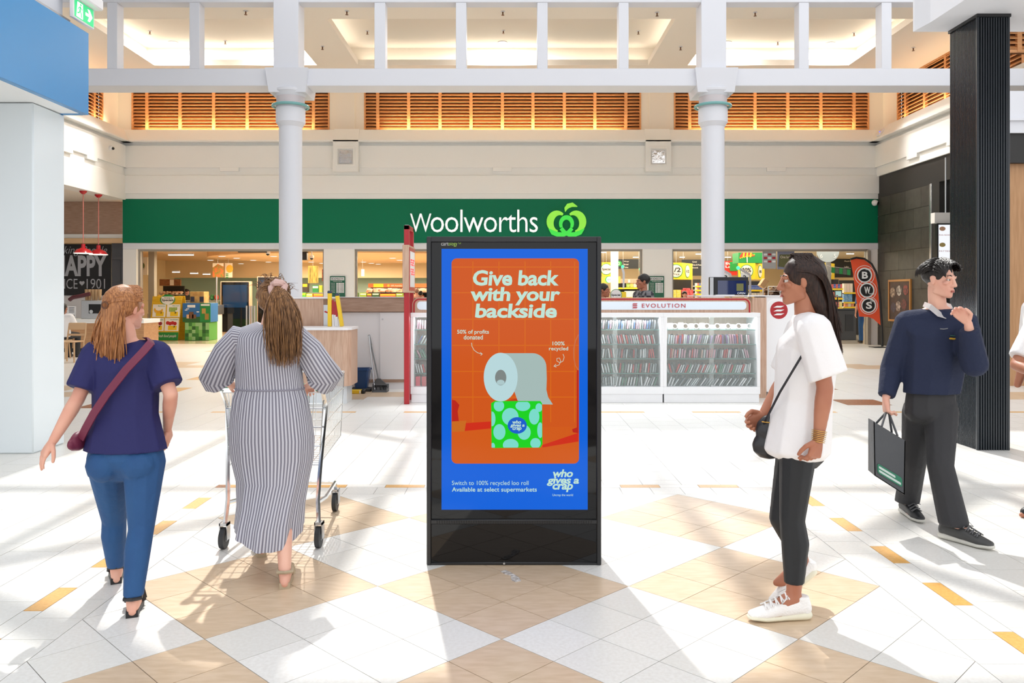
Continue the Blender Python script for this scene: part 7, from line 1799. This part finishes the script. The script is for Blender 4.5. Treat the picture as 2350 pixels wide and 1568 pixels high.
MB().tube([at(1752, 975, 3.9), at(1790, 900, 3.72), at(1850, 800, 3.70), at(1868, 735, 3.80), at(1872, 742, 3.95), at(1850, 800, 4.03), at(1800, 900, 4.04), at(1775, 965, 3.95)], .006, 6).build('strap', BLK, hb)
MB().tube([at(1748, 968, 3.87), at(1765, 970, 3.868), at(1790, 976, 3.87)], .003, 6).build('chain', GB, hb)

# ---------------------------------------------------------------- student in navy pullover walking towards the camera
J = dict(head=at(2157, 642, 5.10), neck=at(2152, 700, 5.14), chest=at(2148, 770, 5.15), waist=at(2145, 855, 5.17), pel=at(2136, 920, 5.18),
         sR=at(2084, 742, 5.2), sL=at(2212, 742, 5.08), eR=at(2048, 845, 5.26), wR=at(2033, 915, 5.18), eL=at(2236, 835, 4.92), wL=at(2222, 742, 4.84),
         hR=at(2110, 945, 5.24), hL=at(2160, 945, 5.15), kR=at(2098, 1055, 5.32), kL=at(2158, 1068, 5.0), aR=at(2082, 1150, 5.53), aL=at(2188, 1198, 4.95))
J['tR'] = Vector((J['aR'].x-.01, J['aR'].y-.17, 0)); J['tL'] = Vector((J['aL'].x+.09, J['aL'].y-.15, 0))
m1, body, H, hc = figure('person in navy school pullover walking forward with a grey bag, hand near chin', J, (.2, -1, 0), (.62, -1, -.03), SK3, 1.0,
    hands=((Vector((-.55, .1, .75)), Vector((-.5, -.6, -.3)), 1, .6), (Vector((0, -.1, -1)), Vector((1, -.1, 0)), -1, 1.1)), face=True, hpitch=-.05)
T = frame((.2, -1, 0)); SWT = mat('pullover_navy', (24, 34, 62), .85, bump=(30, .3)); TRS = mat('trousers_black', (44, 44, 47), .75, bump=(14, .35))
zh = az(905, 5.1)
cloth('pullover', [
    ([(J['sL'], .085), (J['sR'], .085), (J['neck']-ZU*.055, (.082, .08, .04), T)],),
    ([(J['sL']-ZU*.01, .08), (J['sR']-ZU*.01, .08), (J['chest'], (.19, .14, .1), T)],), ([(J['chest'], (.19, .145, .1), T), (J['waist'], (.195, .145, .07), T)],),
    ([(J['waist'], (.195, .145, .07), T), (J['pel'], (.185, .14, .06), T)], [(Vector((0, 0, zh)), Vector((0, 0, -1)))]),
    ([(J['sR'], .085), (J['eR'], .075)],), ([(J['eR'], .075), (J['wR'], .05)], [(J['eR'].lerp(J['wR'], .92), J['wR']-J['eR'])]),
    ([(J['sL'], .085), (J['eL'], .082)],), ([(J['eL'], .082), (J['wL'], .052)], [(J['eL'].lerp(J['wL'], .85), J['wL']-J['eL'])])], SWT, m1, .0085, 3)
cloth('trousers', [
    ([(J['pel']+ZU*.1, (.15, .115, .05), T), (J['pel'], (.165, .125, .06), T), (J['pel']-ZU*.08, (.17, .13, .07), T), (J['hL'], .095), (J['hR'], .095)],),
    ([(J['hL'], .105), (J['kL'], .078)],), ([(J['kL'], .078), (J['aL'], .088)], [(J['aL']+ZU*-.02, Vector((0, 0, -1)))]), ([(J['hR'], .105), (J['kR'], .078)],), ([(J['kR'], .078), (J['aR'], .08)], [(J['aR']+ZU*-.01, Vector((0, 0, -1)))])], TRS, m1, .0085, 3)
SNB = mat('shoe_black', (30, 31, 34), .5); SNG = mat('shoe_sole_grey', (200, 198, 190), .6)
sneaker(m1, J['aR'], J['tR'], SNB, SNG, mat('lace_grey', (90, 90, 92), .6), 1.05); sneaker(m1, J['aL'], J['tL'], mat('shoe_charcoal', (62, 62, 62), .5), SNG, _mats['lace_grey'], 1.12)
b = MB(); nb = J['neck']-ZU*.03
for sx in (-1, 1):
    q = [T @ Vector(p) for p in ((sx*.004, .082, -.045), (sx*.02, .098, -.055), (sx*.07, .085, -.04), (sx*.088, .03, .005), (sx*.085, -.03, .02), (sx*.07, -.03, .05), (sx*.07, .03, .035), (sx*.045, .062, .0))]
    vs = [b.bm.verts.new(nb+p) for p in q]
    for f in ((0, 1, 2, 7), (7, 2, 3, 6), (6, 3, 4, 5)): b.bm.faces.new([vs[i] for i in f])
bmesh.ops.solidify(b.bm, geom=b.bm.faces[:], thickness=.006); b.build('collar', WT, m1)
cv = lambda u_, v_: J['chest']+T @ Vector((-u_, .146-.6*u_*u_, v_))
MB().tube([cv(-.02, -.012), cv(.01, -.015), cv(.045, -.011)], .006, 6).build('badge', mat('badge_gold', (206, 160, 50), .5), m1); MB().tube([cv(-.015, .006), cv(.01, .003), cv(.04, .007)], .004, 6).build('badge_stripe', mat('badge_green', (50, 90, 80), .5), m1); MB().tube([cv(-.085, .048), cv(-.06, .046), cv(-.035, .05)], .003, 6).build('zip_trim', M_grey, m1)
HB3 = hairmat('hair_black', (44, 38, 36), (20, 18, 18))
hx = lambda x, y, z: hc+H @ Vector((x, y, z))
cloth('hair', [([(hx(0, -.024, .042), (.088, .1, .09), H)], [(hx(0, .07, .02), H @ Vector((0, 1, -.75))), (hx(0, 0, -.03), H @ Vector((0, .5, -1)))])], HB3, m1, .006, 3)
pp = []
for i in range(900):
    a = random.uniform(-1.5, 1.5); f = random.uniform(-.09, .075); st = hx(.086*math.sin(a), f, .05+.08*math.cos(a)*math.sqrt(max(0.05, 1-(f/.11)**2))); nn = (st-hc).normalized(); dd = H @ Vector((.5, .5 if f > -.01 else -.8, .1 if f > -.01 else -.5)); tg = (dd-nn*dd.dot(nn)).normalized(); ln = random.uniform(.03, .062); e2 = st+tg*ln-nn*.006; pp.append(bez(st-nn*.004, st+tg*ln*.3+nn*.012, st+tg*ln*.75+nn*.012, e2, 6))
strands('hair_strands', pp, .0032, HB3, m1)
cb_ = thing('carry_bag', 'dark grey carry bag with green print hanging from the student\'s hand', 'bag', at(2040, 1130, 5.1))
GB2 = mat('bag_grey', (74, 76, 80), .6, bump=(10, .4)); q = [(2005, 968), (2078, 1012), (2076, 1136), (2007, 1092)]
P0 = [at(x, y, 5.08) for x, y in q]; off = Vector((.03, .16, .0)); b = MB()
def slabq(ps, n):
    va = [b.bm.verts.new(p) for p in ps]; vb2 = [b.bm.verts.new(p+Vector(n)*.006) for p in ps]
    b.bm.faces.new(va); b.bm.faces.new(vb2[::-1])
    for i in range(4): b.bm.faces.new((va[i], vb2[i], vb2[(i+1) % 4], va[(i+1) % 4]))
P9 = [p+off*(.85 if i < 2 else 1) for i, p in enumerate(P0)]
slabq(P0, (0, 1, 0)); slabq(P9, (0, -1, 0)); slabq([P0[1], P9[1], P9[2], P0[2]], (-1, 0, 0)); slabq([P0[0], P9[0], P9[3], P0[3]], (1, 0, 0)); slabq([P0[3], P0[2], P9[2], P9[3]], (0, 0, 1))
b.build('body', GB2, cb_, smooth=False)
ub = (P0[1]-P0[0]).normalized(); vb_ = (P0[0]-P0[3]).normalized()
MB().prism(rrect(.02, .2, .03, .09, .015), P0[3]+Vector((0, -.005, .0)), ub, vb_, .002).build('print', mat('bag_print_green', (44, 120, 92), .6), cb_, smooth=False)
MB().prism(rrect(.03, .19, .04, .055, .006), P0[3]+Vector((0, -.0075, .0)), ub, vb_, .002).build('print', mat('bag_print_white', (190, 206, 200), .6), cb_, smooth=False); MB().prism(rrect(.03, .15, .063, .078, .006), P0[3]+Vector((0, -.0075, .0)), ub, vb_, .002).build('print', _mats['bag_print_white'], cb_, smooth=False)
hh = J['wR']+Vector((.005, -.01, -.09))
for o_ in (Vector(), off*.8): MB().tube([P0[0].lerp(P0[1], .25)+o_, hh+Vector((-.01, 0, .0)), hh+Vector((.01, 0, 0)), P0[0].lerp(P0[1], .75)+o_], .007, 6).build('handle', GB2, cb_)

# ---------------------------------------------------------------- person cut by the right edge of the picture
def standing(px, py_top, Y, fwd, h=None):
    top = at(px, py_top, Y); h = h or top.z; s = h/1.72; T = frame(fwd); o = Vector((top.x, Y, 0)); v = lambda r, f, u: o+T @ Vector((r*s, f*s, u*s))
    return s, dict(head=v(0, .01, 1.60), neck=v(0, -.01, 1.47), chest=v(0, 0, 1.29), waist=v(0, 0, 1.08), pel=v(0, 0, .94), sR=v(.18, 0, 1.40), sL=v(-.18, 0, 1.40), eR=v(.24, -.02, 1.11), eL=v(-.24, -.02, 1.11), wR=v(.23, .08, .88), wL=v(-.23, .08, .88),
        hR=v(.09, 0, .9), hL=v(-.09, 0, .9), kR=v(.1, .03, .49), kL=v(-.1, .03, .49), aR=v(.1, 0, .08), aL=v(-.1, 0, .08), tR=v(.11, .17, 0), tL=v(-.11, .17, 0))
def dressed(t, J, T, s, top, bottom, sleeve=1.0, long_=False, shoe=SNB, vx=.012):
    k = lambda *r: tuple(q*s for q in r); z0 = J['pel'].z-.06*s
    pcs = [([(J['sL'], .075*s), (J['sR'], .075*s), (J['neck']-ZU*.05*s, k(.075, .07, .04), T)],), ([(J['sL'], .07*s), (J['sR'], .07*s), (J['chest'], k(.17, .13, .1), T)],), ([(J['chest'], k(.17, .13, .1), T), (J['waist'], k(.165, .125, .08), T)],), ([(J['waist'], k(.165, .125, .08), T), (J['pel']-ZU*.03*s, k(.18, .135, .07), T)], [(Vector((0, 0, z0)), Vector((0, 0, -1)))])]
    for q in 'LR':
        pcs.append(([(J['s'+q], .076*s), (J['e'+q], .07*s)], [(J['s'+q].lerp(J['e'+q], .82 if not long_ else 1.2), J['e'+q]-J['s'+q])]))
        if long_: pcs.append(([(J['e'+q], .066*s), (J['w'+q], .045*s)], [(J['e'+q].lerp(J['w'+q], .92), J['w'+q]-J['e'+q])]))
    cloth('shirt', pcs, top, t, vx, 3)
    pcs = [([(J['pel']+ZU*.03*s, k(.155, .115, .05), T), (J['pel']-ZU*.07*s, k(.165, .125, .07), T), (J['hL'], .09*s), (J['hR'], .09*s)],)]
    for q in 'LR': pcs += [([(J['h'+q], .1*s), (J['k'+q], .07*s)],), ([(J['k'+q], .07*s), (J['a'+q], .065*s)], [(J['a'+q]-ZU*.01, Vector((0, 0, -1)))])]
    cloth('trousers', pcs, bottom, t, vx, 3)
    for q in 'LR':
        a, tt = J['a'+q], J['t'+q]; fd = (tt-a); fd.z = 0; fd.normalize(); cloth('shoe', [([(a-fd*.03*s+ZU*-.04*s, .04*s), (tt-fd*.03+ZU*.035*s, .035*s), (a+ZU*-.01*s, .045*s)], [(Vector((0, 0, .002)), Vector((0, 0, -1)))])], shoe, t, .01, 2)
def caphair(t, H, hc, m, s, vx=.01, long_=0.0):
    hx = lambda x, y, z: hc+H @ Vector((x*s, y*s, z*s)); pcs = [([(hx(0, -.024, .04), (.09*s, .102*s, .092*s), H)], [(hx(0, .06, .01), H @ Vector((0, 1, -.7)))])]
    if long_: pcs.append(([(hx(0, -.05, 0), (.085*s, .06*s, .06*s), H), (hx(0, -.07, -long_), (.08*s, .04*s, .05*s), H)],))
    return cloth('hair', pcs, m, t, vx, 3)
s, J = standing(2425, 575, 5.4, (-1, -.25, 0), 1.72)
J['sL'] = at(2378, 752, 5.28); J['eL'] = at(2332, 838, 5.22); J['wL'] = at(2392, 862, 5.0)
t, body, H, hc = figure('person in white short-sleeved shirt and dark trousers cut by the right picture edge', J, (-1, -.25, 0), (-1, -.2, 0), SK2, s, hands=((Vector((1, -.3, .05)), Vector((0, .3, 1)), 1, .6), None), face=False)
dressed(t, J, frame((-1, -.25, 0)), s, WT, TRS); caphair(t, H, hc, HB3, s)

# ---------------------------------------------------------------- people further off
def far_person(lb, px, py, Y, fwd, hdir, skin, top, bottom, hairm, h=None, long_=False, lhair=0.0, face=True, vx=.014):
    s, J = standing(px, py, Y, fwd, h); t, body, H, hc = figure(lb, J, fwd, hdir, skin, s, hands=((Vector((0, 0, -1))+frame(fwd) @ Vector((0, .2, 0)), frame(fwd) @ Vector((1, 0, 0)), -1, .4), (Vector((0, 0, -1))+frame(fwd) @ Vector((0, .2, 0)), frame(fwd) @ Vector((-1, 0, 0)), 1, .4)), voxel=vx, face=face, hvox=.007)
    dressed(t, J, frame(fwd), s, top, bottom, long_=long_, vx=vx); caphair(t, H, hc, hairm, s, .01, lhair); return t, H, hc, s
PLAID = mat('plaid_grey', (58, 60, 68), .8)
nt = PLAID.node_tree; tc = nt.nodes.new('ShaderNodeTexCoord'); ck = nt.nodes.new('ShaderNodeTexChecker'); ck.inputs['Scale'].default_value = 14; ck.inputs[1].default_value = col((44, 46, 54)); ck.inputs[2].default_value = col((120, 120, 124)); nt.links.new(tc.outputs['Object'], ck.inputs[0]); nt.links.new(ck.outputs[0], nt.nodes['Principled BSDF'].inputs['Base Color'])
far_person('person in dark plaid shirt with black cap of hair standing behind the stall sign', 1476, 629, 13.2, (-1, -.35, 0), (-1, -.25, 0), SK2, PLAID, TRS, HB3, long_=True)
far_person('person in patterned shirt with short hair half hidden by the totem behind the stall', 1386, 651, 13.6, (.6, -1, 0), (1, -.6, 0), SK2, mat('shirt_mixed', (150, 146, 136), .8, noise=(20, (1, 1, 1), (90, 86, 80), 2)), TRS, HB3)
far_person('person with long black hair in front of the red boxes in the shop', 1571, 668.5, 26.5, (0, -1, 0), (0, -1, 0), SK1, mat('top_dark', (60, 50, 60), .8), TRS, HB3, lhair=.22)
far_person('person with dark hair by the meat shelf, just right of the red sign post', 965, 667.5, 27, (0, 1, 0), (0, 1, 0), SK2, mat('top_charcoal', (60, 62, 66), .8), TRS, HB3, face=False, vx=.02)
far_person('person in rosy patterned top beside the red sign post, further left of the dark-haired shopper', 956, 662, 28, (0, 1, 0), (0, 1, 0), SK1, mat('top_rose', (190, 150, 140), .8, noise=(20, (1, 1, 1), (150, 110, 104), 2)), TRS, hairmat('hair_ash', (150, 120, 110), (120, 90, 80)), face=False, vx=.02)
t, H, hc, s = far_person('person in black cap and uniform working behind the deli counter', 428, 663.5, 34.3, (1, -.2, 0), (1, -.1, 0), SK3, mat('uniform_black', (34, 35, 38), .8), TRS, HB3)
cloth('cap', [([(hc+H @ Vector((0, -.01, .055)), (.098, .11, .075), H)], [(hc+H @ Vector((0, 0, .045)), H @ Vector((0, 0, -1)))]), ([(hc+H @ Vector((0, .1, .05)), (.06, .08, .012), H)],)], mat('cap_black', (30, 31, 34), .7), t, .01, 2)
far_person('person in blue jeans behind the orange feather flag at the shop door', 1984, 655, 25.9, (0, 1, 0), (0, 1, 0), SK1, mat('top_blue', (90, 110, 150), .8), JEAN, HB3, face=False)
# seated cafe guest half behind the pale pillar
Ys_ = 19.4; xs0_ = ax(146, Ys_)
v = lambda r, f, u: Vector((xs0_+r, Ys_-.0+f, u))
J = dict(head=v(0, .0, 1.2), neck=v(0, -.03, 1.07), chest=v(0, -.02, .9), waist=v(0, -.02, .7), pel=v(0, 0, .57), sR=v(.18, -.02, 1.0), sL=v(-.18, -.02, 1.0), eR=v(.25, .08, .75), eL=v(-.25, .08, .75), wR=v(.2, .3, .72), wL=v(-.2, .3, .72), hR=v(.09, .05, .56), hL=v(-.09, .05, .56), kR=v(.1, .45, .54), kL=v(-.1, .45, .54), aR=v(.1, .42, .08), aL=v(-.1, .42, .08), tR=v(.1, .6, 0), tL=v(-.1, .6, 0))
t, body, H, hc = figure('person in white top seated at the cafe edge behind the pale pillar', J, (0, 1, 0), (.2, 1, 0), SK2, 1.0, voxel=.014, hands=((Vector((0, 1, 0)), Vector((0, 0, -1)), 1, .3), (Vector((0, 1, 0)), Vector((0, 0, -1)), -1, .3)))
dressed(t, J, frame((0, 1, 0)), 1.0, WT, TRS, vx=.014); caphair(t, H, hc, HB3, 1.0, .01, .12)
st = thing('stool', 'low cafe stool under the seated guest by the pale pillar', 'stool', (xs0_, Ys_, 0))
MB().cyl((xs0_, Ys_, .42), (xs0_, Ys_, .455), .18, seg=24).build('seat', M_cw, st)
for q in range(4):
    t_ = R(45+90*q); MB().cyl((xs0_+.15*math.cos(t_), Ys_+.15*math.sin(t_), 0), (xs0_+.11*math.cos(t_), Ys_+.11*math.sin(t_), .42), .016, seg=8).build('leg', M_cw, st)
